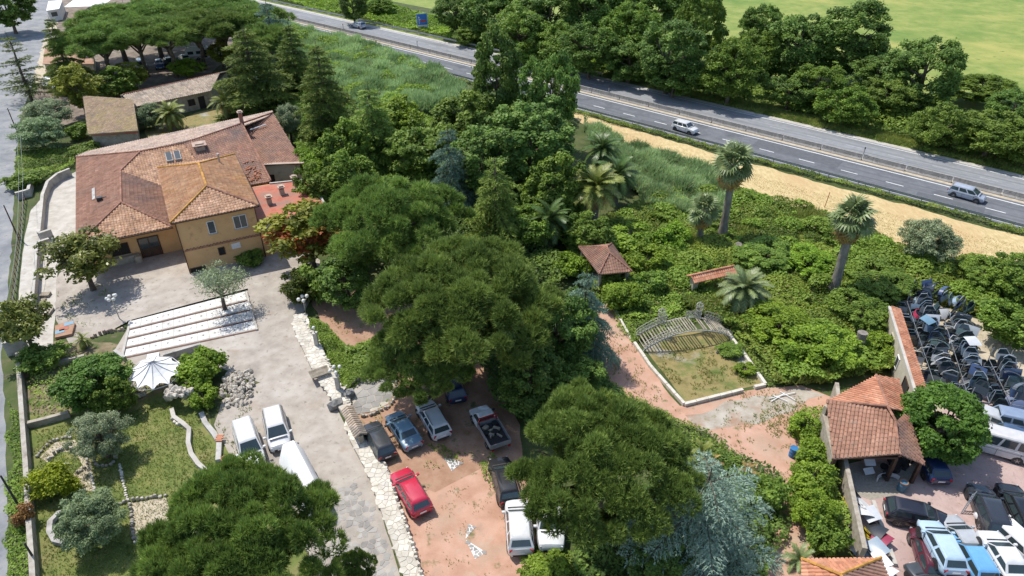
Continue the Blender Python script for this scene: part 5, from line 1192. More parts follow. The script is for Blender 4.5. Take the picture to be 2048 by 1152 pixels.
# lower roof cut by the bottom edge
lr = thing('small_building', 'small building with an orange hipped tile roof cut by the bottom edge', 'building', P(1690, 1190))
def lr_():
    e = 2.6; c = [P(1602, 1118, e), P(1762, 1116, e), P(1800, 1212, e), P(1605, 1216, e)]; t0, t1 = P(1680, 1150, 3.5), P(1700, 1178, 3.5)
    tiles(None, [c[1], c[0], t0], M['tile_bright'], w=.27, course=.38); tiles(None, [c[2], c[1], t0, t1], M['tile_dark'], w=.27, course=.38)
    tiles(None, [c[0], c[3], t1, t0], M['tile_bright'], w=.27, course=.38); tiles(None, [c[3], c[2], t1], M['tile_bright'], w=.27, course=.38)
    for a, b_ in ((c[0], t0), (c[1], t0), (c[2], t1), (c[3], t1), (t0, t1)): ridge(None, a + Vector((0, 0, .05)), b_ + Vector((0, 0, .05)), M['lichen'], .1)
    m = sum(c, Vector()) / 4; wall_box(None, [tuple(p.lerp(m, .1)[:2]) for p in c], 0, 2.5, M['beigewall'])
under(lr, lr_)
# ---------------------------------------------------------------- vehicles
# length, width, height, belt height, bonnet height, [rear base, rear roof, front roof, windscreen base] as x, panes per side
CARK = {
 'hatch': (4.1, 1.74, 1.46, .92, .86, (-1.98, -1.55, .35, 1.05), 2),
 'wagon': (4.5, 1.76, 1.48, .92, .86, (-2.20, -1.85, .40, 1.12), 3),
 'sedan': (4.4, 1.74, 1.42, .92, .86, (-1.45, -.85, .40, 1.10), 2),
 'suv':   (4.35, 1.84, 1.66, 1.05, 1.02, (-2.10, -1.75, .45, 1.10), 3),
 'mpv':   (4.4, 1.82, 1.62, 1.00, .92, (-2.15, -1.85, .55, 1.40), 3),
 'van':   (4.7, 1.82, 1.88, 1.10, .98, (-2.33, -2.25, .55, 1.35), 3),
 'minibus': (5.1, 1.85, 2.15, 1.15, 1.10, (-2.52, -2.40, 1.60, 2.30), 4)}
CARM = {}
def wheel_meshes():
    b = MB(); b.lathe([(.19, -.10), (.30, -.10), (.325, -.06), (.325, .06), (.30, .10), (.19, .10)], 16, axis='Y'); t = b.mesh('tyre', M['rubber'], smooth=40)
    b = MB(); b.lathe([(.20, -.085), (.20, .085)], 12, axis='Y')
    for k in range(5):
        a = k * 1.2566
        for sg in (-1, 1): b.box((.10 * math.cos(a), sg * .095, .10 * math.sin(a)), (.2, .02, .05), M=Matrix.Rotation(-a, 3, 'Y'))
    return t, b.mesh('rim', M['alloy'])
TYRE, RIM = wheel_meshes()
def quadpatch(b, c, m=(.06, .06, .08, .08), off=.012):
    """a pane set on the quad c (bl, br, tr, tl) with margins left, right, bottom, top"""
    c = [Vector(v) for v in c]; f = lambda u, v: c[0].lerp(c[1], u).lerp(c[3].lerp(c[2], u), v)
    n = (c[1] - c[0]).cross(c[3] - c[0]).normalized() * off; l, r, d, t = m
    k = 4; P_ = [[f(l + (1 - l - r) * i / k, d + (1 - d - t) * j) + n for i in range(k + 1)] for j in (0, 1)]
    for i in range(k): b.quad(P_[0][i], P_[0][i + 1], P_[1][i + 1], P_[1][i])
def car_meshes(kd):
    if kd in CARM: return CARM[kd]
    L, Wd, H, zb, zh, (x0, x1, x2, x3), npane = CARK[kd]; h = L / 2; w = Wd / 2; out = {}
    st = [(-h, .72 * zb, .80), (-h + .06, .92 * zb, .88), (-h + .25, zb * .98, .96), (-h + .8, zb, 1.0), (x3 - .5, zb, 1.0), (x3, zb * .985, .985), (h - .55, zh * .93, .955), (h - .18, zh * .84, .88), (h - .03, zh * .66, .78), (h, zh * .5, .72)]
    z0 = .24; b = MB(); ring = []
    for x, zt, f in st:
        W_ = w * f; zz = z0 + (.10 if abs(x) > h - .1 else 0)
        half = [(0, zz), (W_ * .86, zz), (W_ * .97, zz + .10), (W_, zz + (zt - zz) * .45), (W_ * .985, zz + (zt - zz) * .72), (W_ * .945, zt - .06), (W_ * .86, zt - .005), (W_ * .45, zt + .02), (0, zt + .028)]
        ring.append([(x, y, z) for y, z in half] + [(x, -y, z) for y, z in half[-2:0:-1]])
    n = len(ring[0]); vs = [v for r in ring for v in r]
    fs = [(i * n + j, (i + 1) * n + j, (i + 1) * n + (j + 1) % n, i * n + (j + 1) % n) for i in range(len(ring) - 1) for j in range(n)]
    fs += [tuple(range(n)), tuple(range((len(ring) - 1) * n + n - 1, (len(ring) - 1) * n - 1, -1))]
    b.add(vs, fs)
    # greenhouse: belt ring, shoulder ring, roof ring, crown
    wb, wr = w * .93, w * .74; zs = H - .11
    def rect(xa, xb, ww, z, r=.0): return [(xa, -ww, z), (xb, -ww, z), (xb, ww, z), (xa, ww, z)]
    lv = [rect(x0, x3, wb, zb - .06), rect(x1, x2, wr, zs), rect(x1 + .10, x2 - .16, wr - .09, H - .03), rect(x1 + .35, x2 - .5, wr - .32, H)]
    vs = [v for l in lv for v in l]; fs = [(i * 4 + j, i * 4 + (j + 1) % 4, i * 4 + 4 + (j + 1) % 4, i * 4 + 4 + j) for i in range(3) for j in range(4)] + [(12, 13, 14, 15)]
    b.add(vs, fs); out['body'] = b.mesh('body', M['carpaint'], smooth=34)
    B0, T0 = lv[0], lv[1]; lift = lambda p, q, t: Vector(p).lerp(Vector(q), t)
    lo = .14; base = [lift(B0[i], T0[i], lo) for i in range(4)]; top = [Vector(v) for v in T0]
    b = MB(); quadpatch(b, [base[1], base[2], top[2], top[1]], (.06, .06, .0, .05)); out['windscreen'] = b.mesh('windscreen', M['glass'])
    b = MB(); quadpatch(b, [base[3], base[0], top[0], top[3]], (.09, .09, .12, .10)); out['rear_window'] = b.mesh('rear_window', M['glass'])
    def side(a, c, d, e, sg):
        r = []
        for k in range(npane):
            u0, u1 = k / npane, (k + 1) / npane; q = [a.lerp(c, u0), a.lerp(c, u1), e.lerp(d, u1), e.lerp(d, u0)]; b = MB()
            if kd == 'van' and k < npane - 1: continue
            ml = .10 if k else .06; mr = .06
            if sg > 0: q = [q[1], q[0], q[3], q[2]]; ml, mr = mr, ml
            quadpatch(b, q, (ml, mr, .06, .12)); r.append(b.mesh('side_window', M['glass']))
        return r
    out['side_window'] = side(base[0], base[1], top[1], top[0], -1) + side(base[3], base[2], top[2], top[3], 1)
    b = MB(); b.box((0, 0, 0), (.06, .36, .13)); out['headlight'] = b.mesh('headlight', M['lamp']); b = MB(); b.box((0, 0, 0), (.06, .22, .24)); out['taillight'] = b.mesh('taillight', M['redlamp'])
    b = MB(); b.box((0, 0, 0), (.16, .20, .13)); b.bar((0, -.08, -.05), (.02, -.2, -.08), .05); out['mirror'] = b.mesh('mirror', M['carpaint'])
    b = MB(); b.box((h - .01, 0, .42), (.05, w * 1.1, .18)); b.box((-h + .005, 0, .42), (.04, w * 1.2, .12)); out['bumper_trim'] = b.mesh('bumper_trim', M['trim'])
    b = MB(); b.box((h + .02, 0, .46), (.02, .5, .11)); b.box((-h - .02, 0, .66), (.02, .5, .11)); out['number_plate'] = b.mesh('number_plate', M['white'])
    b = MB(); b.lathe([(.30, -.02), (.39, -.02), (.39, .02), (.30, .02)], 16, axis='Y'); out['arch'] = b.mesh('wheel_arch', M['trim'])
    b = MB(); [b.bar((x1 + .25, s * (wr - .05), H + .03), (x2 - .3, s * (wr - .05), H + .03), .035) for s in (-1, 1)]; out['roof_rail'] = b.mesh('roof_rail', M['trim'])
    b = MB()
    for s_ in (-1, 1):
        for x in (x3 - .45, (x3 + x0) / 2 - .05, x0 + .75): b.box((x, s_ * (w * 1.0 + .001), zb * .60), (.022, .012, zb * .55))
        b.box(((x0 + x3) / 2, s_ * (w * .985 + .004), zb * .80), ((x3 - x0) * .8, .012, .02))
    b.box((x3 + .10, 0, zb + .015), (.09, w * 1.5, .02)); out['seams'] = b.mesh('door_seams', M['trim'])
    CARM[kd] = out; return out
def car(kd, front, rear, col, label, z=0.0, name=None, group=None, rails=False, zref=.75, sc=1.0, roll=0.0, tail_sw=False, nolights=False, hood_open=False):
    a, b_ = P(*rear, z + zref), P(*front, z + zref); c = (a + b_) / 2; ang = math.atan2(b_.y - a.y, b_.x - a.x)
    L, Wd, H, zb, zh, (x0, x1, x2, x3), npn = CARK[kd]; h = L / 2; w = Wd / 2; mm = car_meshes(kd)
    t = thing(name or 'parked_car', label, 'van' if kd in ('van', 'minibus') else 'car', (c.x, c.y, z), ang, group); t.scale = (sc,) * 3
    if roll: t.rotation_euler = (roll, 0, ang)
    col = (*col, 1)
    link('body', mm['body'], t, color=col); link('windscreen', mm['windscreen'], t)
    if not (kd == 'van'): link('rear_window', mm['rear_window'], t)
    for s in mm['side_window']: link('side_window', s, t)
    for sx in (h - .82, -h + .85):
        for sy in (-1, 1):
            wh = link('wheel', TYRE, t, (sx, sy * (w - .10), .325)); link('rim', RIM, wh); link('wheel_arch', mm['arch'], t, (sx, sy * (w - .015), .34))
    for sy in (-1, 1):
        if not nolights: link('headlight', mm['headlight'], t, (h - .17, sy * w * .62, zh * .70), (0, .35, sy * -.5))
        link('taillight', mm['taillight'], t, (-h + .04, sy * w * .74, zb * .82), (0, -.2, sy * .45))
        link('mirror', mm['mirror'], t, (x3 - .28, sy * (w + .10), zb + .05), (0, 0, 0 if sy > 0 else math.pi), color=col)
    link('door_seams', mm['seams'], t); link('bumper_trim', mm['bumper_trim'], t); link('number_plate', mm['number_plate'], t)
    if rails: link('roof_rail', mm['roof_rail'], t)
    return t
WHT = (.64, .64, .63); SIL = (.42, .44, .45); BLK = (.016, .017, .02); DKB = (.015, .03, .085); GRY = (.12, .135, .15)
car('wagon', (797, 938), (846, 1022), (.50, .02, .055), 'crimson red estate car parked alone on the terracotta paving', rails=True)
car('wagon', (740, 846), (774, 908), (.03, .033, .038), 'dark grey estate car parked against the raised walkway', rails=True, sc=.95)
car('sedan', (788, 828), (826, 886), (.16, .26, .34), 'blue-grey old saloon between the dark and silver estate cars')
car('wagon', (848, 804), (884, 866), (.52, .54, .55), 'silver estate car right of the blue-grey saloon', rails=True)
car('hatch', (897, 745), (914, 792), DKB, 'dark blue hatchback half under the big umbrella pine')
car('wagon', (1000, 925), (1018, 990), (.02, .02, .022), 'black car half hidden by the round umbrella pine')
car('suv', (1034, 1004), (1042, 1098), WHT, 'white crossover parked below the black car, its rear facing down', sc=1.02)
car('suv', (1103, 1098), (1098, 985), (.70, .70, .69), 'white off-roader partly covered by pine branches', sc=1.06)
car('van', (516, 948), (482, 838), WHT, 'white panel van beside the stone garden edge', sc=1.0)
car('mpv', (562, 898), (544, 816), WHT, 'white small people carrier on the courtyard right of the panel van', sc=1.0)
# highway traffic
car('suv', (1397, 262), (1345, 246), WHT, 'white crossover driving on the near carriageway', name='driving_car')
car('mpv', (1972, 396), (1899, 376), (.36, .39, .45), 'silver-blue people carrier driving at the right edge of the near carriageway', name='driving_car')
car('suv', (704, 46), (730, 53), (.40, .43, .48), 'silver car driving away on the far carriageway', name='driving_car')
car('hatch', (476, -3), (500, 5), BLK, 'dark car at the top edge of the far carriageway', name='driving_car')
# scrap yard
car('hatch', (1886, 1040), (1787, 1018), (.014, .014, .022), 'black hatchback with its front end stripped, broadside in the yard', sc=1.04, nolights=True)
car('wagon', (1960, 975), (1996, 1062), (.03, .035, .045), 'dark blue-grey estate standing in front of the ladder', sc=1.05, rails=True)
car('wagon', (2018, 972), (2062, 1062), (.012, .013, .015), 'black scrapped car cut by the right edge', sc=1.05)
car('hatch', (1845, 1062), (1872, 1150), (.10, .02, .03), 'maroon car wreck underneath the pale blue hatchback')
car('hatch', (1864, 1050), (1906, 1130), (.42, .55, .66), 'pale blue hatchback stacked on the maroon wreck', z=1.15, sc=1.0)
car('hatch', (1922, 1068), (1975, 1160), (.14, .36, .62), 'bright blue car in the bottom row of the scrap yard', sc=1.0, z=.3)
car('sedan', (1910, 1050), (1950, 1110), (.40, .42, .44), 'silver wreck squeezed behind the bright blue car')
car('sedan', (1985, 1072), (2040, 1160), WHT, 'white saloon stacked on a red wreck in the bottom row', z=1.05)
car('hatch', (1968, 1078), (2025, 1165), (.32, .015, .02), 'red wreck underneath the white saloon', sc=.98)
car('hatch', (1990, 1040), (2040, 1085), (.70, .70, .70), 'white wreck without doors behind the white saloon')
car('wagon', (1850, 1150), (1900, 1215), (.05, .055, .06), 'dark grey wreck with an open engine bay at the bottom edge', nolights=True)
car('sedan', (1938, 818), (2012, 846), (.45, .46, .47), 'silver saloon behind the round leafy tree')
car('suv', (2075, 852), (2012, 838), (.22, .28, .38), 'blue-grey off-roader at the right edge above the minibus')
car('minibus', (1948, 868), (2030, 890), (.58, .56, .55), 'white minibus beside the round leafy tree', zref=1.1)
car('hatch', (2075, 890), (2022, 872), (.05, .09, .16), 'dark blue car behind the minibus at the right edge')
car('hatch', (2095, 925), (2043, 900), (.42, .55, .62), 'pale blue car cut by the right edge below the minibus')
car('hatch', (1850, 905), (1868, 935), DKB, 'dark blue car in the shade under the round leafy tree')
# pine grove parking
car('van', (285, 146), (280, 118), WHT, 'white van parked at the edge of the pine grove')
car('hatch', (322, 140), (316, 116), (.05, .10, .22), 'blue car parked right of the white van under the pines')
car('hatch', (345, 130), (332, 118), (.03, .035, .04), 'dark car parked right of the blue one under the pines')
car('sedan', (362, 112), (374, 118), WHT, 'white car beside the caravan under the pines')
car('hatch', (92, 172), (98, 156), WHT, 'white car parked beside the lane under the dark cedar')
car('hatch', (112, 178), (118, 160), (.55, .58, .60), 'pale grey car parked beside the white one near the lane')
car('wagon', (125, 150), (132, 136), SIL, 'silver car parked by the low brown shed')
car('hatch', (462, 98), (476, 92), WHT, 'white car at the right end of the pine grove')
car('sedan', (268, 72), (290, 66), (.6, .6, .6), 'pale car far back under the pine grove')
# caravan
cv = thing('caravan', 'cream caravan with a dark band standing at the edge of the pine grove', 'caravan', P(398, 118, 0), .35)
b = MB(); prof = [(-2.3, .45), (-2.45, 1.2), (-2.2, 2.3), (-1.8, 2.5), (1.9, 2.5), (2.3, 2.2), (2.5, 1.2), (2.3, .45)]; n = len(prof)
b.add([(x, y, z) for y in (-1.05, 1.05) for x, z in prof], [tuple(range(n)), tuple(range(2 * n - 1, n - 1, -1))] + [(i, n + i, n + (i + 1) % n, (i + 1) % n) for i in range(n)])
b.build('body', M['canvas'], cv, smooth=30)
for x, w_ in ((-1.3, 1.1), (.3, 1.0)): b = MB(); b.box((x, -1.06, 1.6), (w_, .03, .6)); b.build('window', M['glass'], cv)
b = MB(); b.box((1.5, -1.065, 1.25), (.65, .03, 1.6)); b.build('door', M['trim'], cv); b = MB(); b.box((0, -1.06, .75), (4.4, .02, .18)); b.build('stripe', M['beigewall'], cv)
for sy in (-1, 1): w_ = link('wheel', TYRE, cv, (0, sy * .95, .33)); link('rim', RIM, w_)
b = MB(); b.bar((2.3, 0, .45), (3.5, 0, .4), .08); b.build('drawbar', M['trim'], cv)
# pickup
a_, b_ = P(1002, 892, .8), P(955, 813, .8); c_ = (a_ + b_) / 2
pk = thing('pickup_truck', 'white pickup with a dropside bed full of debris next to the pine', 'pickup', (c_.x, c_.y, 0), math.atan2(b_.y - a_.y, b_.x - a_.x))
b = MB(); ring = []
for x, zt, f in ((.35, .95, .97), (1.2, .98, 1), (1.75, .95, .98), (2.3, .84, .93), (2.48, .62, .8)):
    W_ = .88 * f; half = [(0, .32), (W_ * .9, .32), (W_, .5), (W_, zt - .2), (W_ * .95, zt - .05), (W_ * .85, zt), (0, zt + .02)]; ring.append([(x, y, z) for y, z in half] + [(x, -y, z) for y, z in half[-2:0:-1]])
n = len(ring[0]); b.add([v for r in ring for v in r], [(i * n + j, (i + 1) * n + j, (i + 1) * n + (j + 1) % n, i * n + (j + 1) % n) for i in range(4) for j in range(n)] + [tuple(range(n)), tuple(range(5 * n - 1, 4 * n - 1, -1))])
lv = [[(.38, -.8, .9), (1.62, -.8, .9), (1.62, .8, .9), (.38, .8, .9)], [(.42, -.66, 1.52), (1.05, -.66, 1.52), (1.05, .66, 1.52), (.42, .66, 1.52)], [(.5, -.55, 1.6), (.95, -.55, 1.6), (.95, .55, 1.6), (.5, .55, 1.6)]]
b.add([v for l in lv for v in l], [(i * 4 + j, i * 4 + (j + 1) % 4, i * 4 + 4 + (j + 1) % 4, i * 4 + 4 + j) for i in range(2) for j in range(4)] + [(8, 9, 10, 11)])
b.build('cab', M['carpaint'], pk, smooth=34, color=(.66, .67, .67))
V_ = [[Vector(v) for v in l] for l in lv]
for nm, i, j in (('windscreen', 1, 2), ('rear_window', 3, 0), ('side_window', 0, 1), ('side_window', 2, 3)):
    b = MB(); quadpatch(b, [V_[0][i].lerp(V_[1][i], .12), V_[0][j].lerp(V_[1][j], .12), V_[1][j], V_[1][i]]); b.build(nm, M['glass'], pk)
b = MB(); b.box((-1.05, 0, .72), (2.75, 1.75, .08)); b.build('bed', M['trim'], pk)
for y in (-.87, .87): b = MB(); b.box((-1.05, y, .95), (2.75, .05, .42)); b.build('bed_side', M['steel'], pk)
for x in (-2.42, .30): b = MB(); b.box((x, 0, .95), (.05, 1.7, .42)); b.build('bed_end', M['steel'], pk)
b = MB(); b.bar((.25, -.75, 1.0), (.25, -.75, 1.62), .07); b.bar((.25, .75, 1.0), (.25, .75, 1.62), .07); b.bar((.25, -.78, 1.62), (.25, .78, 1.62), .07); b.bar((.25, -.78, 1.3), (.25, .78, 1.3), .05); b.build('headboard', M['redlamp'], pk)
for sx in (1.6, -1.5):
    for sy in (-1, 1): w_ = link('wheel', TYRE, pk, (sx, sy * .78, .33)); link('rim', RIM, w_)
for sy in (-1, 1):
    b = MB(); b.box((2.36, sy * .6, .66), (.1, .3, .14)); b.build('headlight', M['lamp'], pk); b = MB(); b.box((-2.46, sy * .7, .62), (.05, .2, .16)); b.build('taillight', M['redlamp'], pk)
    b = MB(); b.box((1.35, sy * 1.0, 1.02), (.12, .2, .16)); b.build('mirror', M['trim'], pk)
for k in range(9):
    b = MB(); x, y = rnd(-2.1, 0), rnd(-.6, .6)
    (b.lathe([(.14, .78), (.27, .78), (.27, .95), (.14, .95)], 10, (x, y, 0)) if k % 3 == 0 else b.box((x, y, .86), (rnd(.3, .9), rnd(.1, .35), rnd(.1, .25)), rnd(0, 3)))
    tag(b.build('tyre' if k % 3 == 0 else 'scrap_piece', M['rubber'] if k % 3 == 0 else M['wood'], loc=pk.location, rot=pk.rotation_euler), 'old tyre lying in the bed of the white pickup' if k % 3 == 0 else 'scrap piece lying in the bed of the white pickup', 'tyre' if k % 3 == 0 else 'scrap', 'load of the pickup')
# tarpaulin-covered trailer under the bottom pine
a_, b_ = P(576, 884, 2.5), P(616, 964, 2.5); an = math.atan2(b_.y - a_.y, b_.x - a_.x); tr = thing('covered_trailer', 'tall trailer under a white tarpaulin half hidden by the bottom pine', 'trailer', (a_.x, a_.y, 0), an)
b = MB(); sec = [(-1.05, .5), (-.95, 1.3), (-.48, 2.45), (-.40, 2.55), (.40, 2.55), (.48, 2.45), (.95, 1.3), (1.05, .5)]; xs = [0, .15, 1.5, 3, 4.5, 5.6, 5.75]; sc_ = [.93, 1, 1.01, .99, 1.01, 1, .93]
b.add([(x, y * k + rnd(-.02, .02), z * (1 if z < 1 else .5 + .5 * k) + rnd(-.015, .015)) for x, k in zip(xs, sc_) for y, z in sec], [(i * 8 + j, i * 8 + 8 + j, i * 8 + 9 + j, i * 8 + 1 + j) for i in range(6) for j in range(7)] + [tuple(range(8)), tuple(range(55, 47, -1))]); b.build('tarpaulin', M['canvas'], tr, smooth=28)
b = MB(); b.box((2.8, 0, .55), (5.6, 1.7, .12)); b.build('chassis', M['trim'], tr); b = MB(); b.bar((5.6, 0, .5), (7.0, 0, .45), .1); b.build('drawbar', M['trim'], tr)
for sx in (2.3, 3.1):
    for sy in (-1, 1): w_ = link('wheel', TYRE, tr, (sx, sy * 1.0, .34)); link('rim', RIM, w_)
for sy in (-1, 1): b = MB(); b.box((-.03, sy * .75, .58), (.05, .25, .12)); b.build('taillight', M['redlamp'], tr)
# ---------------------------------------------------------------- white steps between the two courts
WT = mat('white_tile', [(.50, .48, .44), (.62, .60, .56), (.68, .66, .62)], 1.5, rough=.5, tint=.12, spots=((.4, .36, .3), 1.2, .6, .76))
RS = mat('step_riser', [(.13, .075, .055), (.20, .12, .09)], 3)
st = thing('garden_steps', 'four broad white tiled steps with red risers across the courtyard', 'steps', P(380, 660))
def st_():
    tl, tr, bl, br = P(263, 645), P(490, 586), P(248, 716), P(513, 660); n = 4
    for r in range(n):
        z = .20 - .05 * r; a, b_, c, d = tl.lerp(bl, r / n), tr.lerp(br, r / n), tr.lerp(br, (r + 1) / n), tl.lerp(bl, (r + 1) / n)
        mb = MB(); mb.prism([d[:2], c[:2], b_[:2], a[:2]], 0, z - .02); mb.build('tread', M['pale']); mb = MB(); o_ = (d - a).normalized() * .03; mb.bar(d + o_ + Vector((0, 0, z * .5)), c + o_ + Vector((0, 0, z * .5)), .20, z + .012); mb.build('riser', RS)
        k = 11
        for i in range(k):
            f0, f1 = (i + .02) / k, (i + .98) / k; q = [d.lerp(c, f0).lerp(a.lerp(b_, f0), .13), d.lerp(c, f1).lerp(a.lerp(b_, f1), .13), d.lerp(c, f1).lerp(a.lerp(b_, f1), .98), d.lerp(c, f0).lerp(a.lerp(b_, f0), .98)]
            mb = MB(); mb.tint = rnd(.2, 1); mb.prism([v[:2] for v in q], z - .02, z + rnd(0, .006)); t = mb.build('tile', WT)
            m = sum(q, Vector()) / 4; mb = MB(); u = (q[1] - q[0]) * .11; v = (q[3] - q[0]) * .11
            mb.tint = rnd(0, .7); mb.poly([(p.x, p.y, z + .011) for p in (m - u, m - v, m + u, m + v)]); mb.build('inlay', M['greystone'], t)
    mb = MB(); mb.bar(tr + Vector((.1, .1, .1)), br + Vector((.1, -.1, .06)), .2, .25); mb.build('side_kerb', M['pale'])
    mb = MB(); mb.bar(tl + Vector((-.1, .1, .1)), bl + Vector((-.1, -.1, .06)), .22, .28); mb.build('side_kerb', M['pale'])
under(st, st_)
def lowwall(name, px, h, w, m, label, cat='wall', z=0.0, top=None):
    pts = [P(*p) for p in px]; mb = MB(); L = []; R = []
    for i, p in enumerate(pts):
        d = (pts[min(i + 1, len(pts) - 1)] - pts[max(i - 1, 0)]).normalized(); nn = Vector((-d.y, d.x, 0)) * w / 2; L.append(p + nn); R.append(p - nn)
    k = len(pts); vs = [(v.x, v.y, zz) for zz in (z, z + h) for S_ in (L, R) for v in S_]; fs = []
    for i in range(k - 1):
        fs += [(i, i + 1, 2 * k + i + 1, 2 * k + i), (k + i + 1, k + i, 3 * k + i, 3 * k + i + 1), (2 * k + i, 2 * k + i + 1, 3 * k + i + 1, 3 * k + i)]
    fs += [(0, 2 * k, 3 * k, k), (k - 1, 2 * k - 1, 4 * k - 1, 3 * k - 1)]
    mb.add(vs, fs); o = tag(mb.build(name, m), label, cat)
    bm = bmesh.new(); bm.from_mesh(o.data); bmesh.ops.recalc_face_normals(bm, faces=bm.faces[:]); bm.to_mesh(o.data); bm.free()
    if top: mb = MB(); [mb.bar(pts[i] + Vector((0, 0, z + h + .04)), pts[i + 1] + Vector((0, 0, z + h + .04)), w + .1, .08) for i in range(k - 1)]; mb.build('coping', top, o)
    return o
lowwall('garden_wall', [(144, 352), (120, 362), (101, 378), (91, 405), (88, 440), (84, 482)], 1.1, .28, M['wallgrey'], 'curved pale wall beside the lane end of the house terrace', top=M['pale'])
lowwall('garden_wall', [(84, 483), (108, 475)], 1.1, .28, M['wallgrey'], 'short cross wall at the foot of the curved pale wall', top=M['pale'])
lowwall('garden_wall', [(104, 492), (80, 500), (76, 560), (70, 640), (68, 668)], 1.0, .26, M['wallgrey'], 'straight pale wall running down the terrace below the curved one', top=M['pale'])
lowwall('garden_wall', [(36, 400), (62, 393), (66, 376)], 1.0, .28, M['wallgrey'], 'stepped wall corner at the edge of the lane', top=M['pale'])
lowwall('garden_wall', [(16, 712), (60, 698)], 1.5, .3, M['wallgrey'], 'grey wall block below the magnolia by the lane')
lowwall('garden_wall', [(42, 720), (52, 850), (60, 950), (66, 1050), (74, 1152), (78, 1230)], .9, .34, M['rubble'], 'long stone wall between the lane verge and the lower garden')
lowwall('garden_wall', [(62, 748), (110, 732), (172, 718)], .5, .3, M['stonewall'], 'low stone wall above the planting bed')
lowwall('garden_wall', [(60, 855), (100, 845), (142, 833)], .6, .34, M['stonewall'], 'low stone wall below the planting bed at the garden wall')
lowwall('garden_wall', [(345, 822), (349, 838), (366, 850), (380, 862), (378, 890), (384, 912), (398, 932), (414, 946), (402, 962), (390, 975)], .35, .34, M['pale'], 'winding pale kerb wall on the right of the lawn')
lowwall('garden_wall', [(404, 830), (412, 850), (430, 872), (440, 890), (438, 925)], .35, .4, M['wallgrey'], 'second winding kerb wall beside the white panel van')
lowwall('garden_wall', [(158, 1022), (120, 1032), (104, 1048), (102, 1068), (112, 1086), (130, 1090)], .4, .36, M['wallgrey'], 'curved grey wall around the spreading olive')
lowwall('garden_wall', [(330, 722), (405, 700)], .8, .3, M['wallgrey'], 'short wall behind the white canopy')
lowwall('garden_wall', [(252, 722), (232, 708)], .5, .3, M['wallgrey'], 'stub of wall at the left foot of the steps')
rr_ = lambda px, lab, s=.24, h=.24, m='rubble', cl=False: rough_row('stone_edging', gp(*px), s, M[m], 0, h, .04, cl, None, lab, 'stone edging')
rr_([(72, 918), (85, 900), (105, 884), (128, 877), (146, 876)], 'outer stone arc near the lime bush')
rr_([(97, 925), (112, 906), (130, 898), (150, 898)], 'upper stone arc of the ringed flower bed', .28, .32)
rr_([(160, 902), (174, 912), (177, 926), (168, 940), (150, 950), (136, 953)], 'lower stone arc of the ringed flower bed')
rr_([(126, 934), (134, 928), (143, 930)], 'small stone heap inside the ringed flower bed')
rr_([(191, 912), (188, 922), (194, 932), (210, 934), (226, 928), (234, 914)], 'stone ring at the foot of the lawn olive')
rr_([(239, 928), (245, 955), (250, 980), (256, 1004)], 'straight line of white stones across the lawn', .22, .16, 'whitestone')
rr_([(182, 948), (188, 968), (189, 985)], 'short line of white stones left of the straight one', .22, .16, 'whitestone')
rr_([(225, 1015), (255, 1004), (290, 998), (335, 992)], 'stone edging along the top of the gravel patch', .26, .28)
rr_([(260, 1008), (266, 1050), (270, 1088)], 'stone edging on the left of the gravel patch', .26, .28)
rr_([(216, 1040), (222, 1060), (212, 1080)], 'stone arc right of the spreading olive', .22, .16, 'whitestone')
rr_([(690, 780), (712, 762), (745, 750), (788, 746)], 'dark stone edging around the upper side of the round patio', .3, .36)
rr_([(792, 760), (794, 790), (782, 812), (752, 828), (722, 836)], 'stone edging around the lower side of the round patio', .3, .28)
rr_([(180, 678), (205, 668), (250, 660)], 'curved brick edging beside the young palm', .3, .35, 'tile_pale')
rr_([(342, 838), (352, 848), (372, 852)], 'row of white stones beside the winding kerb', .3, .3, 'whitestone')
sheet('gravel_patch', [(262, 1006), (332, 995), (345, 1040), (320, 1080), (272, 1086)], .018, M['gravel'], .1)
sheet('garden_path', [(80, 915), (110, 885), (150, 880), (180, 915), (185, 945), (190, 985), (170, 980), (140, 955), (165, 930), (150, 903), (115, 905), (95, 925)], .016, M['gravel'], .12)
pt = tag(MB.build((lambda b: (b.prism([tuple(P(*p)[:2]) for p in ((696, 792), (716, 768), (748, 756), (788, 752), (788, 788), (776, 808), (748, 822), (716, 830))], 0, .03), b)[1])(MB()), 'round_patio', M['mortar']), kind='structure')
stones(pt, voronoi([tuple(P(*p)[:2]) for p in ((698, 792), (717, 770), (748, 758), (786, 754), (786, 788), (775, 806), (748, 820), (717, 828))], .75, .05, 9), .03, .05, M['greystone'])
# slabs, planks, pot
sl_ = [(92, 592, .9, .7, .3), (80, 612, .35, 2.4, .18), (88, 618, .35, 2.2, .16), (98, 630, .4, 1.8, .3)]
for k, (x, y, a, b_, h) in enumerate(sl_):
    mb = MB(); mb.box((0, 0, h / 2), (a, b_, h)); tag(mb.build('stone_slab', M['wood'], loc=P(x, y), rot=(0, 0, .12)), ['square block', 'long slab nearest the wall', 'long slab in the middle', 'short thick slab'][k] + ' of the heap on the terrace by the lane', 'slab', 'slabs on the terrace')
mb = MB(); mb.prism([tuple(P(*p)[:2]) for p in ((112, 680), (146, 672), (152, 650), (146, 645), (112, 656))], 0, .3); ms = tag(mb.build('mosaic_slab', M['redsoil']), 'raised slab with red and blue mosaic tiles beside the young palm', 'slab')
for k, (p, m) in enumerate((((130, 662), 'brickred'), ((140, 652), 'tarcol'), ((122, 668), 'tarcol'))): q = P(*p); mb = MB(); mb.box((q.x, q.y, .31), (.8, .6, .03), .5); mb.build('mosaic', M[m], ms, color=(.16, .30, .40, 1))
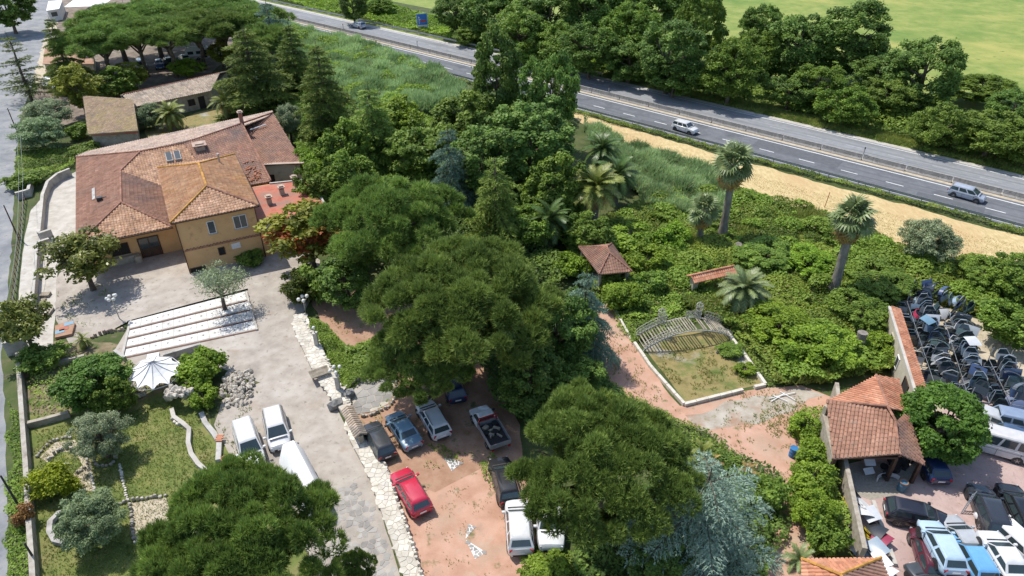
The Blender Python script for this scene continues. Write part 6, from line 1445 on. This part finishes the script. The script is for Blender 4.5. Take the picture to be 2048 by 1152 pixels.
for (x, y, lab, m) in ((452, 925, 'terracotta flowerpot beside the white panel van', 'tile_bright'),):
    mb = MB(); mb.lathe([(.16, 0), (.26, .42), (.30, .42), (.30, .5), (.24, .5), (.20, .36)], 12); tag(mb.build('flowerpot', M[m], loc=P(x, y), smooth=50), lab, 'flowerpot')
mb = MB(); [mb.box((rnd(-.1, .1), .14 * i - .25, .42), (.5, .11, .1)) for i in range(5)]; tag(mb.build('brick_cap', M['tile_bright'], loc=P(441, 884)), 'stack of orange bricks on the winding kerb', 'bricks')
# ---------------------------------------------------------------- white canopy
p0 = P(322, 778); cp = thing('canopy', 'white scalloped canopy with thin ribs over the rockery', 'canopy', p0)
mb = MB(); n = 10; R0 = 2.1; Zr = 1.9; ap = Vector((-.1, .25, 2.9)); ring = []
for i in range(n):
    a = 2 * math.pi * i / n; ring.append(Vector((R0 * math.cos(a), R0 * math.sin(a), Zr - .25 * math.sin(a + 2.2))))
def cz(f, t, a, b_):  # a sagging panel
    e = a.lerp(b_, t); r = 1 - .16 * math.sin(math.pi * t) * f; q = ap.lerp(e, f * r); q.z -= .16 * math.sin(math.pi * f) ; return q
for i in range(n):
    a, b_ = ring[i], ring[(i + 1) % n]
    for f in range(5):
        for t in range(4): mb.quad(cz(f / 5, t / 4, a, b_), cz((f + 1) / 5, t / 4, a, b_), cz((f + 1) / 5, (t + 1) / 4, a, b_), cz(f / 5, (t + 1) / 4, a, b_))
mb.build('fabric', M['canvas'], cp, smooth=60)
for i in range(n): mb = MB(); mb.tube([cz(f / 5, 0, ring[i], ring[(i + 1) % n]) + Vector((0, 0, .03)) for f in range(6)], .025, 4); mb.build('rib', M['steel'], cp)
mb = MB(); mb.tube([(0, 0, 0), (-.1, .25, 2.95)], .05, 6); mb.build('pole', M['steel'], cp)
mb = MB(); mb.tube([v + Vector((0, 0, -.02)) for v in ring + [ring[0]]], .03, 5, False); mb.build('ring_frame', M['steel'], cp)
mb = MB(); mb.box((0, 0, .5), (1.0, .7, 1.0)); tag(mb.build('white_cabinet', M['white'], loc=P(312, 728), rot=(0, 0, .3)), 'white cabinet standing behind the canopy', 'cabinet')
# ---------------------------------------------------------------- rocks
def rock_mesh(seed, m):
    rg = np.random.default_rng(seed); bm = bmesh.new(); bmesh.ops.create_icosphere(bm, subdivisions=1, radius=1)
    for v in bm.verts: v.co *= rg.uniform(.72, 1.15); v.co.z *= .72
    me = bpy.data.meshes.new('rock'); bm.to_mesh(me); bm.free(); me.materials.append(m); return me
RK = [rock_mesh(i, M['palerock']) for i in range(5)]
for nm, lab, area, cnt, smin, smax, hh in (('rock_pile', 'heap of pale broken rocks right of the leafy bush', [(450, 745), (500, 740), (512, 770), (500, 810), (455, 815), (440, 785)], 190, .12, .32, .6), ('rock_pile', 'heap of pale rocks at the left foot of the canopy', [(258, 735), (285, 730), (292, 790), (270, 800), (262, 770)], 80, .12, .3, .4)):
    pl = [tuple(P(*p)[:2]) for p in area]; xs = np.array(pl); lo, hi = xs.min(0), xs.max(0); c0 = Vector((*xs.mean(0), 0)); t = thing(nm, lab, 'rocks', c0); k = 0
    while k < cnt:
        x, y = rnd(lo[0], hi[0]), rnd(lo[1], hi[1])
        if not inside(pl, np.array([x]), np.array([y]))[0]: continue
        s = rnd(smin, smax); d = math.hypot(x - c0.x, y - c0.y) / 3; link('rock', RK[k % 5], t, (x - c0.x, y - c0.y, max(.05, hh * (1 - d) * rnd(.2, 1))), (rnd(0, 3), rnd(0, 3), rnd(0, 3)), (s * rnd(.8, 1.3), s, s)); k += 1
g0 = P(362, 812); gr = thing('rock_grotto', 'dark rough rock arch of a grotto below the canopy', 'grotto', g0); k = 0
for i in range(46):
    a = math.pi * (i / 45) ; link('rock', RK[i % 5], gr, (1.15 * math.cos(a) + rnd(-.2, .2), .9 - .9 * math.sin(a) + rnd(-.35, .5), .25 + 1.25 * math.sin(a) + rnd(-.15, .2)), (rnd(0, 3), rnd(0, 3), rnd(0, 3)), [rnd(.3, .5)] * 3)
for (x, y, s, lab) in ((672, 808, .75, 'pale grey boulder on the raised walkway'), (697, 786, .7, 'dark boulder at the edge of the round patio'), (658, 590, .9, 'large pale boulder in the shade of the clipped bush')):
    tag(link('boulder', rock_mesh(int(x), M['rock']), None, P(x, y, .35), (0, 0, 1), (s * 1.1, s * .8, s)), lab, 'boulder')
# tile-capped low wall beside the walkway
tcw = thing('tiled_wall', 'short wall with a ridge of grey tiles between the walkway and the dark estate car', 'wall', P(708, 845))
def tcw_():
    zt = 1.25; a, b_ = P(693, 815, zt), P(722, 872, zt); u = (b_ - a).normalized(); nn = Vector((u.y, -u.x, 0)); mb = MB(); mb.bar((a.x, a.y, zt / 2 + .05), (b_.x, b_.y, zt / 2 + .05), .35, zt - .1); mb.build('wall', M['stonewall'])
    for s in (-1, 1): q = [a + nn * s * .5, b_ + nn * s * .5, b_ + Vector((0, 0, .3)), a + Vector((0, 0, .3))]; tiles(None, q if s > 0 else q[::-1], M['tile_grey'], w=.26, course=.34)
under(tcw, tcw_)
# bench of slats on the walkway
bn = thing('slatted_bench', 'low slatted wooden bench across the raised walkway', 'bench', P(640, 750, .44), .55)
for k in range(9): mb = MB(); mb.tint = random.random(); mb.box((0, -.52 + .13 * k, .38), (1.7, .10, .05)); mb.build('slat', M['wood'], bn)
for x in (-.7, .7): mb = MB(); mb.box((x, 0, .18), (.12, 1.0, .36)); mb.build('leg', M['wood'], bn)
# lamps with globes
def lamp(px, py, h, heads, label, z=0.0, pillar=False, r=.16, m='steel'):
    t = thing('street_lamp', label, 'lamp', P(px, py, z))
    mb = MB()
    if pillar: mb.box((0, 0, .7), (.34, .34, 1.4)); mb.box((0, 0, 1.43), (.46, .46, .08)); mb.build('pillar', M['pale'], t); h0 = 1.45
    else: h0 = 0
    mb = MB(); mb.tube([(0, 0, h0), (0, 0, h)], .05, 6); mb.build('post', M[m], t)
    for k in range(heads):
        a = k * 2 * math.pi / max(1, heads) + .4; e = Vector((.42 * math.cos(a), .42 * math.sin(a), h + (.1 if k else .3))) if heads > 1 else Vector((0, 0, h + .15))
        if heads > 1: mb = MB(); mb.tube([(0, 0, h - .15), (e.x * .7, e.y * .7, h - .05), e], .025, 5); mb.build('arm', M[m], t)
        bm = bmesh.new(); bmesh.ops.create_icosphere(bm, subdivisions=2, radius=r); me = bpy.data.meshes.new('globe'); bm.to_mesh(me); bm.free(); me.materials.append(M['globe']); me.polygons.foreach_set('use_smooth', [True] * len(me.polygons))
        link('globe', me, t, e)
lamp(612, 628, 1.8, 4, 'lamp post with four white globes at the top of the raised walkway', r=.2)
lamp(634, 690, 1.9, 1, 'white lamp pillar with one globe halfway along the weedy bed', .4, True)
lamp(677, 778, 2.1, 4, 'white lamp pillar with several globes beside the boulders', .4, True)
lamp(240, 640, 2.6, 6, 'ornate lamp with six globes beside the magnolia shade', .0, False, .17, 'iron')
# utility poles along the lane
for (bx, tx, h, lab) in (((37, 270), 8, 4.4, 'thin pole beside the lane at the olives'), ((38, 478), 5, 4.5, 'thin pole on the terrace wall beside the lane'), ((37, 1011), 4, 3.2, 'thin dark pole leaning over the lane verge'), ((74, 1127), 4, 2.2, 'thin dark post at the bottom of the garden wall')):
    q = P(*bx); mb = MB(); mb.tube([(0, 0, 0), (0, 0, h)], [.09, .06], 6); t = tag(mb.build('utility_pole', M['trim'] if h < 4 else M['darkwood'], loc=q, smooth=50), lab, 'pole')
    if h > 4: mb = MB(); mb.bar((-.3, 0, h - .2), (.3, 0, h - .2), .06); mb.build('cross_arm', M['steel'], t)
q0, q1, q2_ = P(37, 270, 4.3), P(38, 478, 4.3), P(-10, 700, 4.3)
for dx, lab in ((-.25, 'thin power cable along the lane, outer'), (.25, 'thin power cable along the lane, inner')):
    mb = MB(); pts = []
    for a, b_ in ((q0, q1), (q1, q2_)):
        for i in range(9): t = i / 8; v = a.lerp(b_, t) + Vector((dx, 0, -.6 * math.sin(math.pi * t))); pts.append(v)
    mb.tube(pts, .018, 4, False); tag(mb.build('power_cable', M['steel']), lab, 'cable', 'cables along the lane')
# lane fence
fn = thing('lane_fence', 'low dark rail fence between the lane and the house terrace', 'fence', P(30, 600))
def fn_():
    pts = [P(*p) for p in ((52, 400), (45, 460), (38, 520), (30, 600), (24, 680))]
    for z in (.5, .9): mb = MB(); [mb.bar(a + Vector((0, 0, z)), b_ + Vector((0, 0, z)), .05) for a, b_ in zip(pts, pts[1:])]; mb.build('rail', M['darkwood'])
    for a, b_ in zip(pts, pts[1:]):
        for i in range(6): q = a.lerp(b_, i / 6); mb = MB(); mb.box((q.x, q.y, .5), (.06, .06, 1.0)); mb.build('post', M['darkwood'])
under(fn, fn_)
# ---------------------------------------------------------------- blue road sign
sg = P(846, 66); t = thing('road_sign', 'blue direction sign on two posts at the far side of the highway', 'road sign', sg, .3)
for x in (-.7, .7): mb = MB(); mb.tube([(x, .08, 0), (x, .08, 4.3)], .07, 6); mb.build('post', M['steel'], t)
mb = MB(); mb.box((0, 0, 2.8), (2.6, .06, 3.2)); mb.build('panel', plain('sign_blue', (.02, .17, .55), .4), t)
mb = MB(); [mb.box(c, d) for c, d in (((0, -.035, 4.33), (2.4, .01, .06)), ((0, -.035, 1.27), (2.4, .01, .06)), ((-1.2, -.035, 2.8), (.06, .01, 3.1)), ((1.2, -.035, 2.8), (.06, .01, 3.1)))]; mb.build('border', M['white'], t)
mb = MB(); mb.box((.25, -.036, 2.75), (1.2, .01, .5)); mb.build('red_field', plain('sign_red', (.5, .06, .06), .4), t)
mb = MB(); mb.box((0, -.036, 1.62), (2.3, .01, .5)); mb.build('white_field', M['white'], t)
mb = MB(); mb.bar((-.75, -.04, 2.1), (-.75, -.04, 3.6), .01, .12); mb.bar((-.75, -.04, 2.9), (-.4, -.04, 3.2), .01, .12); mb.add([(-.95, -.04, 3.5), (-.55, -.04, 3.5), (-.75, -.04, 3.85)], [(0, 1, 2)]); mb.build('arrow', M['white'], t)
# ---------------------------------------------------------------- pond kerb and footbridge
pk_ = thing('pond_kerb', 'white kerb around the dry rectangular pond', 'kerb', P(1400, 740))
def pk2():
    c = [P(*p) for p in ((1268, 688), (1300, 735), (1368, 812), (1530, 772), (1490, 715), (1452, 665))]
    for a, b_ in zip(c, c[1:]):
        L = (b_ - a).length; n = max(1, int(L / 1.1))
        for i in range(n):
            if random.random() < .06: continue
            mb = MB(); p, q = a.lerp(b_, (i + .02) / n), a.lerp(b_, (i + .98) / n); mb.bar(p + Vector((0, 0, .16)), q + Vector((0, 0, .16 + rnd(-.03, .03))), .28, .32); mb.build('kerb_stone', M['whitestone'])
    mb = MB(); a, b_ = P(1222, 608), P(1264, 684); mb.bar(a + Vector((0, 0, .12)), b_ + Vector((0, 0, .12)), .2, .26); mb.build('kerb_stone', M['whitestone'])
under(pk_, pk2)
bd = thing('footbridge', 'arched footbridge of slats with lattice railings over the dry pond', 'bridge', P(1360, 690))
def bd_():
    a, b_ = P(1278, 690), P(1452, 664); u = (b_ - a).normalized(); L = (b_ - a).length; nn = Vector((-u.y, u.x, 0)); hw_ = 1.05
    Z = lambda s: .15 + 1.55 * math.sin(math.pi * min(1, max(0, s))) ** .8
    pt = lambda s, o, z=0: a + u * (L * s) + nn * o + Vector((0, 0, Z(s) + z))
    for o in (-hw_, hw_): mb = MB(); mb.tube([pt(i / 16, o, -.05) for i in range(17)], .07, 6); mb.build('girder', M['iron'])
    for i in range(34):
        s = (i + .5) / 34
        if i in (20, 21, 24): continue
        mb = MB(); mb.tint = random.random(); p, q = pt(s, -hw_ + .02, .04), pt(s, hw_ - .02, .04); mb.bar(p, q, .13 if i % 3 else .07, .04); mb.build('plank', M['wood'])
    def rail(s0, s1, o, h=.85):
        mb = MB(); n = max(2, int((s1 - s0) * L / .3))
        for i in range(n):
            p, q = s0 + (s1 - s0) * i / n, s0 + (s1 - s0) * (i + 1) / n
            for z in (.12, .5, h): mb.bar(pt(p, o, z), pt(q, o, z), .035)
            mb.bar(pt(p, o, .1), pt(p, o, h), .035); mb.bar(pt(p, o, .12), pt(q, o, .5), .025); mb.bar(pt(q, o, .12), pt(p, o, .5), .025)
        mb.bar(pt(s1, o, .1), pt(s1, o, h), .04); mb.build('railing', M['iron'])
    rail(.0, .36, -hw_); rail(.0, .34, hw_); rail(.55, .72, hw_, .7); rail(.78, 1.0, hw_); rail(.82, 1.0, -hw_, .6)
    def cage(s, o):
        mb = MB(); c = pt(s, o); R_ = .34
        for k in range(6):
            a0, a1 = k * math.pi / 3, (k + 1) * math.pi / 3; f = lambda an, r, z: c + Vector((r * math.cos(an), r * math.sin(an), z))
            mb.bar(f(a0, R_ * .8, .0), f(a0, R_, 1.5), .04)
            for z in (.5, 1.0, 1.5): mb.bar(f(a0, R_, z), f(a1, R_, z), .035)
            mb.bar(f(a0, R_, 1.5), f(a0, .05, 1.85), .035); mb.bar(f(a0, R_, 1.0), f(a1, R_, 1.5), .02)
        mb.build('lantern_cage', M['iron'])
    cage(.27, hw_); cage(.70, hw_)
under(bd, bd_)
# fallen white frame on the track
mb = MB()
for p, q in (((1538, 797), (1590, 785)), ((1545, 790), (1575, 803)), ((1560, 783), (1590, 800)), ((1542, 803), (1570, 786))): mb.bar(P(*p, .12), P(*q, .16), .06)
tag(mb.build('metal_frame', M['white']), 'twisted white metal frame lying on the pale track', 'frame')
def table(px, py, lab, rz): 
    t = thing('table', lab, 'table', P(px, py), rz); mb = MB(); mb.box((0, 0, .74), (.85, 1.5, .06)); mb.build('top', M['white'], t)
    for x in (-.35, .35):
        for y in (-.65, .65): mb = MB(); mb.box((x, y, .36), (.05, .05, .72)); mb.build('leg', M['steel'], t)
table(1183, 765, 'white table beside the red path under the blue-green cedar', .25)
mb = MB(); mb.box((0, 0, .42), (.62, .62, .84)); t = tag(mb.build('washing_machine', M['white'], loc=P(1746, 700), rot=(0, 0, .3)), 'white washing machine dumped beside the headless palm trunk', 'appliance')
mb = MB(); mb.lathe([(.2, 0), (.2, .02)], 12, (0, -.315, .42), 'Y'); mb.build('door', M['glass'], t)
def barrel(px, py, lab, c1, top):
    t = thing('barrel', lab, 'barrel', P(px, py)); mb = MB(); mb.lathe([(.29, 0), (.29, .28), (.31, .30), (.29, .32), (.29, .58), (.31, .60), (.29, .62), (.29, .88)], 16); mb.build('drum', plain('drum_paint', c1, .55), t, smooth=40)
    mb = MB(); mb.lathe([(.305, .85), (.305, .90), (.26, .90), (.25, .875)], 16); mb.build('lid', top, t, smooth=40)
barrel(1801, 980, 'blue oil barrel with a rusty orange lid in front of the workshop', (.07, .17, .24), M['rust'])
barrel(1584, 912, 'small blue barrel among the shrubs beside the red path', (.03, .16, .36), plain('blue_lid', (.04, .2, .42), .5))
for (px, lab) in ((1650, 'rusty stake standing at the lower edge of the straw strip'),): mb = MB(); mb.tube([(0, 0, 0), (.15, 0, 2.2)], .05, 6); tag(mb.build('stake', M['rust'], loc=P(1649, 415)), lab, 'stake')
# crazy-paved triangles set into the terracotta
for k, (px, lab) in enumerate(((((938, 1048), (950, 1055), (931, 1078)), 0), (((932, 1080), (972, 1105), (950, 1118)), 0), (((888, 915), (925, 925), (903, 942)), 0))):
    pp = [tuple(P(*p)[:2]) for p in px]; mb = MB(); mb.prism(pp if sum(pp[i][0] * pp[(i + 1) % 3][1] - pp[(i + 1) % 3][0] * pp[i][1] for i in range(3)) > 0 else pp[::-1], 0, .02); t = tag(mb.build('stone_inlay', M['white']), kind='structure'); stones(t, voronoi(pp, .3, .06, 20 + k), .018, .032, M['greystone'])
# ladder and trestle
ld = thing('ladder', 'aluminium ladder leaning on the dark blue-grey estate', 'ladder', P(1925, 1025)); a, b_ = Vector((0, 0, 0)), P(1950, 985, 1.6) - P(1925, 1025); w_ = Vector((.2, .12, 0))
for s in (-1, 1): mb = MB(); mb.bar(a + w_ * s, b_ + w_ * s, .05); mb.build('rail', M['steel'], ld)
for i in range(7): mb = MB(); q = a.lerp(b_, (i + .5) / 7); mb.bar(q - w_, q + w_, .035); mb.build('rung', M['steel'], ld)
# ---------------------------------------------------------------- car parts of the breaker's yard
def door_meshes():
    o = {}; mb = MB(); L, h = 1.12, .62; rows = [(-.03, 0), (.05, .05), (.065, .35), (.045, .58), (.02, h)]; vs = []
    for y, z in rows: vs += [(-L / 2, y, z), (L / 2, y, z)]
    vs += [(-L / 2, -.07, 0), (L / 2, -.07, 0), (-L / 2, -.06, h), (L / 2, -.06, h)]
    mb.add(vs, [(2 * i, 2 * i + 1, 2 * i + 3, 2 * i + 2) for i in range(4)] + [(10, 12, 13, 11), (8, 9, 13, 12), (0, 10, 11, 1), (0, 2, 4, 6, 8, 12, 10), (1, 11, 13, 9, 7, 5, 3)]); o['panel'] = mb.mesh('panel', M['carpaint'], 30)
    mb = MB(); f = [(-.54, -.02, h), (-.40, -.10, 1.08), (.12, -.12, 1.14), (.52, -.04, h)]
    for a, b_ in zip(f, f[1:]): mb.bar(a, b_, .05)
    o['frame'] = mb.mesh('window_frame', M['carpaint']); mb = MB(); mb.add([(x, y - .005, z) for x, y, z in f], [(0, 1, 2, 3)]); o['glass'] = mb.mesh('window', M['glass'])
    mb = MB(); mb.box((-.38, .07, .46), (.16, .03, .04)); o['handle'] = mb.mesh('handle', M['trim'])
    mb = MB(); n = 6; vs = []; 
    for i in range(n + 1):
        for j in range(n + 1): x, y = i / n - .5, j / n - .5; vs.append((x * 1.35, y * (1.05 + .1 * x), .09 * (1 - 3 * y * y) * (1 - 1.5 * x * x)))
    mb.add(vs, [(i * (n + 1) + j, (i + 1) * (n + 1) + j, (i + 1) * (n + 1) + j + 1, i * (n + 1) + j + 1) for i in range(n) for j in range(n)]); o['bonnet'] = mb.mesh('bonnet', M['carpaint'], 60)
    mb = MB(); pts = [(.85 * math.cos(a) * (1 if abs(math.cos(a)) > .1 else 1), .45 * math.sin(a)) for a in [math.pi * i / 10 for i in range(11)]]
    for (x0, y0), (x1, y1) in zip(pts, pts[1:]): mb.bar((x0, y0, .2), (x1, y1, .2), .07, .36)
    o['bumper'] = mb.mesh('bumper', M['carpaint'])
    return o
DM = door_meshes()
PALET = [((.02, .023, .026), 'black'), ((.045, .08, .075), 'dark green'), ((.12, .14, .16), 'dark grey'), ((.17, .24, .31), 'slate blue'), ((.46, .48, .50), 'silver'), ((.68, .68, .67), 'white'), ((.03, .035, .04), 'black'), ((.05, .08, .16), 'navy'), ((.10, .11, .115), 'dark grey'), ((.28, .36, .43), 'steel blue'), ((.36, .38, .39), 'silver'), ((.08, .13, .12), 'dark green')]
def door(loc, rot, ci, where, group):
    c, nm = PALET[ci % len(PALET)]; t = thing('door_salvage', f'{nm} car door {where}', 'car door', loc, 0, group); t.rotation_euler = rot
    link('panel', DM['panel'], t, color=c); link('window_frame', DM['frame'], t, color=c); link('window', DM['glass'], t); link('handle', DM['handle'], t)
random.seed(21); ci = 0
for where, a, b_, n, off, zz, gname in (('standing in the rack beside the tile-capped wall', (1822, 628), (1880, 800), 30, 0, .25, 'doors in the rack by the wall'), ('standing on the upper level of the rack by the wall', (1835, 612), (1880, 785), 30, .1, 1.35, 'doors on the upper level by the wall'),
    ('in the middle rack of the yard', (1898, 670), (1945, 820), 22, 0, .25, 'doors in the middle rack'), ('on the upper level of the middle rack', (1905, 660), (1947, 815), 26, 0, 1.35, 'doors on the upper middle rack'), ('in the back row against the brambles', (1815, 615), (1935, 660), 18, 1.57, .3, 'doors in the back row'),
    ('on the upper tier of the back row', (1822, 600), (1935, 648), 16, 1.57, 1.4, 'doors on the upper back tier'), ('in the right rack of the yard', (1985, 745), (2028, 830), 16, .25, .2, 'doors in the right rack'), ('on the upper level of the right rack', (1990, 740), (2028, 825), 15, .25, 1.3, 'doors on the upper right rack')):
    A_, B_ = P(*a), P(*b_); d = math.atan2(B_.y - A_.y, B_.x - A_.x)
    for i in range(n):
        q = A_.lerp(B_, (i + .5) / n); fl = math.pi if random.random() < .4 else 0
        if random.random() < .22:
            c, nm = PALET[random.randrange(12)]; kd_ = random.choice(('bonnet', 'bonnet', 'bumper'))
            tag(link('car_' + kd_, DM[kd_], None, (q.x + rnd(-.5, .5), q.y + rnd(-.3, .3), zz + rnd(.45, .8)), (rnd(.5, 1.4), rnd(-.3, .3), d + math.pi / 2 + rnd(-.6, .6)), color=c), f'{nm} {kd_} wedged among the {gname}', 'car part', gname); continue
        door((q.x + rnd(-.3, .3), q.y + rnd(-.15, .15), zz), (rnd(-.7, -.1), rnd(-.15, .15), d + math.pi / 2 + fl + rnd(-.3, .3)), random.randrange(12), where, gname)
        if random.random() < .6:
            c, nm = PALET[random.randrange(12)]; side = Vector((math.cos(d + math.pi / 2), math.sin(d + math.pi / 2), 0)) * random.choice((-1.15, 1.15))
            if 'rack' in where and 'upper' not in where: door((q.x + side.x, q.y + side.y, zz), (rnd(-.25, -.05), 0, d + math.pi / 2 + rnd(-.15, .15)), random.randrange(12), 'of the outer file ' + where.replace('standing ', ''), 'outer file, ' + gname)
def rack(a, b_, lab):
    A_, B_ = P(*a), P(*b_); t = thing('storage_rack', lab, 'rack', A_); d = (B_ - A_); u = d.normalized(); nn = Vector((-u.y, u.x, 0)); n = 3
    for i in range(n + 1):
        for s in (-.75, .75): q = d * (i / n) + nn * s; mb = MB(); mb.bar(q, q + Vector((0, 0, 2.6)), .045); mb.build('post', M['steel'], t)
    for z in (.2, 1.28):
        for s in (-.75, .75): mb = MB(); mb.bar(nn * s + Vector((0, 0, z)), d + nn * s + Vector((0, 0, z)), .04); mb.build('beam', M['steel'], t)
        for i in range(n + 1): mb = MB(); q = d * (i / n) + Vector((0, 0, z)); mb.bar(q - nn * .75, q + nn * .75, .04); mb.build('cross_bar', M['steel'], t)
rack((1822, 625), (1882, 805), 'steel rack of car doors beside the tile-capped wall'); rack((1898, 668), (1947, 825), 'steel rack of car doors in the middle of the yard'); rack((1985, 742), (2030, 835), 'steel rack of car doors at the right of the yard')
for k, (x, y, z, rx, rz, col, kd_, lab) in enumerate((
    (1855, 640, 2.75, .2, .6, (.16, .28, .36), 'bonnet', 'glossy blue bonnet lying on top of the rack by the wall'), (1868, 652, .9, .3, .7, (.10, .25, .40), 'bonnet', 'bright blue bonnet between the two racks'), (1945, 682, 2.6, .25, .2, WHT, 'bonnet', 'white tailgate on top of the middle rack'),
    (2022, 722, .6, .4, .8, (.10, .22, .42), 'bonnet', 'blue bonnet leaning at the right of the gravel yard'), (1955, 735, .5, .6, 2.2, (.72, .72, .70), 'bonnet', 'white panel lying on the gravel between the racks'), (1890, 735, .4, .5, 1.2, (.03, .05, .05), 'bonnet', 'dark green tailgate between the racks'),
    (1968, 745, .1, 0, 1.9, (.02, .02, .022), 'bumper', 'black bumper lying on the gravel'), (1975, 760, .2, .3, 2.1, (.03, .03, .03), 'bumper', 'second black bumper lying on the gravel'), (1835, 632, 1.2, .3, 1.0, (.45, .05, .10), 'bumper', 'pink-red bumper in the rack by the wall'), (1935, 655, .6, .4, .4, (.05, .05, .05), 'bumper', 'black bumper at the end of the back row'),
    (1990, 700, .3, .2, .6, (.20, .19, .15), 'bumper', 'grey bumper heaped below the brambles'), (2005, 715, .3, .3, 1.6, (.48, .46, .36), 'bumper', 'cream bumper heaped below the brambles'), (1775, 962, .15, 0, .1, (.6, .6, .6), 'bumper', 'white-and-black bumper lying in front of the workshop'))):
    o = link('car_bonnet' if kd_ == 'bonnet' else 'car_bumper', DM[kd_], None, P(x, y, z), (rx, rx * .5, rz), color=col); tag(o, lab, 'car part')
for k, (x, y, z, w2, lab) in enumerate(((1740, 925, .6, 0, 'white door panel standing in the workshop'), (1738, 942, .3, .2, 'second white door panel on the workshop floor'))):
    mb = MB(); mb.box((0, 0, 0), (.8, .5, .08)); tag(mb.build('white_sheet', M['white'], loc=P(x, y, z), rot=(.5, 0, w2)), lab, 'panel')
for k in range(14):
    mb = MB(); (mb.lathe([(.14, 0), (.28, 0), (.28, .18), (.14, .18)], 10) if k % 2 else mb.box((0, 0, .3), (rnd(.4, .9), rnd(.3, .6), rnd(.3, .9)), rnd(0, 3)))
    tag(mb.build('tyre' if k % 2 else 'engine_block', M['rubber'] if k % 2 else M['trim'], loc=P(1765 + rnd(0, 60), 925 + rnd(-6, 28), rnd(0, .5) if k % 2 else 0)), 'tyre in the dark clutter of the workshop' if k % 2 else 'black engine part in the dark clutter of the workshop', 'tyre' if k % 2 else 'engine part', 'clutter of the workshop')
# heap of panels along the stone wall
HC = [((.70, .70, .69), 'white'), ((.46, .48, .50), 'silver'), ((.02, .022, .025), 'black'), ((.55, .40, .02), 'yellow'), ((.06, .10, .10), 'dark green'), ((.28, .03, .06), 'dark red'), ((.25, .32, .38), 'steel blue'), ((.72, .72, .72), 'white')]
HP_ = [(1692, 962, 1, 'door'), (1700, 975, 6, 'door'), (1712, 985, 2, 'door'), (1722, 1000, 0, 'door'), (1735, 1010, 7, 'door'), (1708, 1002, 2, 'door'), (1705, 1012, 3, 'door'), (1728, 1022, 0, 'bonnet'), (1742, 1028, 1, 'bonnet'), (1712, 1035, 4, 'door'), (1718, 1048, 1, 'door'), (1732, 1058, 3, 'door'), (1738, 1068, 3, 'door'), (1752, 1060, 2, 'bonnet'), (1762, 1075, 5, 'bonnet'), (1715, 1075, 2, 'door'), (1724, 1085, 1, 'door'), (1740, 1085, 6, 'door'), (1755, 1095, 6, 'bonnet'), (1722, 1105, 2, 'bonnet'), (1738, 1105, 0, 'door'), (1760, 1120, 7, 'bonnet'), (1770, 1140, 0, 'bonnet'), (1745, 1130, 2, 'door')]
for k, (x, y, c, kd_) in enumerate(HP_):
    col, nm = HC[c]; lab = f'{nm} {"car door" if kd_ == "door" else "body panel"} in the heap along the stone wall'; gp_ = 'heap of car panels along the wall'
    if kd_ == 'door':
        t = thing('door_salvage', lab, 'car door', P(x, y, .15), 0, gp_); t.rotation_euler = (rnd(-1.25, -.7), 0, 1.75 + rnd(-.35, .35)); link('panel', DM['panel'], t, color=col); link('window_frame', DM['frame'], t, color=col); link('handle', DM['handle'], t)
    else: tag(link('car_bonnet', DM['bonnet'], None, P(x, y, .45 + rnd(0, .2)), (rnd(-.5, .1), rnd(.1, .4), 1.7 + rnd(-.4, .4)), color=col), lab, 'car part', gp_)
mb = MB(); mb.bar(P(1746, 1003, .15), P(1790, 1130, .15), .25, .3); tag(mb.build('timber_beam', M['pale']), 'long pale beam lying along the heap of car panels', 'beam')
